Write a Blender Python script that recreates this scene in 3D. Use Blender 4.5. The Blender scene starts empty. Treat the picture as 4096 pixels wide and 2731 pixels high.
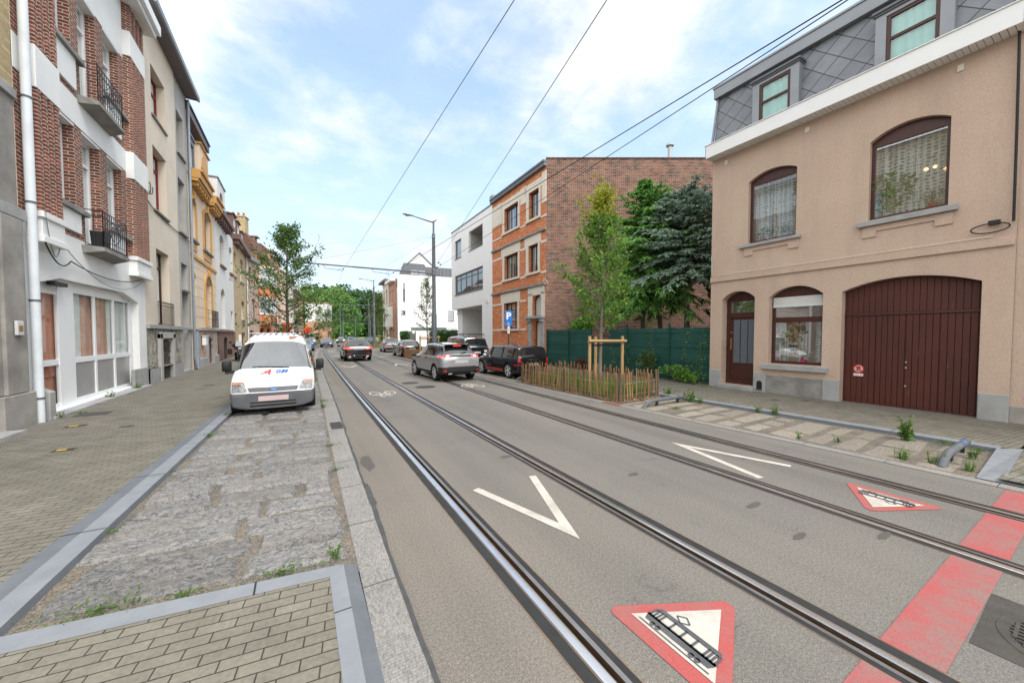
import bpy, bmesh, math, random
from math import sin, cos, pi, radians as R, sqrt, atan2, hypot
from mathutils import Vector, Matrix, noise
from mathutils.geometry import tessellate_polygon
sc = bpy.context.scene
col = sc.collection
rnd = random.Random(11)
U = rnd.uniform

# ------------------------------------------------------------------ helpers
def lerp(a, b, t): return a + (b - a) * t
def tab(T, y):
    if y <= T[0][0]: return T[0][1]
    for (a, b), (c, d) in zip(T, T[1:]):
        if y <= c: return b + (d - b) * (y - a) / (c - a)
    (a, b), (c, d) = T[-2:]
    return d + (d - b) / (c - a) * (y - c)

def tag(o, label=None, cat=None, group=None, kind=None):
    if label: o['label'] = label
    if cat: o['category'] = cat
    if group: o['group'] = group
    if kind: o['kind'] = kind
    return o

def thing(name, label, cat, loc=(0, 0, 0), rz=0, group=None):
    o = bpy.data.objects.new(name, None); col.objects.link(o)
    o.empty_display_size = .2
    o.location = loc; o.rotation_euler = (0, 0, rz)
    return tag(o, label, cat, group)

def copy_tree(o, parent=None):
    c = o.copy(); col.objects.link(c)
    if parent is not None: c.parent = parent
    for ch in list(o.children): copy_tree(ch, c)
    return c

class MB:
    """collects geometry and links it as ONE mesh object"""
    def __init__(s): s.v = []; s.f = []; s.m = []
    def add(s, vs, fs, mi=0):
        k = len(s.v); s.v.extend(tuple(p) for p in vs)
        for f in fs: s.f.append(tuple(i + k for i in f)); s.m.append(mi)
        return s
    def box(s, x0, x1, y0, y1, z0, z1, mi=0):
        return s.add([(x0,y0,z0),(x1,y0,z0),(x1,y1,z0),(x0,y1,z0),(x0,y0,z1),(x1,y0,z1),(x1,y1,z1),(x0,y1,z1)],
            [(0,3,2,1),(4,5,6,7),(0,1,5,4),(1,2,6,5),(2,3,7,6),(3,0,4,7)], mi)
    def quad(s, a, b, c, d, mi=0): return s.add([a, b, c, d], [(0, 1, 2, 3)], mi)
    def bar(s, a, b, w, h, mi=0, up=(0, 0, 1)):
        a, b = Vector(a), Vector(b); d = (b - a).normalized(); u = Vector(up)
        if abs(d.dot(u)) > .98: u = Vector((0, 1, 0))
        x = d.cross(u).normalized() * w / 2; y = x.cross(d).normalized() * h / 2
        vs = [a-x-y, a+x-y, a+x+y, a-x+y, b-x-y, b+x-y, b+x+y, b-x+y]
        return s.add(vs, [(0,1,2,3),(7,6,5,4),(0,4,5,1),(1,5,6,2),(2,6,7,3),(3,7,4,0)], mi)
    def tube(s, pts, r, n=8, mi=0, caps=True):
        pts = [Vector(p) for p in pts]
        rs = r if isinstance(r, (list, tuple)) else [r] * len(pts)
        vs = []; prev = None
        for i, p in enumerate(pts):
            d = (pts[min(i+1, len(pts)-1)] - pts[max(i-1, 0)])
            d = d.normalized() if d.length > 1e-9 else Vector((0, 0, 1))
            if prev is None:
                a = d.cross(Vector((0, 0, 1)))
                if a.length < .05: a = d.cross(Vector((0, 1, 0)))
            else: a = prev - d * prev.dot(d)
            a.normalize(); prev = a; b = d.cross(a)
            for k in range(n):
                t = 2 * pi * k / n; vs.append(p + (a * cos(t) + b * sin(t)) * rs[i])
        fs = []
        for i in range(len(pts) - 1):
            for k in range(n):
                k2 = (k + 1) % n
                fs.append((i*n+k, i*n+k2, (i+1)*n+k2, (i+1)*n+k))
        if caps:
            fs.append(tuple(range(n))[::-1]); fs.append(tuple((len(pts)-1)*n + k for k in range(n)))
        return s.add(vs, fs, mi)
    def lathe(s, prof, c=(0, 0, 0), n=24, mi=0, axis='z', mis=None, cap=True):
        vs = []
        for r, h in prof:
            for k in range(n):
                t = 2*pi*k/n; a, b = r*cos(t), r*sin(t)
                p = (a, b, h) if axis == 'z' else ((h, a, b) if axis == 'x' else (b, h, a))
                vs.append((p[0]+c[0], p[1]+c[1], p[2]+c[2]))
        for i in range(len(prof)-1):
            fs = [(i*n+k, i*n+(k+1) % n, (i+1)*n+(k+1) % n, (i+1)*n+k) for k in range(n)]
            k0 = len(s.v) if i == 0 else k0
            if i == 0: s.v.extend(vs)
            for f in fs: s.f.append(tuple(j+k0 for j in f)); s.m.append(mis[i] if mis else mi)
        for e, rev in ((0, True), (len(prof)-1, False)):
            if cap and prof[e][0] > 1e-4:
                f = [e*n+k+k0 for k in range(n)]
                s.f.append(tuple(f[::-1] if rev else f)); s.m.append((mis[min(e, len(prof)-2)] if mis else mi))
        return s
    def prism(s, pts, y0, y1, mi=0, T=None):
        """polygon pts (x,z) extruded from y0 to y1 (ends closed, concave allowed)"""
        n = len(pts); T = T or (lambda x, y, z: (x, y, z))
        vs = [T(x, y0, z) for x, z in pts] + [T(x, y1, z) for x, z in pts]
        tri = tessellate_polygon([[Vector((x, z, 0)) for x, z in pts]])
        fs = []
        for t in tri:
            (ax, az), (bx, bz), (cx, cz) = (pts[i] for i in t)
            if (bx-ax)*(cz-az)-(bz-az)*(cx-ax) < 0: t = t[::-1]
            fs.append(tuple(t)); fs.append(tuple(i+n for i in t[::-1]))
        ar = sum(pts[i][0]*pts[(i+1) % n][1]-pts[(i+1) % n][0]*pts[i][1] for i in range(n))
        for i in range(n):
            j = (i+1) % n
            fs.append((i, i+n, j+n, j) if ar > 0 else (i, j, j+n, i+n))
        return s.add(vs, fs, mi)
    def wall(s, outer, holes, depth, y=0, mi=0, mir=None):
        """flat wall in the xz plane facing -y with openings whose reveals run back by depth"""
        polys = [outer] + holes
        flat = [p for q in polys for p in q]
        tri = tessellate_polygon([[Vector((x, z, 0)) for x, z in q] for q in polys])
        fs = []
        for t in tri:
            (ax, az), (bx, bz), (cx, cz) = (flat[i] for i in t)
            w = (bx-ax)*(cz-az)-(bz-az)*(cx-ax)
            if abs(w) < 1e-10: continue
            fs.append(tuple(t) if w > 0 else tuple(t[::-1]))
        s.add([(x, y, z) for x, z in flat], fs, mi)
        for q in holes:
            n = len(q); ar = sum(q[i][0]*q[(i+1) % n][1]-q[(i+1) % n][0]*q[i][1] for i in range(n))
            if ar < 0: q = q[::-1]
            d = depth
            for i in range(n):
                a, b = q[i], q[(i+1) % n]
                s.add([(a[0], y, a[1]), (b[0], y, b[1]), (b[0], y+d, b[1]), (a[0], y+d, a[1])], [(0, 1, 2, 3)],
                      mi if mir is None else mir)
        return s
    def build(s, name, mats, parent=None, smooth=None, bevel=None, inv=None, uvf=None):
        me = bpy.data.meshes.new(name)
        vs = s.v if inv is None else [tuple(inv @ Vector(p)) for p in s.v]
        me.from_pydata(vs, [], s.f)
        if not isinstance(mats, (list, tuple)): mats = [mats]
        for m in mats: me.materials.append(m)
        me.polygons.foreach_set('material_index', s.m)
        uv = me.uv_layers.new(name='UVMap').data
        me.update()
        for p in me.polygons:
            nx, ny, nz = (abs(c) for c in p.normal)
            for li in p.loop_indices:
                v = me.vertices[me.loops[li].vertex_index].co
                if uvf: uv[li].uv = uvf(v)
                elif nz >= nx and nz >= ny: uv[li].uv = (v.x, v.y)
                elif ny >= nx: uv[li].uv = (v.x, v.z)
                else: uv[li].uv = (v.y, v.z)
        if smooth is not None:
            me.polygons.foreach_set('use_smooth', [True]*len(me.polygons))
            if smooth < 180: me.set_sharp_from_angle(angle=R(smooth))
        o = bpy.data.objects.new(name, me); col.objects.link(o)
        if parent is not None: o.parent = parent
        if bevel:
            b = o.modifiers.new('bevel', 'BEVEL'); b.width = bevel; b.segments = 2; b.limit_method = 'ANGLE'; b.angle_limit = R(40)
        return o

def each(s, name, *a, **k):
    par = list(range(len(s.v)))
    def find(i):
        while par[i] != i: par[i] = par[par[i]]; i = par[i]
        return i
    for f in s.f:
        for j in f[1:]: par[find(j)] = find(f[0])
    g = {}
    for f, m in zip(s.f, s.m): g.setdefault(find(f[0]), []).append((f, m))
    for fs in g.values():
        q = MB(); ids = {}
        for f, m in fs:
            for j in f:
                if j not in ids: ids[j] = len(q.v); q.v.append(s.v[j])
            q.f.append(tuple(ids[j] for j in f)); q.m.append(m)
        q.build(name, *a, **k)
MB.each = each

def rect(x0, x1, z0, z1): return [(x0, z0), (x1, z0), (x1, z1), (x0, z1)]
def arch(x0, x1, z0, zs, zt, n=12):
    """opening with a segmental (or round) head: springing zs, crown zt"""
    if zt - zs < 1e-3: return rect(x0, x1, z0, zs)
    w = (x1-x0)/2; h = zt-zs; r = (w*w+h*h)/(2*h); cx = (x0+x1)/2; cz = zt-r
    a0 = math.asin(min(1, w/r))
    if h > w: a0 = pi - a0
    p = [(x0, z0), (x1, z0)]
    for i in range(n+1):
        a = a0 - 2*a0*i/n
        p.append((cx+r*sin(a), cz+r*cos(a)))
    return p

def text_mesh(txt, size, mat, name, parent, M4, extrude=.002, shear=0, bold=0, align='CENTER'):
    c = bpy.data.curves.new('t', 'FONT'); c.body = txt; c.size = size; c.extrude = extrude; c.shear = shear
    c.align_x = align; c.align_y = 'CENTER'; c.offset = bold; c.resolution_u = 3
    o = bpy.data.objects.new('t', c); col.objects.link(o)
    dg = bpy.context.evaluated_depsgraph_get()
    me = bpy.data.meshes.new_from_object(o.evaluated_get(dg))
    bpy.data.objects.remove(o); bpy.data.curves.remove(c)
    me.transform(M4); me.materials.clear(); me.materials.append(mat); me.name = name
    q = bpy.data.objects.new(name, me); col.objects.link(q); q.parent = parent
    return q

# ------------------------------------------------------------------ materials
class NT:
    def __init__(s, name):
        s.m = bpy.data.materials.new(name); s.m.use_nodes = True
        s.t = s.m.node_tree; s.n = s.t.nodes; s.b = s.n['Principled BSDF']; s.out = s.n['Material Output']
        s.tc = s.n.new('ShaderNodeTexCoord')
    def l(s, a, b): s.t.links.new(a, b)
    def new(s, t, **k):
        n = s.n.new(t)
        for a, b in k.items(): setattr(n, a, b)
        return n
    def noise(s, scale, detail=5, vec=None, rough=.55, dist=0):
        n = s.new('ShaderNodeTexNoise'); n.inputs['Scale'].default_value = scale; n.inputs['Detail'].default_value = detail
        n.inputs['Roughness'].default_value = rough; n.inputs['Distortion'].default_value = dist
        s.l(vec if vec is not None else s.tc.outputs['Object'], n.inputs['Vector']); return n.outputs['Fac']
    def ramp(s, f, stops):
        n = s.new('ShaderNodeValToRGB'); e = n.color_ramp.elements
        while len(e) < len(stops): e.new(.5)
        for x, (p, c) in zip(e, stops):
            x.position = p; x.color = (c, c, c, 1) if not hasattr(c, '__len__') else (*c[:3], 1)
        s.l(f, n.inputs[0]); return n.outputs[0]
    def mix(s, f, a, b, mode='MIX'):
        n = s.new('ShaderNodeMix', data_type='RGBA', blend_type=mode)
        for k, v in ((0, f), (6, a), (7, b)):
            if hasattr(v, 'links'): s.l(v, n.inputs[k])
            else: n.inputs[k].default_value = v if k == 0 else (*v[:3], 1)
        return n.outputs[2]
    def math(s, op, a, b=0.):
        n = s.new('ShaderNodeMath', operation=op)
        for k, v in ((0, a), (1, b)):
            if hasattr(v, 'links'): s.l(v, n.inputs[k])
            else: n.inputs[k].default_value = v
        return n.outputs[0]
    def mapped(s, scale=(1, 1, 1), src='Object', rot=(0, 0, 0)):
        n = s.new('ShaderNodeMapping'); n.inputs['Scale'].default_value = scale; n.inputs['Rotation'].default_value = rot
        s.l(s.tc.outputs[src], n.inputs['Vector']); return n.outputs[0]
    def bump(s, h, st=.3, d=.01):
        n = s.new('ShaderNodeBump'); n.inputs['Strength'].default_value = st; n.inputs['Distance'].default_value = d
        s.l(h, n.inputs['Height'])
        if s.b.inputs['Normal'].links:
            s.l(s.b.inputs['Normal'].links[0].from_socket, n.inputs['Normal'])
        s.l(n.outputs[0], s.b.inputs['Normal'])
    def col(s, c):
        if hasattr(c, 'links'): s.l(c, s.b.inputs['Base Color'])
        else: s.b.inputs['Base Color'].default_value = (*c[:3], 1)
    def set(s, rough=.8, metal=0, spec=.3):
        s.b.inputs['Roughness'].default_value = rough; s.b.inputs['Metallic'].default_value = metal
        s.b.inputs['Specular IOR Level'].default_value = spec; return s

def pm(name, c1, c2=None, scale=4, rough=.8, bump=0, bsc=60, metal=0, dirt=None, dsc=.7, dlo=.5, dhi=.75, damt=.6, spec=.3, bd=.01, coat=0):
    t = NT(name); t.set(rough, metal, spec)
    c = t.mix(t.ramp(t.noise(scale), [(.3, 0), (.7, 1)]), c1, c2 if c2 else [x*.85 for x in c1])
    if dirt:
        f = t.ramp(t.noise(dsc, 7, rough=.65), [(dlo, 0), (dhi, damt)])
        c = t.mix(f, c, dirt)
    t.col(c)
    if bump: t.bump(t.noise(bsc, 4), bump, bd)
    if coat: t.b.inputs['Coat Weight'].default_value = coat; t.b.inputs['Coat Roughness'].default_value = .03
    return t.m

def brick(name, c1, c2, mortar, bw=.21, bh=.065, ms=.011, bump=.5, c3=None, rough=.85, stain=None, slo=.5, shi=.8, var=.35, off=.5, rot=0, samt=.7, msm=.15):
    t = NT(name); t.set(rough, 0, .2)
    vec = t.mapped((1, 1, 1), 'UV', (0, 0, rot))
    b = t.new('ShaderNodeTexBrick'); t.l(vec, b.inputs['Vector'])
    i = b.inputs; i['Scale'].default_value = 1; i['Brick Width'].default_value = bw; i['Row Height'].default_value = bh
    i['Mortar Size'].default_value = ms; i['Mortar Smooth'].default_value = msm; i['Bias'].default_value = 0
    i['Color1'].default_value = (*c1, 1); i['Color2'].default_value = (*c2, 1); i['Mortar'].default_value = (*mortar, 1)
    b.offset = off
    c = b.outputs['Color']
    if c3:                                    # a third brick colour picked brick by brick
        vn = t.new('ShaderNodeTexBrick'); t.l(vec, vn.inputs['Vector']); vn.offset = off
        j = vn.inputs; j['Scale'].default_value = 1; j['Brick Width'].default_value = bw; j['Row Height'].default_value = bh
        j['Mortar Size'].default_value = 0; j['Color1'].default_value = (0, 0, 0, 1); j['Color2'].default_value = (1, 1, 1, 1)
        wn = t.new('ShaderNodeTexWhiteNoise', noise_dimensions='1D'); t.l(vn.outputs['Color'], wn.inputs['W'])
        f = t.math('MULTIPLY', t.ramp(wn.outputs['Value'], [(.77, 0), (.79, 1)]), t.math('SUBTRACT', 1., b.outputs['Fac']))
        c = t.mix(f, c, c3)
    n = t.noise(2.2, 6, rough=.65)
    c = t.mix(var, c, t.mix(1., c, t.ramp(n, [(.25, .55), (.75, 1.5)]), 'MULTIPLY'))
    n2 = t.noise(38, 3)
    c = t.mix(.35, c, t.mix(1., c, t.ramp(n2, [(.3, .6), (.7, 1.35)]), 'MULTIPLY'))
    if stain: c = t.mix(t.ramp(t.noise(.45, 7, rough=.7), [(slo, 0), (shi, samt)]), c, stain)
    t.col(c)
    h = t.math('MULTIPLY', t.math('SUBTRACT', 1., b.outputs['Fac']), 1.)
    t.bump(h, bump, .012); t.bump(n2, .25, .006)
    return t.m

def glassy(name, tint=(.75, .8, .78), amount=.2, rough=.0):
    t = NT(name)
    tr = t.new('ShaderNodeBsdfTransparent'); tr.inputs[0].default_value = (*tint, 1)
    gl = t.new('ShaderNodeBsdfGlossy'); gl.inputs['Roughness'].default_value = rough; gl.inputs[0].default_value = (.95, .97, 1, 1)
    lw = t.new('ShaderNodeLayerWeight'); lw.inputs[0].default_value = .5
    f = t.math('MAXIMUM', t.math('POWER', lw.outputs['Facing'], 4.5), amount)
    mx = t.new('ShaderNodeMixShader'); t.l(f, mx.inputs[0]); t.l(tr.outputs[0], mx.inputs[1]); t.l(gl.outputs[0], mx.inputs[2])
    t.l(mx.outputs[0], t.out.inputs['Surface']); return t.m

def leafy(name, c1, c2, c3=None, rough=.55, trans=.35):
    t = NT(name); t.set(rough, 0, .25)
    g = t.new('ShaderNodeNewGeometry')
    st = [(0, c1), (.6, c2)] + ([(1, c3)] if c3 else [])
    c = t.ramp(g.outputs['Random Per Island'], st)
    c = t.mix(.5, c, t.mix(1., c, t.ramp(t.noise(1.3, 3), [(.3, .6), (.7, 1.35)]), 'MULTIPLY'))
    t.col(c)
    tl = t.new('ShaderNodeBsdfTranslucent'); t.l(c, tl.inputs[0])
    mx = t.new('ShaderNodeMixShader'); mx.inputs[0].default_value = trans
    t.l(t.b.outputs[0], mx.inputs[1]); t.l(tl.outputs[0], mx.inputs[2]); t.l(mx.outputs[0], t.out.inputs['Surface'])
    return t.m

def lace(name, c=(.82, .83, .82), sc_=9., hole=.2):
    t = NT(name); t.set(.9, 0, .1); t.col(c)
    vo = t.new('ShaderNodeTexVoronoi'); vo.inputs['Scale'].default_value = sc_
    t.l(t.mapped((1, 1.35, 1), 'UV'), vo.inputs['Vector']); vo.inputs['Randomness'].default_value = .25
    f = t.ramp(vo.outputs['Distance'], [(.25, hole), (.48, 1)])
    nz = t.ramp(t.noise(140, 2, t.tc.outputs['UV']), [(.4, .75), (.6, 1)])
    t.l(t.math('MULTIPLY', f, nz), t.b.inputs['Alpha']); return t.m

M = {}
def mats():
    W = (.80, .80, .78)
    M['white'] = pm('white_render', W, (.72, .73, .72), 1.2, .75, .25, 90, dirt=(.45, .44, .40), dsc=.5, dlo=.55, dhi=.9, damt=.35)
    M['whitemod'] = pm('white_modern_render', (.80, .80, .80), (.76, .76, .77), .8, .8, .1, 150, dirt=(.6, .6, .58), dsc=.4, dlo=.6, dhi=.95, damt=.25)
    M['pvc'] = pm('white_pvc', (.82, .83, .84), (.78, .79, .8), 3, .35, spec=.4)
    M['brickred'] = brick('red_brown_brick', (.20, .062, .042), (.125, .045, .034), (.46, .41, .33), .22, .083, .010, c3=(.25, .085, .058))
    M['brickyel'] = brick('yellow_brick', (.47, .36, .17), (.38, .28, .12), (.33, .30, .25), .21, .065, .010, c3=(.55, .43, .22))
    M['brickorange'] = brick('orange_brick', (.62, .165, .048), (.50, .12, .038), (.42, .31, .22), .21, .065, .009, .35, c3=(.70, .27, .10))
    M['brickold'] = brick('old_party_wall_brick', (.235, .098, .066), (.135, .068, .052), (.37, .31, .25), .24, .086, .010, .7, c3=(.062, .044, .042), stain=(.30, .19, .14), slo=.5, shi=.72, samt=.6, var=.75)
    M['bricktan'] = brick('tan_brick', (.50, .37, .21), (.42, .30, .16), (.40, .33, .24), .21, .07, .01, .3, c3=(.57, .44, .27))
    M['brickpink'] = brick('pink_brick', (.45, .27, .20), (.36, .20, .15), (.52, .46, .40), .21, .07, .012, .4, c3=(.52, .36, .28))
    M['brickdark'] = brick('dark_brown_brick', (.19, .11, .085), (.12, .075, .065), (.28, .24, .2), .21, .07, .01, .4, c3=(.26, .15, .1))
    M['bricksal'] = brick('salmon_brick', (.50, .25, .15), (.43, .20, .12), (.45, .36, .28), .21, .07, .01, .3)
    M['cream'] = pm('cream_render', (.68, .60, .49), (.62, .54, .44), .9, .85, .3, 70, dirt=(.36, .33, .29), dsc=.55, dlo=.50, dhi=.82, damt=.5)
    M['greyrend'] = pm('grey_render', (.42, .41, .39), (.37, .36, .34), 1, .85, .25, 70, dirt=(.25, .24, .22), dsc=.7, damt=.5)
    M['peach'] = pm('peach_render', (.72, .58, .43), (.66, .53, .40), .8, .85, .15, 80)
    M['ochre'] = pm('ochre_paint', (.56, .31, .09), (.48, .26, .08), 2, .6, .1, 60)
    M['brownpaint'] = pm('brown_paint', (.17, .095, .075), (.13, .075, .06), 2, .55)
    M['brownrend'] = pm('brown_render', (.22, .135, .11), (.18, .11, .09), 1.5, .85, .2)
    M['offwhite'] = pm('off_white_render', (.70, .69, .66), (.64, .63, .61), .7, .85, .15, 70, dirt=(.45, .43, .4), dsc=.5, dlo=.55, dhi=.85, damt=.4)
    M['tan'] = tanrender()
    M['grey_stone'] = pm('grey_stone', (.36, .36, .35), (.29, .29, .29), 3, .85, .3, 50, dirt=(.20, .20, .19), dsc=1.5, damt=.5)
    M['concrete'] = pm('weathered_concrete', (.36, .34, .31), (.27, .26, .24), 1.6, .9, .4, 40, dirt=(.14, .13, .115), dsc=1.1, dlo=.42, dhi=.72, damt=.8)
    M['limestone'] = pm('pale_limestone', (.70, .65, .56), (.61, .56, .48), 2.5, .85, .2, 50, dirt=(.25, .22, .2), dsc=1.2, dlo=.6, dhi=.85, damt=.45)
    M['darkstone'] = pm('dark_weathered_stone', (.30, .29, .27), (.18, .175, .165), 3, .9, .3, 40)
    M['rubble'] = rubble('rubble_cladding', (.45, .42, .36), (.20, .19, .17), 5.5)
    M['rubblepink'] = rubble('pink_rubble_cladding', (.58, .42, .34), (.40, .28, .23), 6)
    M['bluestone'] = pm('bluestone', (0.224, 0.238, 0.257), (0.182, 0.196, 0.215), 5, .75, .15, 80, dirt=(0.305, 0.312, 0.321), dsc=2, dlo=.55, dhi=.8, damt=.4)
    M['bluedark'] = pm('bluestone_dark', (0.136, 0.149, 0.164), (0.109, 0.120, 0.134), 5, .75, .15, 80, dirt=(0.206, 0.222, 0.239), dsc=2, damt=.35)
    M['granite'] = granite()
    M['asphalt'] = asphalt('asphalt')
    M['tar'] = pm('tar_joint', (.075, .075, .075), (.05, .05, .05), 8, .7, .3, 60)
    M['stain'] = pm('road_stain', (0.095, 0.087, 0.080), (0.082, 0.075, 0.069), 8, .85, .3, 120)
    M['steel'] = pm('polished_rail_steel', (.72, .72, .74), (.60, .59, .58), 3, .24, metal=.9, spec=.5)
    M['lipsteel'] = pm('guard_lip_steel', (.33, .32, .33), (.25, .23, .22), 5, .4, metal=.8)
    M['rust'] = pm('rusty_groove', (.085, .05, .025), (.05, .032, .018), 12, .9)
    M['rustedge'] = pm('rusty_dusty_edge', (.24, .15, .085), (.13, .10, .075), 7, .9)
    M['rubber'] = pm('black_rubber_strip', (.032, .033, .034), (.022, .022, .023), 6, .75, .3, 120)
    M['redpaint'] = paintmat('worn_red_road_paint', (0.340, 0.085, 0.085), (0.230, 0.140, 0.128), .85)
    M['redpaint2'] = paintmat('red_road_paint', (0.365, 0.081, 0.076), (0.264, 0.128, 0.115), .5)
    M['whitepaint'] = paintmat('white_road_paint', (0.527, 0.489, 0.433), (0.281, 0.255, 0.230), .5)
    M['greypaint'] = paintmat('dark_grey_road_paint', (.075, .08, .085), (.16, .155, .15), .3)
    M['pave'] = brick('grey_paving_brick', (0.174, 0.161, 0.132), (0.160, 0.148, 0.121), (0.044, 0.040, 0.031), .21, .086, .0045, .5, c3=(0.184, 0.171, 0.139), stain=(0.132, 0.122, 0.091), rot=R(7.1), slo=.5, shi=.8, var=.55, rough=.9, samt=.5)
    M['slab'] = slabmat('hewn_stone_slab', (0.253, 0.245, 0.235), (0.106, 0.108, 0.112), (0.235, 0.215, 0.186))
    M['slabtan'] = slabmat('dusty_stone_slab', (0.306, 0.272, 0.230), (0.187, 0.174, 0.157), (0.289, 0.238, 0.174))
    M['grit'] = gritmat()
    M['earth'] = pm('bare_earth', (.19, .145, .10), (.13, .10, .07), 5, .95, .6, 90, dirt=(.30, .25, .18), dsc=2, damt=.6)
    M['chips'] = pm('wood_chips', (.34, .23, .14), (.24, .15, .09), 9, .9)
    M['glass'] = glassy('window_glass', (.88, .91, .90), .11)
    M['glassmid'] = glassy('reflecting_clear_glass', (.72, .76, .76), .24); M['glassdark'] = glassy('reflecting_window_glass', (.55, .6, .6), .30)
    M['frost'] = pm('frosted_glass', (.33, .32, .32), (.28, .28, .28), 2, .25, spec=.6)
    M['frostblue'] = pm('ribbed_frosted_glass', (.12, .14, .165), (.09, .105, .13), 30, .3, .5, 160, spec=.5)
    M['frostpale'] = pm('pale_frosted_glass', (.50, .53, .52), (.44, .47, .46), 2, .25, spec=.5)
    M['dark'] = pm('dark_interior', (.02, .02, .02), (.015, .015, .015), 2, .9)
    M['room'] = pm('room_wall', (.34, .31, .27), (.28, .25, .22), 1, .9)
    M['curtain'] = pm('net_curtain', (.85, .86, .84), (.78, .79, .78), 3, .9)
    M['curtpink'] = pm('salmon_curtain', (.62, .27, .18), (.52, .21, .14), 3, .85)
    M['curtpale'] = pm('pale_salmon_curtain', (.72, .45, .36), (.62, .36, .28), 3, .85); M['curtteal'] = pm('teal_curtain', (.30, .60, .55), (.22, .50, .46), 3, .8)
    M['lace'] = lace('lace_curtain'); M['lace2'] = lace('fine_lace_curtain', sc_=13, hole=.35)
    M['redframe'] = pm('dark_red_frame_paint', (.21, .018, .022), (.17, .015, .02), 3, .45)
    M['brownframe'] = pm('brown_wood_frame', (.115, .042, .024), (.085, .03, .018), 4, .5)
    M['maroon'] = pm('maroon_window_paint', (.062, .02, .016), (.048, .016, .013), 5, .4, spec=.4)
    M['garage'] = garage_wood()
    M['doorwood'] = pm('varnished_door_wood', (.20, .062, .022), (.15, .045, .018), 6, .4)
    M['blackmetal'] = pm('black_wrought_iron', (.018, .02, .024), (.03, .032, .035), 8, .45, spec=.4)
    M['greymetal'] = pm('dark_grey_pole_paint', (.10, .115, .125), (.085, .10, .11), 3, .45, spec=.4)
    M['stoppipe'] = pm('dull_grey_pipe_paint', (.115, .128, .14), (.085, .095, .105), 6, .75, .2, 60, dirt=(.2, .19, .17), dsc=5, damt=.5); M['galv'] = pm('galvanised_steel', (.42, .43, .44), (.35, .36, .37), 6, .45, metal=.6)
    M['zinc'] = pm('zinc_sheet', (.27, .29, .31), (.23, .245, .265), 1.5, .45, metal=.35)
    M['zincpanel'] = pm('dark_zinc_panel', (.15, .16, .175), (.125, .135, .15), 1.2, .5, metal=.2)
    M['slate'] = slates('fish_scale_slate', (.13, .145, .165), (.10, .115, .135), .24, .15)
    M['bigslate'] = slates('large_rhombus_slate', (.20, .215, .235), (.17, .185, .205), .62, .31)
    M['tiles'] = brick('roof_tiles', (.20, .10, .07), (.15, .075, .055), (.06, .04, .03), .22, .2, .02, .8)
    M['pipe'] = pm('painted_downpipe', (.66, .70, .73), (.60, .64, .67), 2, .5, dirt=(.4, .4, .4), dsc=2, damt=.3)
    M['zincpipe'] = pm('blue_grey_zinc_pipe', (.34, .40, .45), (.28, .33, .38), 2, .5, metal=.2)
    M['soffit'] = pm('grey_soffit_board', (.17, .155, .17), (.14, .13, .145), 1.5, .7)
    M['whitetrim'] = pm('white_fascia_board', (.80, .81, .81), (.76, .77, .77), 2, .5, dirt=(.5, .48, .45), dsc=.8, dlo=.6, dhi=.9, damt=.4)
    M['screen'] = greenscreen()
    M['greenpost'] = pm('dark_green_post', (.012, .07, .05), (.01, .055, .04), 4, .5)
    M['stake'] = woodm('pine_stake', (.50, .335, .165), (.38, .245, .115))
    M['pale'] = woodm('chestnut_pale', (.33, .195, .10), (.19, .105, .055))
    M['bark'] = pm('grey_brown_bark', (.13, .105, .08), (.08, .065, .05), 14, .95, .8, 50)
    M['barkgrey'] = pm('young_grey_bark', (.24, .21, .17), (.17, .15, .12), 18, .9, .5, 60)
    M['wire'] = pm('black_cable', (.015, .015, .017), (.02, .02, .02), 3, .6)
    M['wiregrey'] = pm('grey_steel_wire', (.20, .22, .23), (.17, .18, .19), 3, .5)
    M['plastic'] = pm('pale_grey_plastic', (.62, .62, .6), (.55, .55, .54), 3, .5)
    M['signblue'] = pm('blue_sign_enamel', (.012, .18, .62), (.012, .16, .56), 2, .4, spec=.4)
    M['signwhite'] = pm('white_sign_enamel', (.82, .82, .82), (.8, .8, .8), 2, .4)
    M['signred'] = pm('red_sign_enamel', (.62, .02, .015), (.55, .02, .015), 2, .4)
    M['signorange'] = pm('orange_site_sign', (.80, .10, .03), (.75, .09, .03), 2, .4)
    M['black'] = pm('black_enamel', (.015, .015, .016), (.02, .02, .02), 3, .45)
    M['yellow'] = pm('yellow_plate_paint', (.65, .45, .03), (.5, .34, .03), 8, .6)
    M['gold'] = pm('brass', (.55, .38, .12), (.45, .3, .1), 4, .35, metal=.8)
    M['iron'] = pm('cast_iron', (0.087, 0.082, 0.076), (0.059, 0.056, 0.051), 9, .6, .4, 60, metal=.3, dirt=(0.105, 0.093, 0.074), dsc=3, damt=.6)
    M['terra'] = pm('terracotta_pot', (.34, .13, .07), (.28, .10, .055), 5, .8)
    M['pinkpot'] = pm('pink_flower_pot', (.45, .03, .10), (.4, .03, .09), 3, .4)
    M['lit'] = NT('lit_bulb').m
    e = M['lit'].node_tree.nodes['Principled BSDF']; e.inputs['Emission Color'].default_value = (1, .55, .2, 1); e.inputs['Emission Strength'].default_value = 4
    # foliage
    M['leaf'] = leafy('street_tree_leaves', (.06, .135, .035), (.105, .20, .05), (.20, .30, .09))
    M['leafmaple'] = leafy('maple_leaves', (.085, .20, .035), (.14, .29, .05), (.24, .38, .06))
    M['leafyoung'] = leafy('young_tree_leaves', (.05, .10, .03), (.10, .17, .045), (.18, .24, .09))
    M['leafyel'] = leafy('young_yellow_tips', (.28, .33, .03), (.36, .38, .04))
    M['spruce'] = leafy('spruce_needles', (.09, .235, .045), (.145, .34, .07), (.24, .45, .11), trans=.3)
    M['blue'] = leafy('blue_fir_needles', (.15, .25, .175), (.24, .36, .26), (.42, .52, .40), trans=.3)
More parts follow.
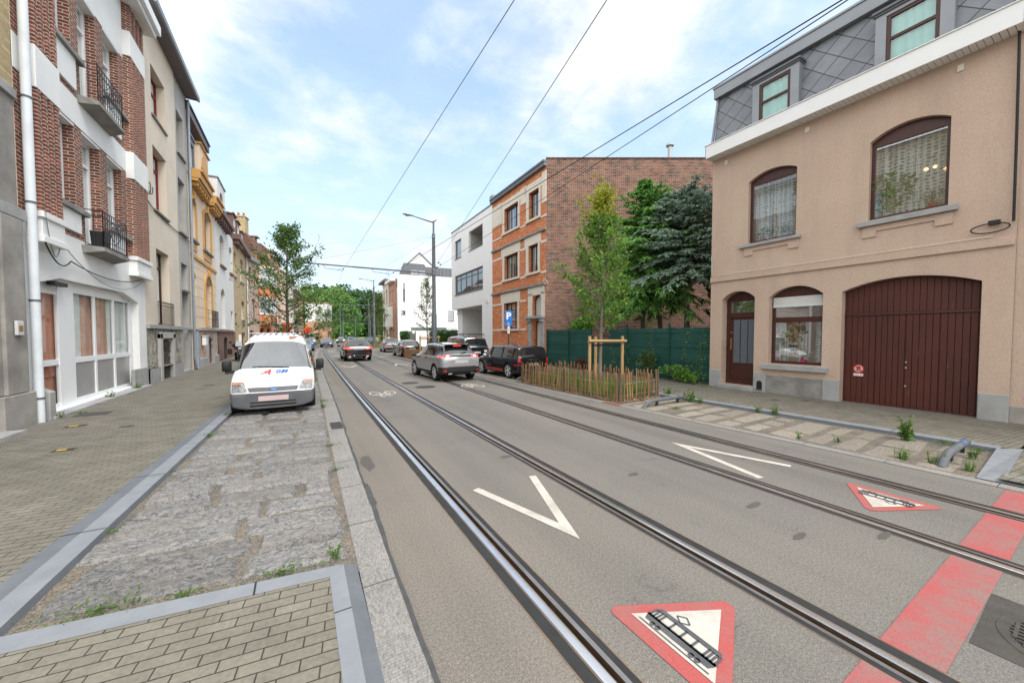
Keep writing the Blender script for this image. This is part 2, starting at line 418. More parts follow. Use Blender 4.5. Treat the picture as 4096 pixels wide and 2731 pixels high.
    M['cypress'] = leafy('cypress_sprays', (.03, .10, .03), (.05, .14, .04), trans=.15)
    M['wood1'] = leafy('dark_wood_leaves', (.028, .075, .028), (.048, .11, .038), (.08, .16, .05), trans=.2)
    M['wood2'] = leafy('lime_tree_leaves', (.08, .18, .04), (.13, .26, .06), (.20, .35, .085), trans=.3)
    M['hedge'] = leafy('ivy_leaves', (.025, .075, .018), (.055, .13, .028), (.10, .20, .045), trans=.2)
    M['weed'] = leafy('weed_leaves', (.06, .135, .025), (.11, .21, .04), (.19, .28, .06))
    M['grass'] = leafy('grass_blades', (.07, .15, .025), (.12, .23, .04), (.22, .30, .08))
    M['moss'] = pm('moss', (.09, .13, .03), (.14, .15, .05), 12, .95, .6, 90)
    M['lawn'] = pm('meadow_ground', (.13, .21, .05), (.19, .26, .08), .3, .95)
    M['rededge'] = leafy('dark_red_leaves', (.09, .02, .03), (.12, .05, .03))
    # vehicles
    M['tyre'] = pm('tyre_rubber', (.018, .018, .019), (.012, .012, .013), 10, .8)
    M['rim'] = pm('alloy_rim', (.60, .61, .62), (.52, .53, .54), 5, .4, metal=.25)
    M['rimdark'] = pm('dark_alloy_rim', (.22, .22, .225), (.17, .17, .175), 5, .4, metal=.3)
    M['carglass'] = carglass('tinted_car_glass', (.012, .014, .016))
    M['vancab'] = glassy('van_windscreen', (.50, .60, .57), .24); M['vanglass'] = carglass('van_windscreen_glass', (.085, .115, .11))
    M['trim'] = pm('black_car_plastic', (.022, .023, .025), (.018, .018, .02), 6, .6, .15, 90)
    M['greyplastic'] = pm('grey_bumper_plastic', (.105, .11, .118), (.08, .085, .092), 3, .55, .2, 120, dirt=(.17, .165, .16), dsc=2, damt=.5)
    M['chrome'] = pm('chrome', (.75, .76, .78), (.7, .7, .72), 3, .12, metal=1)
    M['plate'] = pm('blurred_number_plate', (.45, .45, .46), (.38, .38, .4), 1.5, .6)
    M['platered'] = pm('blurred_red_white_plate', (.55, .40, .40), (.45, .36, .37), 5, .6)
    t = NT('tail_lamp'); t.set(.15, 0, .6); t.col((.36, .01, .012)); t.b.inputs['Emission Color'].default_value = (1, .03, .02, 1); t.b.inputs['Emission Strength'].default_value = .05; M['tail'] = t.m
    t = NT('lit_tail_lamp'); t.set(.15, 0, .6); t.col((.6, .02, .02)); t.b.inputs['Emission Color'].default_value = (1, .06, .035, 1); t.b.inputs['Emission Strength'].default_value = 1.3; M['taillit'] = t.m
    M['headl'] = pm('headlamp_glass', (.40, .41, .42), (.10, .105, .11), 22, .08, spec=.8, metal=.3)
    t = NT('lit_headlamp'); t.set(.1); t.col((.9, .9, .9)); t.b.inputs['Emission Color'].default_value = (1, .97, .9, 1); t.b.inputs['Emission Strength'].default_value = .8; M['headlit'] = t.m
    M['amber'] = pm('amber_indicator', (.62, .22, .08), (.5, .17, .06), 10, .2)
    for k, c in dict(vanwhite=(.78, .79, .80), black=(.012, .013, .015), silver=(.27, .27, .285), greysil=(.24, .245, .26),
                     navy=(.03, .04, .07), blue=(.03, .10, .30), teal=(.03, .13, .19), white2=(.68, .70, .73), grey=(.10, .105, .11), red=(.3, .02, .03), darkblue=(.02, .035, .08)).items():
        M['p_'+k] = pm('car_paint_'+k, c, [x*.92 for x in c], 1, .14 if k != 'vanwhite' else .35, spec=.5, coat=.8 if k != 'vanwhite' else .3, dirt=(.35, .34, .32) if k == 'vanwhite' else None, dsc=1.5, dlo=.62, dhi=.9, damt=.25)
    M['skin'] = pm('skin', (.42, .24, .17), None, 3, .6); M['hair'] = pm('dark_hair', (.05, .025, .02), None, 20, .7)
    M['cloth'] = pm('white_shirt', (.72, .72, .74), None, 4, .9); M['trousers'] = pm('dark_trousers', (.03, .035, .05), None, 4, .9)
    M['awning'] = pm('maroon_awning', (.13, .02, .03), None, 5, .8)

def tanrender():
    t = NT('tan_roughcast_render'); t.set(.9, 0, .15)
    c = t.mix(t.ramp(t.noise(.8, 6), [(.35, 0), (.7, 1)]), (.53, .400, .318), (.485, .362, .286))
    v = t.mapped((1, 1, .55))
    n = t.noise(42, 4, v, .6, .8)
    c = t.mix(.55, c, t.mix(1., c, t.ramp(n, [(.36, .76), (.5, 1.0), (.66, 1.1)]), 'MULTIPLY'))
    c = t.mix(t.ramp(t.noise(1.6, 7, t.mapped((1, 1, .12)), .7), [(.45, 0), (.78, .5)]), c, (.36, .27, .21))
    sx = t.new('ShaderNodeSeparateXYZ'); t.l(t.tc.outputs['Object'], sx.inputs[0])
    g = t.math('MULTIPLY', t.ramp(sx.outputs[2], [(.0, 1), (1, 0)]), t.ramp(t.noise(3, 6), [(.35, 0), (.65, .5)]))
    c = t.mix(g, c, (.27, .22, .18))
    t.col(c); t.bump(n, .4, .010); return t.m

def rubble(name, c1, c2, s):
    t = NT(name); t.set(.9, 0, .2)
    vo = t.new('ShaderNodeTexVoronoi'); vo.inputs['Scale'].default_value = s
    dn = t.noise(3, 3); vv = t.new('ShaderNodeVectorMath', operation='ADD')
    t.l(t.mapped((1, 1, .6)), vv.inputs[0]); t.l(dn, vv.inputs[1]); t.l(vv.outputs[0], vo.inputs['Vector'])
    sep = t.new('ShaderNodeSeparateColor'); t.l(vo.outputs['Color'], sep.inputs[0])
    c = t.mix(sep.outputs[0], c1, c2)
    c = t.mix(.6, c, t.mix(1., c, t.ramp(t.noise(14, 6), [(.3, .5), (.7, 1.5)]), 'MULTIPLY'))
    t.col(c); t.bump(vo.outputs['Distance'], .8, .08); t.bump(t.noise(18, 5), .6, .03); return t.m

def granite():
    t = NT('tooled_granite'); t.set(.85, 0, .25)
    c = t.mix(t.ramp(t.noise(2, 5), [(.35, 0), (.65, 1)]), (0.244, 0.231, 0.215), (0.205, 0.198, 0.188))
    n = t.noise(90, 3, t.mapped((1, .35, 1)), .7)
    c = t.mix(.8, c, t.mix(1., c, t.ramp(n, [(.35, .62), (.62, 1.3)]), 'MULTIPLY'))
    w = t.new('ShaderNodeTexWave', bands_direction='Y'); w.inputs['Scale'].default_value = 14; w.inputs['Distortion'].default_value = 1.2; w.inputs['Detail Scale'].default_value = 6
    t.l(t.tc.outputs['Object'], w.inputs['Vector'])
    c = t.mix(.25, c, t.mix(1., c, t.ramp(w.outputs['Fac'], [(0, .6), (1, 1.2)]), 'MULTIPLY'))
    c = t.mix(t.ramp(t.noise(.9, 6), [(.6, 0), (.75, .5)]), c, (.20, .20, .20))
    t.col(c); t.bump(n, .4, .006); t.bump(w.outputs['Fac'], .25, .004); return t.m

def asphalt(name):
    t = NT(name); t.set(.88, 0, .25)
    big = t.noise(.28, 5, t.mapped((1, .35, 1)), .6)
    c = t.mix(t.ramp(big, [(.35, 0), (.65, 1)]), (0.171, 0.155, 0.136), (0.147, 0.140, 0.127))
    sx = t.new('ShaderNodeSeparateXYZ'); t.l(t.tc.outputs['Object'], sx.inputs[0])
    dust = t.math('MULTIPLY', t.ramp(t.math('MULTIPLY', sx.outputs[0], .2), [(.18, .65), (.42, 0)]), t.ramp(t.noise(.8, 5), [(.3, .4), (.7, 1)]))
    c = t.mix(dust, c, (0.199, 0.167, 0.132))
    far = t.ramp(t.noise(.5, 4), [(.4, 0), (.62, .5)]); c = t.mix(far, c, (0.131, 0.127, 0.118))
    lane = t.noise(1.1, 5, t.mapped((1, .045, 1)), .6)
    c = t.mix(.55, c, t.mix(1., c, t.ramp(lane, [(.32, .72), (.5, 1), (.68, 1.14)]), 'MULTIPLY'))
    sc_ = t.new('ShaderNodeTexVoronoi', feature='DISTANCE_TO_EDGE'); sc_.inputs['Scale'].default_value = .42
    dv = t.new('ShaderNodeVectorMath', operation='ADD'); t.l(t.tc.outputs['Object'], dv.inputs[0]); nn = t.new('ShaderNodeTexNoise'); nn.inputs['Scale'].default_value = 1.7; nn.inputs['Detail'].default_value = 6; t.l(t.tc.outputs['Object'], nn.inputs['Vector']); t.l(nn.outputs['Color'], dv.inputs[1]); t.l(dv.outputs[0], sc_.inputs['Vector'])
    crack = t.math('MULTIPLY', t.ramp(sc_.outputs['Distance'], [(.0, .6), (.004, .5), (.008, 0)]), t.ramp(t.noise(.5, 3), [(.52, 0), (.62, 1)]))
    c = t.mix(crack, c, (.07, .065, .06))
    sp = t.noise(130, 2, None, .8)
    c = t.mix(.9, c, t.mix(1., c, t.ramp(sp, [(.3, .5), (.5, .98), (.7, 1.6)]), 'MULTIPLY'))
    sp3 = t.noise(52, 3, None, .75)
    c = t.mix(.8, c, t.mix(1., c, t.ramp(sp3, [(.34, .70), (.5, 1), (.68, 1.35)]), 'MULTIPLY'))
    sp2 = t.noise(420, 1, None, .6)
    c = t.mix(.5, c, t.mix(1., c, t.ramp(sp2, [(.35, .6), (.68, 1.5)]), 'MULTIPLY'))
    blot = t.ramp(t.noise(2.6, 4, t.mapped((1.6, .8, 1))), [(.70, 0), (.735, .5)])
    c = t.mix(blot, c, (.10, .10, .103))
    t.col(c); t.bump(sp, .35, .006); return t.m

def paintmat(name, c1, c2, wear=.5):
    t = NT(name); t.set(.75, 0, .3)
    f = t.ramp(t.noise(3, 7, None, .7), [(.42, 0), (.72, wear * 1.6)])
    c = t.mix(f, c1, c2)
    sp = t.noise(130, 2, None, .8)
    c = t.mix(.6, c, t.mix(1., c, t.ramp(sp, [(.3, .65), (.7, 1.25)]), 'MULTIPLY'))
    c = t.mix(t.ramp(t.noise(34, 2), [(.74, 0), (.77, .7)]), c, (.09, .05, .05))
    t.col(c); t.bump(sp, .3, .005); return t.m

def slabmat(name, c1, c2, dust):
    t = NT(name); t.set(.88, 0, .25)
    g = t.new('ShaderNodeNewGeometry')
    n = t.noise(19, 6, t.mapped((1, 1.7, 1)), .66, 1.2)
    c = t.mix(t.ramp(n, [(.40, 1), (.54, 0)]), c1, c2)
    c = t.mix(t.ramp(t.noise(2.4, 6, None, .65), [(.46, 0), (.66, .6)]), c, dust)
    c = t.mix(.6, c, t.mix(1., c, t.ramp(g.outputs['Random Per Island'], [(0, .75), (1, 1.2)]), 'MULTIPLY'))
    c = t.mix(.6, c, t.mix(1., c, t.ramp(t.noise(85, 3, None, .7), [(.3, .6), (.7, 1.35)]), 'MULTIPLY'))
    t.col(c); t.bump(n, .9, .03); t.bump(t.noise(85, 3), .3, .006); return t.m

def gritmat():
    t = NT('sandy_grit'); t.set(.95, 0, .15)
    c = t.mix(t.ramp(t.noise(1.6, 6, None, .65), [(.4, 0), (.65, 1)]), (0.139, 0.129, 0.114), (0.203, 0.171, 0.131))
    v = t.new('ShaderNodeTexVoronoi'); v.inputs['Scale'].default_value = 95; t.l(t.tc.outputs['Object'], v.inputs['Vector'])
    s = t.new('ShaderNodeSeparateColor'); t.l(v.outputs['Color'], s.inputs[0])
    c = t.mix(.85, c, t.mix(1., c, t.ramp(s.outputs[0], [(0, .45), (1, 1.5)]), 'MULTIPLY'))
    t.col(c); t.bump(v.outputs['Distance'], .7, .01); t.bump(t.noise(9, 4), .5, .02); return t.m

def garage_wood():
    t = NT('maroon_plank_paint'); t.set(.5, 0, .35)
    c = t.mix(t.ramp(t.noise(1.5, 5), [(.35, 0), (.65, 1)]), (.082, .021, .014), (.062, .017, .012))
    f = t.ramp(t.noise(9, 6, t.mapped((2.2, 1, .10)), .7), [(.66, 0), (.70, .9)])
    lo = t.new('ShaderNodeSeparateXYZ'); t.l(t.tc.outputs['Object'], lo.inputs[0])
    f = t.math('MULTIPLY', f, t.ramp(t.math('MULTIPLY', lo.outputs[2], .25), [(.12, 1), (.62, .12)]))
    c = t.mix(f, c, (.30, .17, .10)); t.col(c); t.bump(t.noise(30, 3, t.mapped((1, 1, .08))), .15, .004); return t.m

def slates(name, c1, c2, w, h):
    """lozenge slates from a two-way diagonal grid in UV metres"""
    t = NT(name); t.set(.5, .1, .4)
    s = t.new('ShaderNodeSeparateXYZ'); t.l(t.tc.outputs['UV'], s.inputs[0])
    u = t.math('DIVIDE', s.outputs[0], w); v = t.math('DIVIDE', s.outputs[1], h * 2)
    a = t.math('FRACT', t.math('ADD', t.math('ADD', u, v), 100.)); b = t.math('FRACT', t.math('ADD', t.math('SUBTRACT', v, u), 100.))
    ea = t.math('MINIMUM', a, b)
    line = t.ramp(ea, [(.0, 1), (.04, 1), (.06, 0)])
    ca = t.math('FLOOR', t.math('ADD', t.math('ADD', u, v), 100.)); cb = t.math('FLOOR', t.math('ADD', t.math('SUBTRACT', v, u), 100.))
    wn = t.new('ShaderNodeTexWhiteNoise', noise_dimensions='1D'); t.l(t.math('ADD', t.math('MULTIPLY', ca, 7.13), t.math('MULTIPLY', cb, 3.7)), wn.inputs['W'])
    c = t.mix(wn.outputs['Value'], c1, c2)
    c = t.mix(.4, c, t.mix(1., c, t.ramp(t.noise(3, 5), [(.3, .7), (.7, 1.25)]), 'MULTIPLY'))
    c = t.mix(line, c, (.035, .038, .042)); t.col(c)
    t.bump(t.math('MINIMUM', t.math('MULTIPLY', ea, 4.), 1.), .6, .02); return t.m

def greenscreen():
    t = NT('green_screen_netting'); t.set(.6, 0, .3)
    s = t.new('ShaderNodeSeparateXYZ'); t.l(t.tc.outputs['UV'], s.inputs[0])
    z = t.math('FRACT', t.math('DIVIDE', s.outputs[1], .105)); x = t.math('FRACT', t.math('DIVIDE', s.outputs[0], .05))
    n = t.noise(1.2, 5)
    c = t.mix(t.ramp(n, [(.3, 0), (.7, 1)]), (.012, .062, .050), (.020, .090, .072))
    c = t.mix(t.ramp(z, [(.0, .8), (.07, .8), (.12, 0)]), c, (.005, .03, .025))
    c = t.mix(t.ramp(x, [(.0, .35), (.15, .35), (.2, 0)]), c, (.008, .04, .033))
    t.col(c); t.bump(t.noise(2.5, 3, t.mapped((.5, 1, 3))), .5, .05); return t.m

def woodm(name, c1, c2):
    t = NT(name); t.set(.8, 0, .2); g = t.new('ShaderNodeObjectInfo')
    n = t.noise(14, 5, t.mapped((3, 3, .25)), .6, .5)
    c = t.mix(t.ramp(n, [(.35, 0), (.65, 1)]), c1, c2)
    c = t.mix(.7, c, t.mix(1., c, t.ramp(g.outputs['Random'], [(0, .55), (.5, 1), (1, 1.3)]), 'MULTIPLY'))
    t.col(c); t.bump(n, .3, .005); return t.m

def carglass(name, c):
    t = NT(name); t.set(.04, 0, .75); t.col(c); t.b.inputs['Coat Weight'].default_value = 1; t.b.inputs['Coat Roughness'].default_value = .02; return t.m
mats()
# ------------------------------------------------------------------ camera, sky, sun
cam = bpy.data.cameras.new('camera'); cam.lens = 36*1455/4096; cam.sensor_width = 36
cam.shift_y = 21.5/4096; cam.clip_end = 3000; cam.clip_start = .05
co = bpy.data.objects.new('camera', cam); col.objects.link(co)
co.location = (0, 0, 1.9); co.rotation_euler = (R(90-1.8895), 0, R(-30.22)); sc.camera = co

SUN_EL, SUN_AZ = 52, 160     # degrees; azimuth clockwise from +Y
w = bpy.data.worlds.new('World'); sc.world = w; w.use_nodes = True
nt = w.node_tree; N = nt.nodes; LK_ = nt.links.new
bg = N['Background']; bg.inputs['Strength'].default_value = .1
sky = N.new('ShaderNodeTexSky'); sky.sky_type = 'NISHITA'; sky.sun_disc = False
sky.sun_elevation = R(SUN_EL); sky.sun_rotation = R(SUN_AZ); sky.air_density = 1.2; sky.dust_density = 1.0; sky.ozone_density = 1.5
tc = N.new('ShaderNodeTexCoord'); sep = N.new('ShaderNodeSeparateXYZ'); LK_(tc.outputs['Generated'], sep.inputs[0])
def wm(op, a, b=0.):
    n = N.new('ShaderNodeMath'); n.operation = op
    for k, v in ((0, a), (1, b)):
        if hasattr(v, 'links'): LK_(v, n.inputs[k])
        else: n.inputs[k].default_value = v
    return n.outputs[0]
def wramp(f, st):
    n = N.new('ShaderNodeValToRGB'); e = n.color_ramp.elements
    while len(e) < len(st): e.new(.5)
    for x, (p, c) in zip(e, st): x.position = p; x.color = (c, c, c, 1)
    LK_(f, n.inputs[0]); return n.outputs[0]
zc = wm('MAXIMUM', sep.outputs[2], .03)
den = wm('ADD', zc, .12)
cmb = N.new('ShaderNodeCombineXYZ'); LK_(wm('DIVIDE', sep.outputs[0], den), cmb.inputs[0]); LK_(wm('DIVIDE', sep.outputs[1], den), cmb.inputs[1]); cmb.inputs[2].default_value = CLOUD_SEED if 'CLOUD_SEED' in globals() else 3.4
def wnoise(s, d, r, dist=0):
    n = N.new('ShaderNodeTexNoise'); n.inputs['Scale'].default_value = s; n.inputs['Detail'].default_value = d; n.inputs['Roughness'].default_value = r; n.inputs['Distortion'].default_value = dist
    LK_(cmb.outputs[0], n.inputs['Vector']); return n.outputs['Fac']
n1 = wnoise(1.0, 9, .56, .25); n2 = wnoise(4.2, 7, .6, .2); n3 = wnoise(.42, 3, .5)
cl = wm('ADD', wm('ADD', wm('MULTIPLY', n1, .62), wm('MULTIPLY', n2, .16)), wm('MULTIPLY', n3, .32))
mask = wramp(cl, [(.49, .22), (.54, .48), (.60, .97)])
hz = wramp(zc, [(.03, .8), (.22, .58), (.55, .12)])      # thin veil towards the horizon
fr = wm('ADD', wm('MULTIPLY', sep.outputs[0], .503), wm('MULTIPLY', sep.outputs[1], .864))
back = wramp(wm('ADD', wm('MULTIPLY', fr, .5), .5), [(.42, 1), (.68, 0)])       # unseen bright cloud added behind the camera as neutral fill light
over = wramp(sep.outputs[2], [(.72, 0), (.9, .9)])  # the same added fill cloud overhead, out of view
fill_bank = wm('MAXIMUM', back, over)
shade = wramp(n2, [(.3, .76), (.65, 1.)])
def wmix(f, a, b, mode='MIX'):
    n = N.new('ShaderNodeMix'); n.data_type = 'RGBA'; n.blend_type = mode
    for k, v in ((0, f), (6, a), (7, b)):
        if hasattr(v, 'links'): LK_(v, n.inputs[k])
        else: n.inputs[k].default_value = v if k == 0 else (*v, 1)
    return n.outputs[2]
c_ = wmix(mask, wmix(1., sky.outputs[0], (1.30, 1.58, 1.66), 'MULTIPLY'), wmix(1., (6.4, 6.45, 6.5), shade, 'MULTIPLY'))
c_ = wmix(hz, c_, (3.9, 4.45, 4.9)); c_ = wmix(fill_bank, c_, wmix(1., (11.5, 11.5, 11.4), shade, 'MULTIPLY')); LK_(c_, bg.inputs[0])

sl = bpy.data.lights.new('sun', 'SUN'); sl.energy = 1.5; sl.angle = R(25); sl.color = (1, .97, .93)
so = bpy.data.objects.new('sun', sl); col.objects.link(so)
d = Vector((sin(R(SUN_AZ))*cos(R(SUN_EL)), cos(R(SUN_AZ))*cos(R(SUN_EL)), sin(R(SUN_EL))))
so.rotation_euler = d.to_track_quat('Z', 'Y').to_euler()
sc.view_settings.view_transform = 'Standard'; sc.view_settings.look = 'None'; sc.view_settings.exposure = 1.05; sc.view_settings.gamma = 1
sc.render.engine = 'CYCLES'; sc.cycles.use_denoising = True; sc.cycles.max_bounces = 8; sc.cycles.transparent_max_bounces = 16
sc.cycles.caustics_reflective = False; sc.cycles.caustics_refractive = False

# ------------------------------------------------------------------ street plan (Y runs up the street)
T_RS = [(-20, -.05), (0, 0), (6, .05), (12, .12), (18, .22), (23, .32), (32, .50), (42, .78), (50, 1.15), (56, 1.6), (64, 2.4), (77, 3.9), (91, 5.8), (110, 8.8), (140, 13.6), (200, 23)]
T_LK = [(-20, .60), (1.9, .61), (4.4, .66), (6.8, .71), (10, .80), (12.4, .85), (18.5, .95), (24.4, 1.08), (36.7, 1.35), (46, 1.75), (52, 2.1), (59, 2.7), (64, 3.2), (77, 4.6), (91, 6.4), (110, 9.4), (140, 14.2), (200, 23.6)]
T_RK = [(-20, 7.5), (.6, 7.5), (3.3, 7.46), (6.8, 7.30), (12, 7.22), (20, 7.1), (30, 7.03), (36, 7.08), (42, 7.3), (48.4, 7.7), (56, 8.4), (64, 9.3), (77, 10.9), (91, 12.8), (110, 15.8), (140, 20.6), (200, 30)]
RS = lambda y: tab(T_RS, y)
LKX = lambda y: tab(T_LK, y)
RKX = lambda y: tab(T_RK, y)
HEAD = lambda y: atan2(RS(y+2)-RS(y-2), 4)     # street heading (radians to the right of +Y)
RAIL = [(1.42, 1), (2.96, -1), (4.96, 1), (6.46, -1)]
YS = [-14+.5*i for i in range(29)] + [float(i) for i in range(1, 60)] + [60+2.*i for i in range(71)]

def strip(mb, fa, fb, ys, z=0., mi=0, za=None, zb=None):
    """sheet between two lateral edges along the street"""
    vs = []; fs = []
    for y in ys:
        a, b = fa(y), fb(y)
        vs += [(a, y, z if za is None else za), (b, y, z if zb is None else zb)]
    for i in range(len(ys)-1): fs.append((2*i, 2*i+1, 2*i+3, 2*i+2))
    mb.add(vs, fs, mi)
def clipy(a, b): return [a] + [y for y in YS if a < y < b] + [b]

g = MB(); g.box(-700, 700, -300, 900, -1.2, -.08)
tag(g.build('ground', M['earth']), kind='structure')

road = MB()
ed = [LKX]
for (r0, s) in RAIL:
    lo, hi = (-.125, .155) if s > 0 else (-.155, .125)
    ed.append(lambda y, q=r0+lo: RS(y)+q); ed.append(lambda y, q=r0+hi: RS(y)+q)
ed.append(RKX)
for i in range(0, len(ed), 2): strip(road, ed[i], ed[i+1], YS)
strip(road, lambda y: ed[0](y)-.6, lambda y: ed[-1](y)+.6, YS, z=-.055)   # sub-base under the rail slots
tag(road.build('road', M['asphalt']), kind='structure')

def track(pair, label):
    t = thing('tram_track', label, 'tram track', (0, 0, 0), 0, 'tram tracks set in the road')
    for r0, s in pair:
        prof = [(-.0325, .001), (-.030, .007), (-.012, .0095), (.012, .0095), (.030, .007), (.034, -.036), (.072, -.036), (.076, .003), (.108, .003)]
        ms = [0, 0, 0, 0, 1, 1, 1, 2]
        m = MB(); n = len(prof)
        vs = [(RS(y)+r0+s*a, y, z) for y in YS for a, z in prof]; m.v = vs
        for i in range(len(YS)-1):
            for k in range(n-1):
                f = (i*n+k, i*n+k+1, (i+1)*n+k+1, (i+1)*n+k)
                m.f.append(f if s > 0 else f[::-1]); m.m.append(ms[k])
        m.build('rail', [M['steel'], M['rust'], M['lipsteel']], t, smooth=50)
        m = MB()
        for a, b in ((-.125, -.0325), (.108, .155)):
            e = sorted((s*a, s*b))
            strip(m, lambda y: RS(y)+r0+e[0], lambda y: RS(y)+r0+e[1], YS, z=.0015)
        m.build('rubber_strip', M['rubber'], t)
        m = MB()
        for a, b in ((-.132, -.124), (-.040, -.0325), (.154, .162)):
            e = sorted((s*a, s*b)); strip(m, lambda y: RS(y)+r0+e[0], lambda y: RS(y)+r0+e[1], YS, z=.0028)
        m.build('rust_edge', M['rustedge'], t)
    return t
track(RAIL[:2], 'pair of polished tram rails in the lane nearer the white van')
track(RAIL[2:], 'pair of duller tram rails in the lane nearer the wooden planter fence')

# --- kerbs, gutters, pavements
YN = clipy(-14, 60)
gr = MB()
strip(gr, lambda y: LKX(y)-tab([(2, .245), (10, .31), (40, .30)], y), LKX, YS, .006)
strip(gr, RKX, lambda y: RKX(y)+.2, YS, .006)
# cross joints between the long gutter stones
jt = MB()
for y in [-.2+1.02*i for i in range(60)]:
    a = LKX(y); jt.quad((a-.3, y, .0085), (a, y, .0085), (a, y+.008, .0085), (a-.3, y+.008, .0085))
    a = RKX(y); jt.quad((a, y, .0085), (a+.2, y, .0085), (a+.2, y+.008, .0085), (a, y+.008, .0085))
tag(gr.build('granite_gutter', M['granite']), kind='structure'); tag(jt.build('gutter_joint', M['tar']), kind='structure')
tj = MB(); rr = random.Random(3); ys = [-6+.06*i for i in range(900)]
vs = []
for y in ys:
    wd = .012+.03*max(0, noise.noise(Vector((y*.9, 0, 0)))+.25)+.008*noise.noise(Vector((y*6, 3, 0)))
    if 4.2 < y < 4.9: wd += .035
    o = .02*noise.noise(Vector((y*2.3, 5, 0)))
    vs += [(LKX(y)-.012+o*.4, y, .009), (LKX(y)+wd+o, y, .009)]
tj.add(vs, [(2*i, 2*i+1, 2*i+3, 2*i+2) for i in range(len(ys)-1)])
tag(tj.build('tar_joint', M['tar']), kind='structure')

SKZ = .055
kl = lambda y: tab([(-14, -2.32), (4.2, -1.95), (12.7, -1.68), (18, -1.6), (30, -1.4), (48, -.4), (60, 1.0), (90, 4.6), (130, 10)], y)   # left edge of left kerb
pv = MB()
strip(pv, lambda y: tab([(-14, -5.4), (46, -5.4), (60, -4.0), (130, 8.2)], y), kl, clipy(-14, 120), SKZ)
# pavement on the near side of the parking bay, up to the road
pv.add([(kl(-14), -14, SKZ), (.17, -14, SKZ), (.17, 3.17, SKZ), (-1.82, 3.42, SKZ), (kl(3.4), 3.42, SKZ)], [(0, 1, 2, 3, 4)])
tag(pv.build('pavement', M['pave']), kind='structure')
pr = MB()
strip(pr, lambda y: tab([(-14, 9.9), (0, 9.9), (20, 9.85), (45, 10.3), (60, 11.8), (90, 16), (130, 22)], y), lambda y: tab([(-14, 13.2), (30, 13.4), (45, 13.6), (60, 15.5), (90, 21), (130, 27)], y), clipy(.9, 120), .06)
pr.add([(RKX(0)+.2, -14, .06), (13.2, -14, .06), (13.2, .9, .06), (8.0, .84, .06), (RKX(0)+.22, .84, .06)], [(0, 1, 2, 3, 4)])
tag(pr.build('pavement', M['pave']), kind='structure')

kb = MB(); kbd = MB()
def kerb(fa, fb, ys, za, zb, dark):
    strip(kbd if dark else kb, fa, fb, ys, za=za, zb=zb)
ysl = clipy(3.42, 100)
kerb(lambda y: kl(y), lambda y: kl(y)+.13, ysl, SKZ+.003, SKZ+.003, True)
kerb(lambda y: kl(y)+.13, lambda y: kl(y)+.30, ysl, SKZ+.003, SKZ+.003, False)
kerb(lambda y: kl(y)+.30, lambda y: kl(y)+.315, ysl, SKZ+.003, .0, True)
# bay-end kerb and the kerb beside the gutter
kb.add([(-1.90, 3.30, .058), (.17, 3.045, .058), (.265, 3.17, .058), (-1.72, 3.46, .058)], [(0, 1, 2, 3)])
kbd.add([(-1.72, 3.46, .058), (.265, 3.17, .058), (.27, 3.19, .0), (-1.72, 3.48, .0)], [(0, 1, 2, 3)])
kb.add([(.165, -14, .0585), (.272, -14, .0585), (.272, 3.17, .0585), (.165, 3.05, .0585)], [(0, 1, 2, 3)])
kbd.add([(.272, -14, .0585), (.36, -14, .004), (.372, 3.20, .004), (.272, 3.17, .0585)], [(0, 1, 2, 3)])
# right kerb: light top and dark face
krx = lambda y: tab([(-14, 9.7), (1, 9.72), (7, 9.62), (20, 9.58), (45, 10.05), (60, 11.5), (90, 15.7), (130, 21.6)], y)
ysr = clipy(1.06, 110)
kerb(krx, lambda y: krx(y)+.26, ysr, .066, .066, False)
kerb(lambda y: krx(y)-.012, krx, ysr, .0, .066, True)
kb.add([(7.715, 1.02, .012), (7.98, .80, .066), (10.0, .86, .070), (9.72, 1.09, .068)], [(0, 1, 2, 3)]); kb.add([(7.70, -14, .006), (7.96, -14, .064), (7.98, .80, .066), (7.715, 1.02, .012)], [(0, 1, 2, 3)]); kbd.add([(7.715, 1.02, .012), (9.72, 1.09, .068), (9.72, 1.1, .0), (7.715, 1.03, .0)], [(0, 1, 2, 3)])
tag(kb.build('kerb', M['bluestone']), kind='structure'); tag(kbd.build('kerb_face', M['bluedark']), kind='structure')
kj = MB()
for y in [4.9+1.55*i for i in range(20)]:
    a = kl(y); kj.quad((a, y, SKZ+.006), (a+.3, y, SKZ+.006), (a+.3, y+.01, SKZ+.006), (a, y+.01, SKZ+.006))
for y in [2.3+1.45*i for i in range(20)]:
    a = krx(y); kj.quad((a, y, .069), (a+.26, y, .069), (a+.26, y+.012, .069), (a, y+.012, .069))
kj.quad((-.32, 3.10, .061), (-.308, 3.10, .061), (-.308, 3.26, .061), (-.32, 3.26, .061))
kj.quad((.165, 2.62, .061), (.272, 2.62, .061), (.272, 2.628, .061), (.165, 2.628, .061))
tag(kj.build('kerb_joint', M['black']), kind='structure')

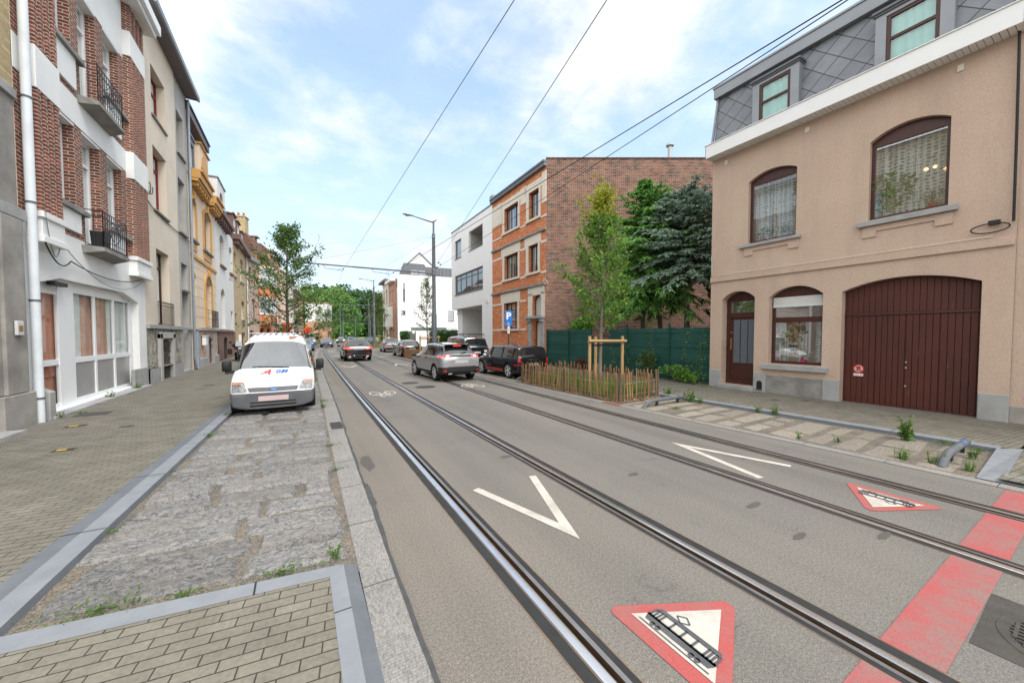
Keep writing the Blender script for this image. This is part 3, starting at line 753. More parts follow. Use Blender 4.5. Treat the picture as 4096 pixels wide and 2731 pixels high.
# parking bays: rough slabs in sandy grit
bed = MB()
strip(bed, lambda y: kl(y)+.28, lambda y: LKX(y)-.24, clipy(3.1, 58), .001)
strip(bed, lambda y: RKX(y)+.19, lambda y: krx(y)+.02, clipy(.95, 100), .001)
tag(bed.build('parking_bay_grit', M['grit']), kind='structure')
def slabs(name, fa, fb, y0, y1, dmin, dmax, lmin, lmax, hgt, rough, skew, mat, seed, gap=.03, nx=9, ny=5):
    r = random.Random(seed); m = MB(); y = y0; sd = 0
    while y < y1:
        dd = r.uniform(dmin, dmax); a, b = fa(y), fb(y); x = a + r.uniform(-.02, .08)
        while x < b-.12:
            L = r.uniform(lmin, lmax); sd += 1
            if b-x-L < .42: L = b-x-.02-r.uniform(0, .06)
            if L > .2 and r.random() > .02:
                big = y < 6.5; kx, ky = (int(L*34)+3, 13) if big and rough > .011 else (int(nx*1.4), ny)
                c = [(x+r.uniform(0, gap), y+r.uniform(0, gap)), (x+L-r.uniform(0, gap), y+r.uniform(0, gap)), (x+L-r.uniform(0, gap*1.5), y+dd-gap-r.uniform(0, gap*.6)), (x+r.uniform(0, gap*1.5), y+dd-gap-r.uniform(0, gap*.6))]
                h = hgt*r.uniform(.5, 1.2); tl = r.uniform(-.006, .006); vs = []; fs = []
                for j in range(ky+1):
                    for i in range(kx+1):
                        u, v = i/kx, j/ky
                        px = lerp(lerp(c[0][0], c[1][0], u), lerp(c[3][0], c[2][0], u), v); py = lerp(lerp(c[0][1], c[1][1], u), lerp(c[3][1], c[2][1], u), v)
                        py += skew*(px-a); e = min(u, 1-u)*L, min(v, 1-v)*dd; ee = min(e)
                        wob = noise.noise(Vector((px*7, py*7, sd)))
                        if ee < .001: px += .012*wob; py += .014*noise.noise(Vector((px*9, py*9, sd+5)))
                        z = .002 if ee < .001 else h+tl*u*2+rough*(.6*noise.noise(Vector((px*7, py*11, sd)))+noise.noise(Vector((px*15, py*24, sd)))+.6*noise.noise(Vector((px*31, py*42, sd))))
                        vs.append((px, py, max(.0015, z)))
                n = kx+1
                for j in range(ky):
                    for i in range(kx): fs.append((j*n+i, j*n+i+1, (j+1)*n+i+1, (j+1)*n+i))
                m.add(vs, fs)
            x += L + r.uniform(.01, .05)
        y += dd
    return tag(m.build(name, M[mat], smooth=38), kind='structure')
slabs('stone_slab_paving', lambda y: kl(y)+.33, lambda y: LKX(y)-.28, 3.58, 16.5, .30, .42, .6, 1.25, .042, .015, -.125, 'slab', 5, .026)
slabs('stone_slab_paving', lambda y: RKX(y)+.24, lambda y: krx(y)-.06, 1.2, 7.1, .38, .6, .5, 1.1, .007, .008, .02, 'slabtan', 9, .085)
slabs('stone_slab_paving', lambda y: RKX(y)+.24, lambda y: krx(y)-.06, 12.8, 23, .4, .6, .6, 1.1, .012, .004, .02, 'slabtan', 10, .03, 4, 3)

# ------------------------------------------------------------------ road markings
Z1, Z2, Z3 = .0048, .0085, .0118
def flat(name, polys, mat, label=None, cat=None, group=None, z=Z1, parent=None):
    m = MB()
    for p in polys:
        tri = tessellate_polygon([[Vector((x, y, 0)) for x, y in p]]); fs = []
        for t in tri:
            (ax, ay), (bx, by), (cx, cy) = (p[i] for i in t)
            fs.append(tuple(t) if (bx-ax)*(cy-ay)-(by-ay)*(cx-ax) > 0 else tuple(t[::-1]))
        m.add([(x, y, z) for x, y in p], fs)
    o = m.build(name, M[mat], parent)
    return tag(o, label, cat, group) if label else o
# red band across the road, broken at the rails
rb = []
ex = [.62] + [RS(.6)+r0+(o if s > 0 else -o) for r0, s in RAIL for o in ((-.13, .16) if s > 0 else (.16, -.13))] + [7.47]
for i in range(0, len(ex), 2):
    if ex[i+1] > 1.0: rb.append([(ex[i], .485), (ex[i+1], .485), (ex[i+1], .755), (ex[i], .755)])
flat('red_band', rb, 'redpaint', 'worn red painted band running straight across both tram tracks', 'road marking')
CHG = 'white chevrons painted between the rails'
def chevron(tip, a, b, wd, label):
    """V of two arms from tip towards the points a and b"""
    ps = []
    T = Vector(tip)
    for e, o in ((Vector(a), Vector(b)), (Vector(b), Vector(a))):
        d = (e-T).normalized(); n = Vector((-d.y, d.x))
        if n.dot(o-T) < 0: n = -n
        inner = (o-T).normalized(); k = wd/max(.2, n.dot(inner))
        bis = ((e-T).normalized()+(o-T).normalized()).normalized(); q = T+bis*(wd/max(.12, bis.dot(n)))
        ps.append([tuple(T), tuple(e), tuple(e+n*wd), tuple(q)])
    flat('chevron', ps, 'whitepaint', label, 'road marking', CHG)
chevron((2.22, 2.55), (1.79, 4.03), (2.72, 4.03), .10, 'near white chevron pointing at the camera, between the rails beside the parking bay')
chevron((5.64, 4.09), (5.21, 2.47), (6.15, 2.48), .10, 'near white chevron pointing up the street, beyond the second tram sign')
chevron((2.52, 22.8), (2.1, 24.3), (3.03, 24.2), .12, 'white chevron on the road just short of the black SUV')
chevron((3.02, 45.0), (2.7, 46.9), (3.62, 46.9), .14, 'small far white chevron between the rails past the black SUV')
chevron((5.46, 24.7), (5.0, 23.0), (5.95, 23.0), .12, 'white chevron on the road ahead of the silver SUV with lit tail lamps')
def ringpoly(c, r, w_, n=28, sx=1., ang=(0, 360)):
    ps = []
    for i in range(n):
        a0 = R(lerp(ang[0], ang[1], i/n)); a1 = R(lerp(ang[0], ang[1], (i+1)/n))
        ps.append([(c[0]+sx*r*cos(a0), c[1]+r*sin(a0)), (c[0]+sx*r*cos(a1), c[1]+r*sin(a1)), (c[0]+sx*(r-w_)*cos(a1), c[1]+(r-w_)*sin(a1)), (c[0]+sx*(r-w_)*cos(a0), c[1]+(r-w_)*sin(a0))])
    return ps
def lineseg(a, b, w_):
    a, b = Vector(a), Vector(b); d = (b-a).normalized(); n = Vector((-d.y, d.x))*w_/2
    return [tuple(a-n), tuple(b-n), tuple(b+n), tuple(a+n)]
def bicycle(x, y, rot, s, label):
    """bicycle symbol, wheels left and right, stretched lengthwise as painted"""
    W1, W2 = (-.29, -.08), (.29, -.08); ps = ringpoly(W1, .215, .05)+ringpoly(W2, .215, .05)
    bb = (-.03, -.08); st = (-.12, .2); hd = (.19, .2)
    for a, b in ((W1, bb), (W1, st), (bb, st), (bb, hd), (st, hd), (W2, (.16, .32)), ((.16, .32), (.06, .34)), (st, (-.14, .28)), ((-.23, .29), (-.06, .29))): ps.append(lineseg(a, b, .05))
    out = []
    for p in ps:
        q = []
        for a, b in p:
            b *= 2.2; a *= s; b *= s
            q.append((x+a*cos(rot)-b*sin(rot), y+a*sin(rot)+b*cos(rot)))
        out.append(q)
    flat('bicycle_symbol', out, 'whitepaint', label, 'road marking', 'white bicycle symbols painted on the road')
bicycle(2.30, 12.2, pi, .82, 'white bicycle symbol on the road in line with the front of the white van')
bicycle(5.52, 12.5, 0, .82, 'white bicycle symbol on the road behind the silver SUV with lit tail lamps')
bicycle(2.78, 36.3, pi, .82, 'small far white bicycle symbol just left of the black SUV')
bicycle(6.05, 32.5, 0, .82, 'small far white bicycle symbol right of the black SUV')
bicycle(3.3, 49.5, pi, .82, 'faint farthest bicycle symbol in front of the oncoming navy hatchback')

def roundpoly(pts, r, n=6):
    out = []
    k = len(pts)
    for i in range(k):
        p0, p, p1 = Vector(pts[i-1]), Vector(pts[i]), Vector(pts[(i+1) % k])
        a = (p0-p).normalized(); b = (p1-p).normalized(); ang = a.angle(b); t = r/math.tan(ang/2)
        A, B = p+a*t, p+b*t; C = p+(a+b).normalized()*(r/sin(ang/2))
        for j in range(n+1):
            q = A.lerp(B, j/n); q = C+(q-C).normalized()*r; out.append(tuple(q))
    return out
def tramsign(P, label):
    """P maps sign coordinates (u right -.5...5, v up 0..1, apex at v=1) to the road"""
    t = thing('tram_warning_marking', label, 'road marking', (0, 0, 0), 0, 'red tram warning triangles painted on the road')
    tri = lambda k, c=(0, .36): [(c[0]+(x-c[0])*k, c[1]+(y-c[1])*k) for x, y in ((-.56, -.06), (.56, -.06), (0, 1.06))]
    mp = lambda q: [P(u, v) for u, v in q]
    flat('red_border', [mp(roundpoly(tri(1), .07))], 'redpaint2', z=Z1, parent=t)
    flat('white_field', [mp(tri(.67))], 'whitepaint', z=Z2, parent=t)
    G_ = []
    body = [(-.27, .16), (-.30, .22), (-.27, .34), (.27, .34), (.30, .22), (.27, .16)]
    G_.append([(-.28, .15), (-.31, .235), (.31, .235), (.28, .15)])                    # skirt
    G_.append([(-.285, .315), (.285, .315), (.265, .365), (-.265, .365)])                        # roof
    for u in (-.285, -.255, -.225, -.195, -.10, 0, .10, .195, .225, .255, .285): G_.append([(u-.010, .225), (u+.010, .225), (u+.010, .325), (u-.010, .325)])
    G_.append([(-.30, .205), (.30, .205), (.30, .225), (-.30, .225)])
    for u in (-.2, -.15, .15, .2): G_ += [[(u+.024*cos(a), .145+.024*sin(a)) for a in [2*pi*i/12 for i in range(12)]]]
    G_.append([(-.31, .105), (.31, .105), (.31, .117), (-.31, .117)])
    for a, b in (((-.09, .36), (-.15, .41)), ((-.15, .41), (-.09, .46)), ((-.09, .46), (-.03, .41)), ((-.03, .41), (-.09, .36))): G_.append(lineseg(a, b, .013))
    flat('tram_pictogram', [mp(q) for q in G_], 'greypaint', z=Z3, parent=t)
def affine(A, B, C):
    """A, B: ends of the base (u=-.5,+.5 at v=0); C: apex"""
    A, B, C = Vector(A), Vector(B), Vector(C); mid = (A+B)/2
    return lambda u, v: tuple(mid+(B-A)*u+(C-mid)*v)
tramsign(affine((1.855, 1.775), (1.855, 1.0), (2.61, 1.39)), 'large red and white tram warning triangle at the bottom of the photo')
tramsign(affine((6.02, 1.03), (6.02, 1.80), (5.29, 1.405)), 'red and white tram warning triangle nearer the garage, in the far lane')

# covers and drains
def manhole(x, y, r, label, rz=0, square=None):
    t = thing('manhole_cover', label, 'manhole cover', (x, y, 0), rz, 'round iron manhole covers in the road')
    m = MB(); m.lathe([(0, .004), (r*.84, .004), (r*.85, .003), (r*.9, .003), (r*.905, .007), (r, .007), (r*1.01, .001)], n=40, mis=[1, 1, 1, 0, 0, 0])
    k = int(r/.045)
    for i in range(-k, k+1):
        h = sqrt(max(0, (r*.84)**2-(i*.045)**2))
        if h > .05:
            for s_ in (1,):
                m.bar((i*.045, -h, .007), (i*.045, h, .006), .017, .006); m.bar((-h, i*.045, .006), (h, i*.045, .006), .017, .006)
    m.build('cover', [M['iron'], M['black']], t, smooth=30)
    if square:
        q = MB(); q.box(-square, square, -square, square, .0005, .0035); q.build('frame', M['iron'], t)
manhole(3.72, 14.38, .33, 'round iron manhole cover farther up the road near the silver SUV rear wheel')
manhole(3.93, 13.02, .36, 'round iron manhole cover nearer the camera behind the silver SUV')
manhole(3.96, .065, .35, 'big round iron manhole cover in a square frame beside the red band', R(1), .41)
def grate(x, y, L, W, n, label, mat, diag=.35, base='black', rz=0):
    t = thing('drain_grate', label, 'drain grate', (x, y, 0), rz)
    m = MB(); m.box(-W/2, W/2, -L/2, L/2, .001, .0088); m.build('slot_bed', M[base], t)
    f = MB(); e = .018
    for a in ((-W/2, -W/2+e, -L/2, L/2), (W/2-e, W/2, -L/2, L/2), (-W/2+e, W/2-e, -L/2, -L/2+e), (-W/2+e, W/2-e, L/2-e, L/2)): f.box(*a, .002, .014)
    f.build('frame', M[mat], t)
    b = MB()
    for i in range(n):
        yy = -L/2+e+(i+.5)*(L-2*e)/n
        b.bar((-W/2+e, yy-diag*W*.3, .010), (W/2-e, yy+diag*W*.3, .010), (L-2*e)/n*.45, .006)
    b.build('bars', M[mat], t)
grate(LKX(8.4)-.13, 8.38, .62, .22, 9, 'slotted iron drain grate set in the granite gutter in front of the van', 'iron')
grate(RKX(7.2)+.09, 7.22, .64, .17, 9, 'rusty slotted drain grate at the corner of the wooden planter', 'terra', 0)
for x, y, sx, sy, lab in ((-3.30, 8.6, .26, .14, 'small iron cover with a yellow mark on the left pavement nearest the camera'), (-3.05, 10.2, .2, .12, 'small dark iron cover in the middle of the left pavement'), (-3.95, 10.75, .30, .16, 'small yellow marked iron cover close to the white shopfront'),
                          (11.6, 5.1, .2, .14, 'small iron cover in the right pavement below the boot scraper'), (12.2, 4.6, .2, .14, 'small rusty cover in the right pavement by the garage'), (-4.2, 12.2, .55, .45, 'large dark metal plate in the pavement at the shop step'), (-2.9, 17.0, .3, .2, 'thin dark cover farther up the left pavement')):
    t = thing('utility_cover', lab, 'utility cover', (x, y, SKZ if x < 0 else .06), U(-.1, .1))
    m = MB(); m.box(-sx/2, sx/2, -sy/2, sy/2, .0, .006); m.build('frame', M['iron'], t)
    m = MB(); m.box(-sx/2+.02, sx/2-.02, -sy/2+.02, sy/2-.02, .004, .009); m.build('lid', M['iron' if sx != .3 and 'yellow' not in lab else 'rust'], t)
    if 'yellow' in lab:
        m = MB(); m.box(-sx*.3, sx*.12, -sy*.25, sy*.2, .007, .0105); m.build('yellow_mark', M['yellow'], t)
# stains beside the gutter and repair patches
def blob(cx, cy, rx, ry, seed, n=40, amp=.35):
    return [(cx+rx*cos(2*pi*i/n)*(1+amp*noise.noise(Vector((cos(2*pi*i/n)*1.6, sin(2*pi*i/n)*1.6, seed)))), cy+ry*sin(2*pi*i/n)*(1+amp*noise.noise(Vector((cos(2*pi*i/n)*1.6, sin(2*pi*i/n)*1.6, seed+9))))) for i in range(n)]
st = MB()
flat('oil_stain', [blob(.83, 5.7, .09, .34, 1.3, amp=.5)], 'stain', 'dark oil stain on the asphalt beside the granite gutter', 'stain', z=.0035)
for i, (x, y, a, b) in enumerate(((2.75, 4.9, .10, .06), (4.35, 2.1, .14, .035), (4.05, 1.55, .12, .03), (4.75, 1.15, .12, .03), (3.9, 3.4, .09, .04), (5.9, 3.0, .08, .05))):
    flat('repair_patch', [blob(x, y, a, b, i*3.1)], 'stain', None, z=.0032)['kind'] = 'structure'
# ------------------------------------------------------------------ building kit
LEFT, RIGHT = R(90), R(-90)     # facade frames: local x along the facade (to the right as seen from the street), y into the house, z up

def house(name, label, cat, x, y, rz, group=None): return thing(name, label, cat, (x, y, 0), rz, group)

def shell(h, w, d, z0, z1, mat, y0=0, flat=None, name='side_wall', x0=0, top=True):
    """side and back walls plus a flat roof, behind the facade wall"""
    m = MB()
    for a, b, c, e in (((x0, y0), (x0, d), 0, 0), ((w, d), (w, y0), 0, 0), ((x0, d), (w, d), 0, 0)):
        m.quad((b[0], b[1], z0), (a[0], a[1], z0), (a[0], a[1], z1), (b[0], b[1], z1))
    m.build(name, mat, h)
    if top:
        m = MB(); m.box(x0-.02, w+.02, y0-.02, d, z1, z1+.08); m.build('flat_roof', flat or M['zinc'], h)

def window(h, x0, x1, z0, z1, zt=None, y=.15, fm='pvc', fr=.065, mull=(), trans=(), glass='glass', back=None, by=.075, sill=None, name='window', panes=None, ft=.06, lead=None, nlab=None):
    """frame with mullions (fractions of width) and transoms (heights); glass, curtain and sill are its sub-parts"""
    zt = z1 if zt is None else zt
    o = arch(x0, x1, z0, z1, zt)
    n = len(o); k = (x1-x0-2*fr)/(x1-x0)
    cx, cz = (x0+x1)/2, (z0+max(z1, zt))/2; kz = (max(z1, zt)-z0-2*fr)/(max(z1, zt)-z0)
    i = [(cx+(a-cx)*k, cz+(b-cz)*kz) for a, b in o]
    m = MB()
    for e in range(n):
        f = (e+1) % n
        a, b, c, d_ = o[e], o[f], i[f], i[e]
        m.add([(a[0], y, a[1]), (b[0], y, b[1]), (c[0], y, c[1]), (d_[0], y, d_[1]), (a[0], y+ft, a[1]), (b[0], y+ft, b[1]), (c[0], y+ft, c[1]), (d_[0], y+ft, d_[1])],
              [(0, 1, 2, 3), (3, 2, 6, 7), (4, 7, 6, 5)])
    top = max(i[q][1] for q in range(n))
    for u in mull:
        u, w_, za, zb = (u if isinstance(u, tuple) else (u, fr, None, None)) if not (isinstance(u, tuple) and len(u) == 2) else (*u, None, None)
        xx = lerp(x0, x1, u)
        dz = 0 if zt-z1 < .01 else (zt-z1)*(abs(u-.5)*2)**2
        m.box(xx-w_/2, xx+w_/2, y+.004, y+ft-.004, z0+fr*.5 if za is None else za, (top-dz+.0) if zb is None else zb)
    for tz in trans:
        tz, w_ = tz if isinstance(tz, tuple) else (tz, fr*.9)
        m.box(x0+fr*.5, x1-fr*.5, y+.002, y+ft-.002, tz-w_/2, tz+w_/2)
    win = m.build(name, M[fm], h)
    p = MB(); p.add([(a, y+ft*.55, b) for a, b in i], [tuple(range(n))]); p.build('pane', M[glass], win)
    if back:
        bk = back if isinstance(back, list) else [(back, 0, 1, 0, 1)]
        for q in bk:
            mt, u0, u1, v0, v1 = q[:5]; wav = q[5] if len(q) > 5 else .018
            m = MB(); xa, xb = lerp(x0, x1, u0)+.01, lerp(x0, x1, u1)-.01; za, zb = lerp(z0, max(z1, zt), v0)+.01, lerp(z0, max(z1, zt), v1)-.005
            nn = max(6, int((xb-xa)/.028)); vs = []; fs = []
            for a in range(nn+1):
                xx = lerp(xa, xb, a/nn); yy = y+by+wav*sin(xx*34+2*sin(xx*9))+wav*.6*sin(xx*13)
                zz = zb
                if zt-z1 > .01: zz = min(zb, z1+(zt-z1)*(1-(2*abs((xx-cx)/(x1-x0)))**2)-.01)
                vs += [(xx, yy, za), (xx, yy, zz)]
            for a in range(nn): fs.append((2*a, 2*a+2, 2*a+3, 2*a+1))
            m.add(vs, fs); m.build('curtain', M[mt], win, smooth=180)
    if sill:
        ex, th, pj, mt = sill; m = MB()
        m.add([(x0-ex, -pj, z0-th), (x1+ex, -pj, z0-th), (x1+ex, y, z0-th), (x0-ex, y, z0-th), (x0-ex, -pj, z0-.015), (x1+ex, -pj, z0-.015), (x1+ex, y, z0), (x0-ex, y, z0)],
              [(0,3,2,1),(4,5,6,7),(0,1,5,4),(1,2,6,5),(2,3,7,6),(3,0,4,7)]); m.build('sill', M[mt], win)
    return win

def grille(h, x0, x1, z0, z1, y, n=9, name='railing', y1=None, mat='blackmetal', style=0, arched=0):
    """wrought iron railing or grille; y1 gives a balcony that stands out to y and returns to y1"""
    m = MB(); r = .011
    segs = [((x0, y), (x1, y), n)]
    if y1 is not None: segs = [((x0, y1), (x0, y), max(2, n//5))] + segs + [((x1, y), (x1, y1), max(2, n//5))]
    for a, b, k in segs:
        for zz in (z0+.03, z1-.02) + ((lerp(z0, z1, .82),) if style else ()):
            m.bar((*a, zz), (*b, zz), .02, .02)
        for i in range(k+1):
            t = i/k; p = (lerp(a[0], b[0], t), lerp(a[1], b[1], t)); e = arched*(1-(2*t-1)**2)
            m.bar((*p, z0), (*p, z1+e), .014, .014)
    if style == 1:          # geometric diamonds in the middle
        cx = (x0+x1)/2; cz = (z0+z1)/2; hw = (x1-x0)*.26; hh = (z1-z0)*.3
        P = [(cx-hw, y-.004, cz), (cx, y-.004, cz+hh), (cx+hw, y-.004, cz), (cx, y-.004, cz-hh)]
        for i in range(4): m.bar(P[i], P[(i+1) % 4], .014, .014)
        for zz in (cz-hh, cz, cz+hh): m.bar((x0, y-.003, zz), (x1, y-.003, zz), .012, .012)
    if style == 2:          # hoops on top of the bars
        for i in range(0, n, 2):
            a = lerp(x0, x1, i/n); b = lerp(x0, x1, (i+1)/n); c = (a+b)/2; rr_ = (b-a)/2
            m.tube([(c+rr_*cos(t), y, z1-.1+rr_*sin(t)) for t in [pi*j/6 for j in range(7)]], .008, 5)
    return m.build(name, M[mat], h)

def dormer(h, x0, x1, z0, z1, y0, y1, mat, win=None, arch_top=True, cap='zinc', capo=.08, slope=0, name='dormer', wfm='brownframe', wb='curtain'):
    """small house on the roof: front wall with an opening, cheeks, cap"""
    m = MB()
    hx0, hx1, hz0, hz1, hzt = win
    m.wall(rect(x0, x1, z0, z1), [arch(hx0, hx1, hz0, hz1, hzt)], .15, y0)
    m.quad((x0, y1, z0), (x0, y0, z0), (x0, y0, z1), (x0, y1, z1)); m.quad((x1, y0, z0), (x1, y1, z0), (x1, y1, z1), (x1, y0, z1))
    o = m.build(name, M[mat], h)
    c = MB(); c.box(x0-capo, x1+capo, y0-capo, y1, z1, z1+.07); c.build('dormer_cap', M[cap], o)
    return o
# ------------------------------------------------------------------ left side of the street (facade line X = -4.9)
XL = -4.9
def LH(name, label, y0, cat='house'): return house(name, label, cat, XL, y0, LEFT)

# --- yellow brick house at the picture edge, ground floor of grey stone
h = LH('brick_house', 'yellow brick house with grey stone ground floor at the left edge of the photo', 4.5)
m = MB(); m.wall(rect(0, 6.98, 0, 6.7), [rect(4.2, 5.95, .12, 4.15), rect(4.0, 5.95, 4.5, 6.2)], .3); m.build('stone_wall', M['concrete'], h)
m = MB(); m.wall(rect(0, 6.98, 6.7, 13.2), [rect(3.6, 5.2, 8.4, 10.6)], .2); m.build('brick_wall', M['brickyel'], h)
window(h, 3.6, 5.2, 8.4, 10.6, y=.16, back='curtain')
shell(h, 6.98, 9, 0, 13.2, M['brickyel'])
m = MB()
for a, b, d in ((6.02, 6.92, .09), (6.16, 6.78, .14)): m.box(a, b, -d, .01, .75, 4.18)
m.box(6.0, 6.96, -.16, .01, 0, .74); m.build('stone_pilaster', M['concrete'], h, bevel=.015)
m = MB(); m.box(3.9, 6.97, -.12, .01, 4.2, 4.42); m.box(3.9, 6.97, -.06, .01, 6.62, 6.8); m.each('stone_band', M['grey_stone'], h, bevel=.01)
window(h, 4.2, 5.95, .12, 4.15, y=.2, fm='pvc', fr=.09, mull=(.5,), trans=(2.4,), glass='glassdark', name='entrance_door')
m = MB(); m.box(3.95, 5.99, -.03, .12, 4.47, 6.25); m.build('white_shutter_panel', M['pvc'], h)
m = MB(); m.box(4.1, 6.0, -.42, .3, 0, .118); m.build('door_step', M['grey_stone'], h)
t = thing('intercom', 'small pale intercom box on the grey stone pilaster of the leftmost house', 'intercom', (XL+.15, 10.97, 2.03), LEFT)
m = MB(); m.box(-.10, .10, -.045, 0, -.14, .14); m.build('casing', M['plastic'], t, bevel=.012)
m = MB(); m.box(-.06, .06, -.05, -.044, -.06, .05); m.build('button_panel', M['gold'], t)
t2 = thing('mailbox', 'narrow white letter box left of the intercom on the stone wall', 'mailbox', (XL, 10.42, 2.5), LEFT)
m = MB(); m.box(-.08, .08, -.06, 0, -.13, .13); m.build('casing', M['plastic'], t2, bevel=.01)
m = MB(); m.box(-.06, .06, -.065, -.059, .04, .06); m.build('slot', M['black'], t2)

# --- white and brick house with the shop window
h = LH('white_house', 'white house with red brick window bays, two balconies and a wide shop window', 11.5)
o = lambda v: v-11.5
SHOP = [(o(11.84), .12), (o(17.72), .16), (o(17.72), 3.02), (o(16.44), 3.27), (o(12.92), 3.24), (o(11.84), 3.0)]
m = MB(); m.wall([(0, 0), (o(18.4), 0), (o(18.4), 4.36), (0, 4.36)], [SHOP], .28); m.build('ground_floor_wall', M['white'], h)
for (za, zb, zw0, zd0, zw1, tag_) in ((4.36, 7.28, 5.12, 4.28, 7.2, 'lower'), (8.0, 10.95, 9.05, 8.14, 10.9, 'upper')):
    zl = za
    holes = [rect(o(12.72), o(13.78), zw0, zw1+.05), rect(o(14.17), o(15.16), max(zl+.02, zd0), zw1+.05), rect(o(15.61), o(16.70), zw0, zw1+.05)]
    m = MB(); m.wall(rect(0, o(18.4), za, zb), holes, .26, mir=1); m.build('brick_storey', [M['brickred'], M['brickred']], h)
    for a, b, z0 in ((12.72, 13.78, zw0), (14.17, 15.16, max(zl+.02, zd0)), (15.61, 16.70, zw0)):
        m = MB(); m.box(o(a), o(b), -.01, .24, zw1, zw1+.049); m.build('white_lintel', M['white'], h)
        window(h, o(a), o(b), z0, zw1, y=.2, fm='pvc', fr=.085, trans=(zw1-.62,), mull=(.5,) if z0 < zw0 else (), back=[('curtain', 0, 1, 0, .98)], glass='glass')
    m = MB()
    for a, b in ((12.66, 14.14), (15.5, 17.0)): m.box(o(a), o(b), -.13, .2, zw0-.12, zw0)
    m.each('stone_sill', M['darkstone'], h, bevel=.01)
    m = MB()
    for a, b in ((12.78, 13.86), (15.62, 16.6)): m.box(o(a), o(b), -.055, .02, za+.14, zw0-.122)
    m.each('white_panel', M['white'], h)
    # balcony
    b0 = MB(); zb_ = zd0-.02
    b0.add([(o(13.95), 0, zb_), (o(15.95), 0, zb_), (o(15.75), -.38, zb_), (o(14.1), -.38, zb_), (o(14.0), 0, zb_-.2), (o(15.9), 0, zb_-.2), (o(15.75), -.38, zb_-.1), (o(14.1), -.38, zb_-.1)],
           [(0,3,2,1)[::-1], (4,7,6,5)[::-1], (0,4,7,3), (3,7,6,2), (2,6,5,1)])
    bal = b0.build('balcony', M['darkstone'], h)
    grille(bal, o(14.16), o(15.7), zb_, zb_+1.0, -.34, 11, y1=0., style=1)
# white bands and lintels
m = MB(); m.box(0, o(18.4), -.012, .2, 7.285, 7.995); m.box(0, o(18.4), -.012, .2, 10.955, 12.8); m.each('white_band', M['white'], h)
# fluted brick pilasters
for a, b in ((11.78, 12.70), (17.02, 18.38)):
    for z0, z1 in ((4.53, 7.1), (7.98, 11.1), (11.9, 12.8)):
        m = MB(); n = 4; wd = (o(b)-o(a))/n
        for i in range(n):
            x = o(a)+i*wd; m.prism([(x, 0), (x+wd*.25, -.19), (x+wd*.75, -.19), (x+wd, 0)], z0, z1, T=lambda x_, y_, z_: (x_, z_, y_))
        # prism was built on the (x, y) plan
        m.build('brick_pilaster', M['brickred'], h)
    m = MB(); m.box(o(a)-.03, o(b)+.03, -.24, .01, 4.40, 4.53); m.box(o(a)+.02, o(b)-.02, -.20, .01, 4.02, 4.40); m.box(o(a)-.03, o(b)+.03, -.24, .01, 3.88, 4.02)
    m.box(o(a), o(b), -.2, .01, 7.1, 7.98); m.box(o(a), o(b), -.2, .01, 11.1, 11.9); m.each('pilaster_block', M['white'], h, bevel=.012)
# gutter cornice
m = MB(); m.box(0, o(18.55), -.5, .02, 12.8, 12.95); m.box(0, o(18.6), -.62, -.05, 12.95, 13.3); m.build('cornice', M['whitetrim'], h, bevel=.02)
shell(h, o(18.4), 9, 0, 13.0, M['cream'])
# shop window: frames, panes, curtains
def post(mb, a, b, z0, z1, y0=.165, y1=.215): mb.box(o(a), o(b), y0, y1, z0, z1)
sw = MB()
post(sw, 11.84, 11.92, .12, 3.0); post(sw, 13.15, 13.87, .12, 3.24, .15, .22); post(sw, 14.97, 15.08, .14, 3.26); post(sw, 16.2, 16.32, .14, 3.26); post(sw, 17.44, 17.72, .16, 3.05)
for a, b in ((11.91, 13.16), (13.86, 14.98), (15.07, 16.21), (16.31, 17.45)):
    post(sw, a, b, .12, .25); post(sw, a, b, 1.17, 1.31); post(sw, a, b, 2.98 if a > 12 else 2.86, 3.25)
shop = sw.build('shop_window', M['pvc'], h, bevel=.006)
for a, b in ((11.92, 13.15), (13.87, 14.97), (15.08, 16.2), (16.32, 17.44)):
    m = MB(); m.quad((o(a), .19, 1.31), (o(b), .19, 1.31), (o(b), .19, 2.99), (o(a), .19, 2.99)); m.build('pane', M['glass'], shop)
    m = MB(); m.quad((o(a), .19, .25), (o(b), .19, .25), (o(b), .19, 1.17), (o(a), .19, 1.17)); m.build('pane', M['glass' if a < 13 else 'frost'], shop)
def drape(a, b, z0, z1, y, mat, amp=.03, fq=17):
    m = MB(); n = int((b-a)/.03); vs = []
    for i in range(n+1):
        x = lerp(o(a), o(b), i/n); f = amp*(sin(x*fq)+.5*sin(x*fq*1.7+1))
        vs += [(x, y+f*.6, z0), (x, y+f, z1)]
    m.add(vs, [(2*i, 2*i+2, 2*i+3, 2*i+1) for i in range(n)]); m.build('curtain', M[mat], shop, smooth=180)
drape(11.86, 13.3, .9, 3.05, .27, 'curtpink'); drape(13.7, 14.5, 1.2, 3.1, .27, 'curtain', .03); drape(14.5, 15.2, 1.2, 3.1, .27, 'curtpale'); drape(15.2, 16.1, 1.2, 3.1, .27, 'curtpale'); drape(16.1, 17.7, 1.2, 3.1, .27, 'curtain', .03)
drape(12.75, 13.3, .2, .95, .3, 'curtpink', .02)
m = MB(); m.box(o(12.1), o(12.75), .34, .75, 1.36, 1.5); m.box(o(12.15), o(12.5), .4, .7, 1.5, 1.62); m.build('shelf', M['stake'], shop)
m = MB(); m.box(o(11.8), o(17.7), 2.2, 2.3, .2, 3.2); m.build('room_wall', M['room'], shop)
m = MB(); m.box(o(11.84), o(17.9), -.26, .14, .0, .11); m.build('shop_step', M['grey_stone'], h, bevel=.012)
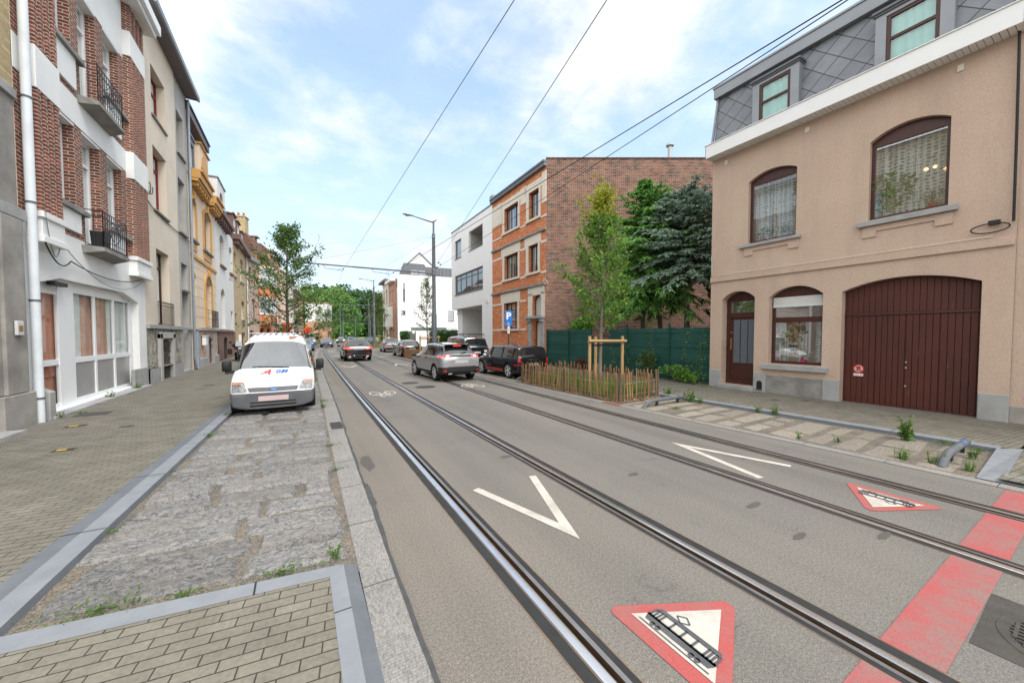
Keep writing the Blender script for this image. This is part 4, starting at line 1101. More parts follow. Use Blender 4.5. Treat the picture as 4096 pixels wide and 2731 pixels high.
m = MB(); m.box(o(16.98), o(18.25), -.07, .02, 0, .72); m.add([(o(11.76), -.22, 0), (o(11.98), -.22, 0), (o(11.98), .02, 0), (o(11.76), .02, 0), (o(11.76), -.22, .66), (o(11.98), -.22, .66), (o(11.98), .02, .78), (o(11.76), .02, .78)], [(0,3,2,1),(4,5,6,7),(0,1,5,4),(1,2,6,5),(2,3,7,6),(3,0,4,7)])
m.each('stone_plinth', M['grey_stone'], h, bevel=.015)
m = MB(); m.box(o(12.6), o(13.15), -.03, .1, 3.05, 3.14); m.build('roller_box', M['black'], h)
# downpipe between the first two houses
dp = MB(); dp.tube([(o(11.60), -.13, 13), (o(11.60), -.13, .02)], .075, 14); p = dp.build('downpipe', M['pipe'], h, smooth=60)
m = MB()
for z in (6.75, 4.62, 2.6, .55): m.tube([(o(11.60), -.13, z), (o(11.60), -.13, z+.035)], .088, 14)
m.each('pipe_clamp', M['greymetal'], p, smooth=60)
t = thing('flower_pot', 'black square flower pot behind the railing of the lower balcony', 'flower pot', (XL+.2, 14.45, 4.262), LEFT)
m = MB(); m.add([(-.15,-.13,0),(.15,-.13,0),(.15,.13,0),(-.15,.13,0),(-.19,-.15,.45),(.19,-.15,.45),(.19,.15,.45),(-.19,.15,.45)], [(0,3,2,1),(0,1,5,4),(1,2,6,5),(2,3,7,6),(3,0,4,7)]); m.build('pot', M['trim'], t)
m = MB(); m.box(-.18, .18, -.14, .14, .40, .42); m.build('soil', M['earth'], t)

# --- cream house with dark red windows
h = LH('cream_house', 'tall cream rendered house with dark red window frames and rubble stone base', 18.42)
o = lambda v: v-18.42
C_ = [(19.75, 21.5, 10.62, 12.55, 'redframe'), (19.72, 21.4, 6.9, 9.4, 'redframe'), (19.76, 21.4, 2.3, 5.35, 'maroon')]
D_ = [(23.3, 24.5, 10.66, 12.65), (23.32, 24.5, 6.9, 9.48)]
m = MB(); m.wall(rect(0, o(22.95), 2.2, 14.1), [rect(o(a), o(b), c, d) for a, b, c, d, _ in C_], .32); m.build('wall', M['cream'], h)
m = MB(); m.wall(rect(o(22.95), o(25.08), 0, 14.1), [rect(o(a), o(b), c, d) for a, b, c, d in D_]+[rect(o(23.45), o(24.55), .12, 4.0), rect(o(23.45), o(24.55), 4.15, 5.42)], .4, .03); m.build('stair_wall', M['greyrend'], h)
for a, b, c, d, f in C_: window(h, o(a), o(b), c, d, y=.27, fm=f, fr=.09, trans=(d-.62,), mull=(.5,) if c > 3 else (.62,), back=[('curtain', 0, 1, 0, 1)])
for a, b, c, d in D_: window(h, o(a), o(b), c, d, y=.36, fm='redframe', fr=.08, trans=(d-.6,), back='curtain')
window(h, o(23.45), o(24.55), .12, 4.0, y=.4, fm='maroon', fr=.12, trans=(2.9,), glass='glassdark', name='door')
window(h, o(23.45), o(24.55), 4.15, 5.42, y=.4, fm='maroon', fr=.07, glass='glassdark', back='curtain')
m = MB()
for a, b, z in ((19.68, 21.56, 10.62), (19.64, 21.5, 6.9), (23.2, 24.6, 10.66), (23.2, 24.6, 6.9), (23.4, 24.6, 4.13)): m.box(o(a), o(b), -.07, .27, z-.09, z)
m.each('stone_sill', M['darkstone'], h, bevel=.01)
m = MB(); m.box(-.02, o(22.98), -.1, .02, 2.14, 2.30); m.box(o(22.98), o(25.1), -.06, .03, 2.14, 2.28); m.build('stone_ledge', M['grey_stone'], h, bevel=.012)
m = MB(); m.wall(rect(0, o(22.95), .62, 2.14), [arch(o(19.9), o(21.3), .625, 1.52, 1.72)], .3); m.build('rubble_cladding', M['rubble'], h)
m = MB(); m.wall(rect(0, o(22.95), 0, .62), [rect(o(19.9), o(21.3), .02, .615)], .3, -.07); m.each('stone_plinth', M['grey_stone'], h)
m = MB(); m.box(o(19.6), o(19.88), -.1, .02, .0, 1.95); m.box(o(21.32), o(21.6), -.1, .02, 0, 1.95); m.box(o(19.6), o(21.6), -.1, .02, 1.75, 2.0); m.each('cellar_surround', M['greyrend'], h, bevel=.01)
window(h, o(19.9), o(21.3), .05, 1.52, 1.72, y=.26, fm='maroon', fr=.06, glass='glassdark', name='cellar_window')
grille(h, o(19.92), o(21.28), .06, 1.5, .05, 10, 'cellar_grille', style=2)
grille(h, o(19.7), o(21.45), 2.3, 3.25, -.10, 12, 'window_railing', y1=.02, style=2)
m = MB(); m.box(-.02, o(25.1), -.48, .02, 14.1, 14.2); m.build('soffit', M['soffit'], h)
m = MB(); m.box(-.02, o(25.14), -.56, -.48, 14.08, 14.3); m.build('eave_gutter', M['zinc'], h)
m = MB(); m.prism([(-.56, 14.2), (4, 17.2), (9, 14.2)], 0, o(25.08), T=lambda a, y, b: (y, a, b)); m.build('roof', M['tiles'], h)
shell(h, o(25.08), 9, 0, 14.15, M['cream'], top=False)
m = MB(); m.box(o(23.65), o(23.78), -.05, .03, 1.35, 1.65); m.build('house_bell', M['galv'], h)
m = MB(); m.tube([(o(25.0), -.1, 14.0), (o(25.0), -.1, .7), (o(25.08), -.12, .55), (o(25.1), -.2, .1)], .055, 10); m.build('downpipe', M['zincpipe'], h, smooth=60)
t = thing('cable_box', 'grey street cable cabinet standing between cream house and ochre trimmed house', 'cabinet', (XL+.02, 25.5, 0), LEFT)
m = MB(); m.box(-.14, .14, -.16, 0, .1, 2.05); m.build('casing', M['zincpipe'], t, bevel=.01)
m = MB()
for z in (.6, 1.1, 1.6): m.box(-.12, .12, -.166, -.158, z, z+.012)
m.build('seam', M['black'], t)

# --- cream house with ochre trim
h = LH('cream_house', 'pale peach house with ochre window surrounds, ochre cornice and arched white gable', 25.1)
o = lambda v: v-25.1
W2 = [(25.35, 26.3, 7.0, 9.0, 9.2), (28.3, 30.2, 7.0, 9.15, 9.4)]; W1 = [(25.35, 26.2, 4.0, 4.9, 5.3), (28.35, 30.05, 2.33, 5.0, 5.5)]
m = MB(); m.wall(rect(0, o(31.7), 2.2, 10.0), [arch(o(a), o(b), c, d, e) for a, b, c, d, e in W2+W1], .28); m.build('wall', M['peach'], h)
for a, b, c, d, e in W2: window(h, o(a), o(b), c, d, e, y=.22, fm='brownframe', fr=.08, trans=(d-.55,), mull=(.5,), back='curtain')
for a, b, c, d, e in W1: window(h, o(a), o(b), c, d, e, y=.22, fm='brownframe', fr=.08, trans=(d-.5,), back='curtain')
for a, b, c, d, e in W2+W1[1:]:
    m = MB(); oo = arch(o(a)-.2, o(b)+.2, c-.1 if c > 3 else c, d, e+.2); ii = arch(o(a)-.002, o(b)+.002, c, d, e)
    n = len(oo)
    for i in range(1, n):
        f = (i+1) % n
        p = [oo[i], oo[f], ii[f], ii[i]]
        m.add([(q[0], -.07, q[1]) for q in p]+[(q[0], .01, q[1]) for q in p], [(0,1,2,3), (0,4,5,1), (3,2,6,7)])
    m.box(o((a+b)/2)-.12, o((a+b)/2)+.12, -.13, .01, e+.02, e+.42); m.build('ochre_surround', M['ochre'], h)
    if c > 3:
        m = MB(); m.box(o(a)-.22, o(b)+.22, -.14, .2, c-.12, c); m.each('stone_sill', M['bluedark'], h)
        m = MB(); m.box(o(a)-.1, o(b)+.1, -.05, .01, c-.55, c-.13); m.build('ochre_apron', M['ochre'], h)
m = MB(); m.box(0, o(31.7), -.08, .01, 6.05, 6.22); m.build('ochre_band', M['ochre'], h)
m = MB()
for z in (2.9, 3.45, 4.0, 4.55, 5.1, 5.6): m.box(0, o(31.7), -.004, .003, z, z+.025)
m.each('render_joint', M['ochre'], h)
m = MB(); m.wall(rect(0, o(31.7), 0, 2.15), [arch(o(28.5), o(30.1), .1, 1.55, 1.78), rect(o(25.4), o(26.3), .1, 2.1)], .25, .01); m.build('rubble_cladding', M['rubblepink'], h)
window(h, o(25.4), o(26.3), .1, 2.1, y=.2, fm='zincpipe', fr=.1, glass='glassdark', name='door')
m = MB(); m.box(o(26.4), o(31.72), -.12, .02, 2.15, 2.32); m.box(o(26.5), o(28.2), -.1, .02, 0, .55); m.box(o(30.3), o(31.7), -.1, .02, 0, .55); m.box(o(28.2), o(28.48), -.1, .02, 0, 1.9); m.box(o(30.12), o(30.35), -.1, .02, 0, 1.9); m.each('stone_trim', M['grey_stone'], h, bevel=.01)
window(h, o(28.5), o(30.1), .1, 1.55, 1.78, y=.2, fm='maroon', fr=.06, glass='glassdark', name='cellar_window'); grille(h, o(28.52), o(30.08), .1, 1.55, .08, 9, 'cellar_grille', style=2)
grille(h, o(28.3), o(30.3), 2.34, 3.4, -.3, 14, 'balcony_railing', y1=0, style=1)
for a, b in ((25.1, 28.35), (29.35, 31.72)):
    m = MB(); m.box(o(a), o(b), -.5, .02, 10.15, 10.5); m.box(o(a)+.02, o(b)-.02, -.4, .02, 10.0, 10.15); m.box(o(a), o(b), -.6, .02, 10.5, 10.62)
    k = int((b-a)/.5)
    for i in range(k): m.box(o(a)+.2+i*.55, o(a)+.42+i*.55, -.36, .0, 9.8, 10.0)
    m.build('ochre_cornice', M['ochre'], h, bevel=.012)
m = MB(); m.box(o(28.35), o(29.35), -.16, .02, 9.98, 10.2); m.build('eave_gutter', M['zinc'], h)
m = MB(); m.prism([(.02, 10.2), (.45, 13.6), (.45, 10.2)], 0, o(31.7), T=lambda a, y, b: (y, a, b)); m.build('slate_mansard', M['slate'], h)
m = MB(); m.box(-.03, o(30.4), -.05, .6, 13.55, 13.95); m.build('eave_fascia', M['soffit'], h); m = MB(); m.box(-.03, o(30.4), -.12, .7, 13.95, 14.03); m.build('roof_edge', M['black'], h)
d = dormer(h, o(27.75), o(30.1), 10.45, 13.0, -.02, 1.2, 'peach', (o(28.25), o(29.6), 10.75, 11.9, 12.5), capo=.1, cap='ochre'); window(d, o(28.25), o(29.6), 10.75, 11.9, 12.5, y=.12, fm='ochre', fr=.1, glass='glassdark')
m = MB(); m.prism(arch(o(28.05), o(29.8), 11.75, 11.9, 12.72), -.06, -.02); m.build('ochre_arch', M['ochre'], d)
d = dormer(h, o(25.5), o(26.9), 10.6, 12.6, .05, 1, 'zincpanel', (o(25.7), o(26.7), 10.75, 12.3, 12.3)); window(d, o(25.7), o(26.7), 10.75, 12.3, y=.14, fm='pvc', fr=.08)
shell(h, o(31.7), 9, 0, 10.3, M['peach'])
t = thing('mailbox', 'white letter box hanging on the pink rubble base of the ochre trimmed house', 'mailbox', (XL+.03, 27.2, 1.3), LEFT)
m = MB(); m.box(-.22, .22, -.18, 0, 0, .5); m.build('casing', M['signwhite'], t, bevel=.02)
m = MB(); m.box(-.25, .25, -.22, .0, .5, .56); m.build('lid', M['plastic'], t)

# --- off-white house with brown base
h = LH('white_house', 'narrow off-white house with arched windows, brown base and brown bracketed cornice', 31.72)
o = lambda v: v-31.72
W_ = [(33.5, 35.2, 7.0, 8.9, 9.25), (37.6, 38.95, 7.0, 8.9, 9.2), (33.5, 35.05, 2.4, 4.9, 5.3)]
m = MB(); m.wall(rect(0, o(39.5), 2.2, 10.1), [arch(o(a), o(b), c, d, e) for a, b, c, d, e in W_]+[rect(o(37.7), o(38.7), 2.21, 3.85)], .3); m.build('wall', M['offwhite'], h)
for a, b, c, d, e in W_: window(h, o(a), o(b), c, d, e, y=.24, fm='brownpaint', fr=.09, trans=(d-.5,), back='curtain')
m = MB(); m.wall(rect(0, o(39.5), 0, 2.2), [arch(o(33.75), o(35.4), .1, 1.5, 1.75), rect(o(37.7), o(38.7), .1, 2.19)], .3, -.05); m.build('brown_base', M['brownrend'], h)
window(h, o(37.7), o(38.7), .1, 3.85, y=.3, fm='brownpaint', fr=.1, trans=(2.6,), glass='glassdark', name='door'); window(h, o(33.75), o(35.4), .1, 1.5, 1.75, y=.2, fm='maroon', glass='glassdark', name='cellar_window'); grille(h, o(33.8), o(35.35), .1, 1.5, .0, 9, 'cellar_grille')
m = MB(); m.box(0, o(37.5), -.16, .02, 2.12, 2.28)
for a, b, c, d, e in W_[:2]: m.box(o(a)-.15, o(b)+.15, -.14, .2, c-.14, c)
m.each('brown_sill', M['brownrend'], h)
m = MB(); m.box(0, o(36.6), -.55, .02, 10.1, 10.42)
for i in range(6): m.box(.25+i*.8, .45+i*.8, -.42, 0, 9.75, 10.1)
m.build('brown_cornice', M['brownpaint'], h, bevel=.01)
m = MB(); m.prism([(.02, 10.3), (.5, 13.0), (.5, 10.3)], 0, o(39.5), T=lambda a, y, b: (y, a, b)); m.build('slate_mansard', M['slate'], h)
d = dormer(h, o(33.0), o(36.0), 10.42, 13.0, -.02, 1.4, 'offwhite', (o(33.8), o(35.2), 10.7, 11.8, 12.4)); window(d, o(33.8), o(35.2), 10.7, 11.8, 12.4, y=.12, fm='brownpaint', glass='glassdark')
shell(h, o(39.5), 9, 0, 10.1, M['offwhite'])

# --- tan brick house
h = LH('brick_house', 'tan brick house with arched windows, brown cornice on brackets and white framed dormers', 39.52)
o = lambda v: v-39.52
W_ = [(39.9, 41.2, 7.1, 9.0, 9.25), (43.9, 46.2, 7.1, 9.1, 9.4), (44.1, 46.3, 3.4, 5.0, 5.3)]
m = MB(); m.wall(rect(0, o(48.2), 0, 10.2), [arch(o(a), o(b), c, d, e) for a, b, c, d, e in W_]+[rect(o(39.95), o(41.1), .1, 3.8), rect(o(43.9), o(46.6), .1, 2.1)], .28); m.build('wall', M['bricktan'], h)
for a, b, c, d, e in W_: window(h, o(a), o(b), c, d, e, y=.2, fm='pvc', fr=.08, mull=(.5,), back='curtain', sill=(.1, .12, .1, 'grey_stone'))
window(h, o(39.95), o(41.1), .1, 3.8, y=.22, fm='brownframe', fr=.12, trans=(2.6,), glass='glassdark', name='door'); window(h, o(43.9), o(46.6), .1, 2.1, y=.22, fm='doorwood', fr=.3, mull=(.5,), glass='glassdark', name='garage_door')
m = MB(); m.box(0, o(48.2), -.5, .02, 10.2, 10.65)
for i in range(5): m.box(.2+i*.6, .4+i*.6, -.4, 0, 9.85, 10.2)
m.build('brown_cornice', M['brownpaint'], h, bevel=.01)
m = MB(); m.prism([(.0, 10.6), (.8, 12.6), (.8, 10.6)], 0, o(48.2), T=lambda a, y, b: (y, a, b)); m.build('slate_mansard', M['slate'], h)
for a in (40.2, 42.6, 45.3):
    d = dormer(h, o(a), o(a)+1.5, 10.62, 12.5 if a < 45 else 12.2, .02, 1.2, 'brownpaint', (o(a)+.2, o(a)+1.3, 10.75, 12.1, 12.1), cap='brownpaint', capo=.14); window(d, o(a)+.2, o(a)+1.3, 10.75, 12.1, y=.03, fm='pvc', fr=.12, mull=(.5,))
shell(h, o(48.2), 9, 0, 10.3, M['bricktan'])
m = MB(); m.tube([(o(48.1), -.1, 10.2), (o(48.1), -.1, .1)], .055, 8); m.build('downpipe', M['pipe'], h, smooth=60)
t = thing('meter_box', 'white meter box on the tan brick wall behind the motorcycle', 'meter box', (XL, 42.1, 1.0), LEFT)
m = MB(); m.box(-.3, .3, -.16, 0, 0, .9); m.build('casing', M['signwhite'], t, bevel=.02)
m = MB(); m.box(-.02, .02, -.17, -.158, .1, .8); m.build('door_seam', M['plastic'], t)

# --- beyond the bend the facade line turns to the right
def bend(s0):  # point on the turned facade line, s metres after its start
    a = R(9.6); return (-4.9+.12+s0*sin(a), 48.25+s0*cos(a), LEFT-a)
def far_house(name, label, s0, w_, H, mat, wins, fm='pvc', bay=None, roof='tiles', rh=1.6, base=None, cor='whitetrim', dormers=(), doors=(), sillm='grey_stone', mull=(.5,)):
    x, y, rz = bend(s0); h = house(name, label, 'house', x, y, rz)
    hol = [arch(a, b, c, d, e) for a, b, c, d, e in wins]+[rect(*q) for q in doors]
    m = MB(); m.wall(rect(0, w_, 0, H), hol, .22); m.build('wall', M[mat], h)
    for a, b, c, d, e in wins: window(h, a, b, c, d, e, y=.16, fm=fm, fr=.09, mull=mull, back='curtain', sill=(.08, .1, .08, sillm))
    for q in doors: window(h, *q, y=.18, fm='brownframe', fr=.14, trans=(q[3]-.6,), glass='glassdark', name='door')
    m = MB(); m.box(-.03, w_+.03, -.4, .02, H, H+.35); m.build('cornice', M[cor], h)
    if rh:
        m = MB(); m.prism([(-.1, H+.35), (1.1, H+.35+rh), (6, H+.35+rh), (8, H+.35)], 0, w_, T=lambda a, yy, b: (yy, a, b)); m.build('roof', M[roof], h)
    shell(h, w_, 8, 0, H+.3, M[mat], top=not rh)
    return h
far_house('brick_house', 'pink brick house between tan brick house and orange brick bay house', 0, 3.7, 10.0, 'brickpink', [(.5, 1.35, 7.3, 9.3, 9.3), (2.2, 3.1, 7.3, 9.3, 9.3), (1.3, 2.7, 3.8, 5.9, 5.9)], fm='brownframe', roof='slate', rh=2.0, doors=[(.5, 1.8, .1, 2.4)], cor='zinc')
h = far_house('brick_house', 'orange brick house with two storey white framed bay window and tall chimney stack', 3.72, 6.0, 11.0, 'brickorange', [], roof='tiles', rh=2.3, doors=[(.5, 2.2, .1, 2.7), (3.4, 5.2, .1, 2.7)], cor='brownpaint')
m = MB()
for z0, z1 in ((3.3, 4.3), (6.4, 7.7)):
    m.prism([(.5, 0), (1.2, -.9), (4.4, -.9), (5.1, 0)], z0, z1, T=lambda a, yy, b: (a, b, yy))
m.build('brick_bay', M['brickorange'], h)
m = MB()
for z0, z1 in ((4.3, 4.42), (6.28, 6.4), (7.7, 7.82), (9.8, 10.1), (3.15, 3.3)): m.prism([(.42, 0), (1.15, -.98), (4.45, -.98), (5.18, 0)], z0, z1, T=lambda a, yy, b: (a, b, yy))
m.each('bay_ledge', M['limestone'], h)
for z0, z1 in ((4.42, 6.28), (7.82, 9.8)):
    m = MB()
    for (a, b), (c, d) in (((.5, 0), (1.2, -.9)), ((1.2, -.9), (4.4, -.9)), ((4.4, -.9), (5.1, 0))):
        k = 4 if c-a > 2 else 1
        for i in range(k+1):
            t_ = i/k; m.box(lerp(a, c, t_)-.06, lerp(a, c, t_)+.06, lerp(b, d, t_)-.06, lerp(b, d, t_)+.06, z0, z1)
        for zz in (z0+.05, z1-.55, z1-.05): m.bar((a, b, zz), (c, d, zz), .09, .1)
    f = m.build('bay_window', M['pvc'], h)
    m = MB(); m.prism([(.56, 0), (1.24, -.85), (4.36, -.85), (5.04, 0)], z0, z1, T=lambda a, yy, b: (a, b, yy)); m.build('pane', M['glassdark'], f)
    m = MB(); m.prism([(.7, 0), (1.3, -.7), (4.3, -.7), (4.9, 0)], z0, z1, T=lambda a, yy, b: (a, b, yy)); m.build('curtain', M['curtain'], f)
m = MB(); m.box(5.0, 6.0, 1.5, 8, 11.35, 14.4); m.box(4.9, 6.1, 1.2, 8.1, 14.4, 14.55); m.build('party_gable', M['brickdark'], h)
m = MB(); m.box(4.7, 6.0, 2.4, 5.2, 14.4, 16.7); m.box(4.62, 6.08, 2.3, 5.3, 16.7, 16.85); ch = m.build('chimney', M['brickyel'], h)
m = MB()
for i in range(5): m.tube([(5.3, 2.7+i*.55, 16.85), (5.3, 2.7+i*.55, 17.35)], .13, 8)
m.build('chimney_pot', M['terra'], ch)
x0_ = 9.75
specs = [
 (4.6, 12.3, 'bricksal', 'salmon brick house with pale window surrounds beyond the street tree', 'zincpipe', 3),
 (4.4, 11.2, 'peach', 'peach painted house beyond the street tree with white windows', 'whitetrim', 2),
 (4.6, 10.4, 'limestone', 'pale stone house far down the left side with grey garage', 'brownpaint', 2),
 (4.4, 9.6, 'brickdark', 'dark brick house with white bands far down the left side', 'whitetrim', 2),
 (4.6, 9.0, 'bricksal', 'last small salmon brick house before the site signs on the left', 'brownpaint', 2)]
for w_, H, mt, lab, cr, nw in specs:
    wn = []
    for fz in (3.6, 6.6, 9.4)[:3 if H > 12 else 2]:
        wn += [(.6, 1.7, fz, fz+1.9, fz+2.05), (2.7, 3.8, fz, fz+1.9, fz+2.05)]
    hh = far_house('brick_house' if 'brick' in lab else 'painted_house', lab, x0_, w_, H, mt, wn, rh=1.2, cor=cr, doors=[(.7, 1.8, .1, 2.6), (2.4, 4.0, .1, 2.5)], sillm='limestone')
    if 'dark brick' in lab or mt == 'bricksal':
        m = MB()
        for z in (3.3, 6.2): m.box(0, w_, -.05, .01, z, z+.22)
        m.each('stone_band', M['limestone'], hh)
    x0_ += w_+.02
# brick party wall building beyond the site signs
h = house('brick_building', 'flat roofed brick building with white upper gable, far down the left side behind garden walls', 'building', 1.4, 121.8, R(-30))
PL = lambda z0, z1, x1, e: ([(-e, -e), (x1+e, -e), (x1+e-.345*9, 9), (-.345*9-e, 9)], z0, z1)
for nm, mt, q in (('wall', 'bricksal', PL(0, 5.8, 6.4, 0)), ('upper_wall', 'white', PL(5.8, 11, 6.4, .02)), ('roof_edge', 'stake', PL(11, 11.35, 6.4, .12))):
    m = MB(); m.prism(*q, T=lambda a, yy, b: (a, b, yy)); m.build(nm, M[mt], h)
for y in (.8, 3.4, 6.0):
    for z in (1, 4.2, 7.4): m = MB(); m.prism([(6.3-.345*y, y), (6.5-.345*y, y), (6.5-.345*(y+1.6), y+1.6), (6.3-.345*(y+1.6), y+1.6)], z, z+2, T=lambda a, yy, b: (a, b, yy)); m.build('window', M['glassdark'], h)
for i, (s0, w_, H, mt, lab) in enumerate(((33.5, 9, 2.0, 'doorwood', 'weathered wooden garden fence past the site signs'), (43, 6, 2.3, 'limestone', 'pale garden wall in front of the far brick building'))):
    x, y, rz = bend(s0); t = thing('garden_wall' if i else 'garden_fence', lab, 'wall' if i else 'fence', (x, y, 0), rz)
    m = MB()
    if i: m.box(0, w_, 0, .2, 0, H)
    else:
        for k in range(int(w_/.16)): m.box(k*.16, k*.16+.15, 0, .03, .05, H+U(-.04, .04))
    m.build('panel', M['brownframe' if i == 9 else ('limestone' if i else 'bark')], t)
    m = MB()
    for k in range(4): m.box(k*w_/3-.06, k*w_/3+.06, -.04, .24, 0, H+.1)
    m.each('post', M['grey_stone'], t)
# telecom cables slung along the left facades
def cable(name, label, pts, r, mat='wire', sag=0, n=14, cat='cable', group=None):
    P = []
    for a, b in zip(pts, pts[1:]):
        a, b = Vector(a), Vector(b)
        for i in range(n):
            t = i/n; p = a.lerp(b, t); p.z -= sag*4*t*(1-t); P.append(p)
    P.append(Vector(pts[-1]))
    m = MB(); m.tube(P, r, 5); return tag(m.build(name, M[mat], smooth=80), label, cat, group)
cable('facade_cable', 'black cable sagging across the white house above the shop window', [(-4.68, 11.8, 3.9), (-4.82, 13.2, 3.7), (-4.82, 18.2, 3.95)], .014, sag=.28)
cable('facade_cable', 'thin grey cable drooping lower across the shop window lintel', [(-4.66, 11.8, 4.6), (-4.75, 12.6, 4.05), (-4.82, 18.1, 3.85)], .009, 'wiregrey', sag=.65)
cable('facade_cable', 'black cable running along cream house below the middle windows', [(-4.84, 18.5, 7.0), (-4.86, 20, 6.78), (-4.86, 25, 6.72)], .018, sag=.06)
t = thing('cable_coil', 'small coil of cable hanging on the cream house wall', 'cable coil', (-4.84, 18.65, 7.35), LEFT)
m = MB(); m.tube([(.18*cos(a), -.02-.004*i, .22*sin(a)) for i, a in enumerate([2*pi*k/14 for k in range(30)])], .014, 5); m.build('coil', M['wire'], t)
# ------------------------------------------------------------------ right side: tan rendered house
XR = 12.87
h = house('tan_house', 'tan roughcast house with slate mansard roof, arched windows and wide maroon garage doors', 'house', XR, 7.80, RIGHT)
DOOR = (.42, 1.48, .19, 3.13, 3.38); LW = (1.91, 3.28, 1.0, 3.08, 3.37); GAR = (3.70, 6.07, .03, 3.08, 3.34)
W1 = (1.22, 2.57, 4.90, 6.91, 7.11); W2 = (4.18, 5.54, 4.87, 6.87, 7.10)
m = MB(); m.wall(rect(0, 6.49, 0, 8.10), [arch(*q) for q in (DOOR, LW, GAR, W1, W2)], .30); m.build('wall', M['tan'], h)
m = MB(); m.box(-.001, 6.47, -.055, .01, 3.77, 3.95); m.build('string_course', M['tan'], h, bevel=.008)
for x0, x1, z in ((1.12, 2.66, 4.775), (4.08, 5.62, 4.70)):
    m = MB(); m.box(x0, x1, -.035, .01, z-.13, z); m.box(x0, x0+.27, -.035, .01, z-.27, z-.13); m.box(x1-.27, x1, -.035, .01, z-.27, z-.13); m.build('sill_apron', M['tan'], h)
m = MB()
for x0, x1, z0, z1, pj in ((.98, 2.72, 4.78, 4.90, .11), (3.99, 5.70, 4.71, 4.86, .12), (1.74, 3.44, .82, .99, .12)):
    m.add([(x0, -pj, z0), (x1, -pj, z0), (x1, .12, z0), (x0, .12, z0), (x0, -pj, z1-.02), (x1, -pj, z1-.02), (x1, .12, z1), (x0, .12, z1)], [(0,3,2,1),(4,5,6,7),(0,1,5,4),(1,2,6,5),(2,3,7,6),(3,0,4,7)])
m.each('stone_sill', M['grey_stone'], h, bevel=.012)
# stone base
m = MB()
m.box(.0, .415, -.03, .28, 0, .65); m.box(1.485, 1.86, -.03, .02, 0, .66); m.box(3.32, 3.695, -.035, .28, 0, .64); m.box(6.075, 6.49, -.035, .28, 0, .63); m.each('stone_base', M['grey_stone'], h, bevel=.018)
m = MB(); m.box(1.86, 3.32, -.012, .02, .0, .62); m.build('rubble_base', M['darkstone'], h, bevel=.008)
m = MB(); m.box(.36, 1.52, -.16, .3, 0, .175); m.build('door_step', M['grey_stone'], h, bevel=.015)
m = MB(); m.prism(arch(1.60, 1.76, .12, .34, .42), -.035, -.031); bs = m.build('boot_scraper', M['black'], h)
m = MB(); m.bar((1.59, -.06, .14), (1.77, -.06, .14), .015, .03); m.build('scraper_blade', M['iron'], bs)
m = MB(); m.box(3.6, 6.2, -.1, .28, 0, .028); m.build('threshold', M['grey_stone'], h)
# entrance door
oA = arch(.42, 1.48, .19, 3.13, 3.38)
m = MB(); m.wall(oA, [rect(.56, 1.36, .34, 2.48), rect(.56, 1.40, 2.66, 3.05)], .05, .30); m.box(.5, 1.42, .28, .33, 2.50, 2.62); dr = m.build('front_door', M['maroon'], h)
m = MB(); m.box(.5, 1.42, .325, .35, .2, 2.5); m.box(.60, 1.34, .31, .33, .38, .80); m.build('door_leaf', M['doorwood'] if 0 else M['maroon'], dr, bevel=.008)
m = MB()
for a, b in ((.66, .87), (.90, 1.11), (1.14, 1.34)): m.box(a, b, .318, .323, .93, 2.42)
m.build('ribbed_glass', M['frostblue'], dr)
m = MB(); m.box(.56, 1.4, .33, .335, 2.66, 3.05); m.build('fanlight_pane', M['glassdark'], dr)
m = MB(); m.box(.555, .60, .305, .318, 1.38, 1.78); m.build('brass_plate', M['gold'], dr)
m = MB(); m.tube([(.515, .12, 1.42), (.515, .05, 1.44), (.515, .05, 1.62), (.515, .12, 1.66)], .014, 6); m.build('grab_handle', M['chrome'], dr)
text_mesh('80', .10, M['gold'], 'house_number', dr, Matrix.Translation((.60, .303, 1.98)) @ Matrix.Rotation(R(90), 4, 'X'), .004)
# lower window with roller shutter
lw = window(h, *LW, y=.20, fm='maroon', fr=.085, trans=((2.36, .16),), glass='glassmid', back=[('lace', 0, .13, 0, .6), ('lace2', .13, .3, 0, .58), ('lace2', .45, .64, 0, .58), ('lace', .78, 1, 0, .6), ('curtain', 0, 1, .72, .9)], by=.22)
m = MB(); m.prism(arch(1.95, 3.24, 3.02, 3.06, 3.34), .19, .205); m.build('head_panel', M['maroon'], lw)
m = MB()
for i in range(6): m.box(1.95, 3.24, .175+.004*(i % 2), .20, 2.80+i*.045, 2.80+i*.045+.041)
m.box(1.95, 3.24, .168, .2, 2.755, 2.80); m.build('roller_shutter', M['plastic'], lw)
# garage doors
gz = 2.44
m = MB(); o_ = arch(*GAR); n0 = 12
m.prism(o_, .24, .27); gd = m.build('garage_door', M['garage'], h)
for (a, b, z0, z1) in ((3.75, 4.34, .08, gz-.04), (4.35, 4.88, .08, gz-.04), (4.90, 5.45, .08, gz-.04), (5.46, 6.02, .08, gz-.04)):
    m = MB(); k = 5; wd = (b-a)/k
    for i in range(k): m.box(a+i*wd+.005, a+(i+1)*wd-.005, .205, .235, z0, z1)
    m.build('door_leaf', M['garage'], gd, bevel=.005)
m = MB(); k = 20; wd = (6.02-3.75)/k
for i in range(k):
    x = 3.75+(i+.5)*wd; zt = 3.08+.26*(1-((x-4.885)/1.185)**2)-.03; m.box(x-wd/2+.004, x+wd/2-.004, .212, .238, gz+.04, zt)
m.build('overhead_panel', M['garage'], gd, bevel=.005)
m = MB(); m.box(3.72, 6.05, .185, .24, gz-.03, gz+.035); m.box(3.72, 6.05, .195, .24, .035, .08); m.build('garage_rail', M['maroon'], gd, bevel=.006)
m = MB()
for z in (1.22, 1.08, .62): m.tube([(4.915, .20, z-.02), (4.915, .20, z+.02)], .018, 8)
m.each('lock_plate', M['galv'], gd)
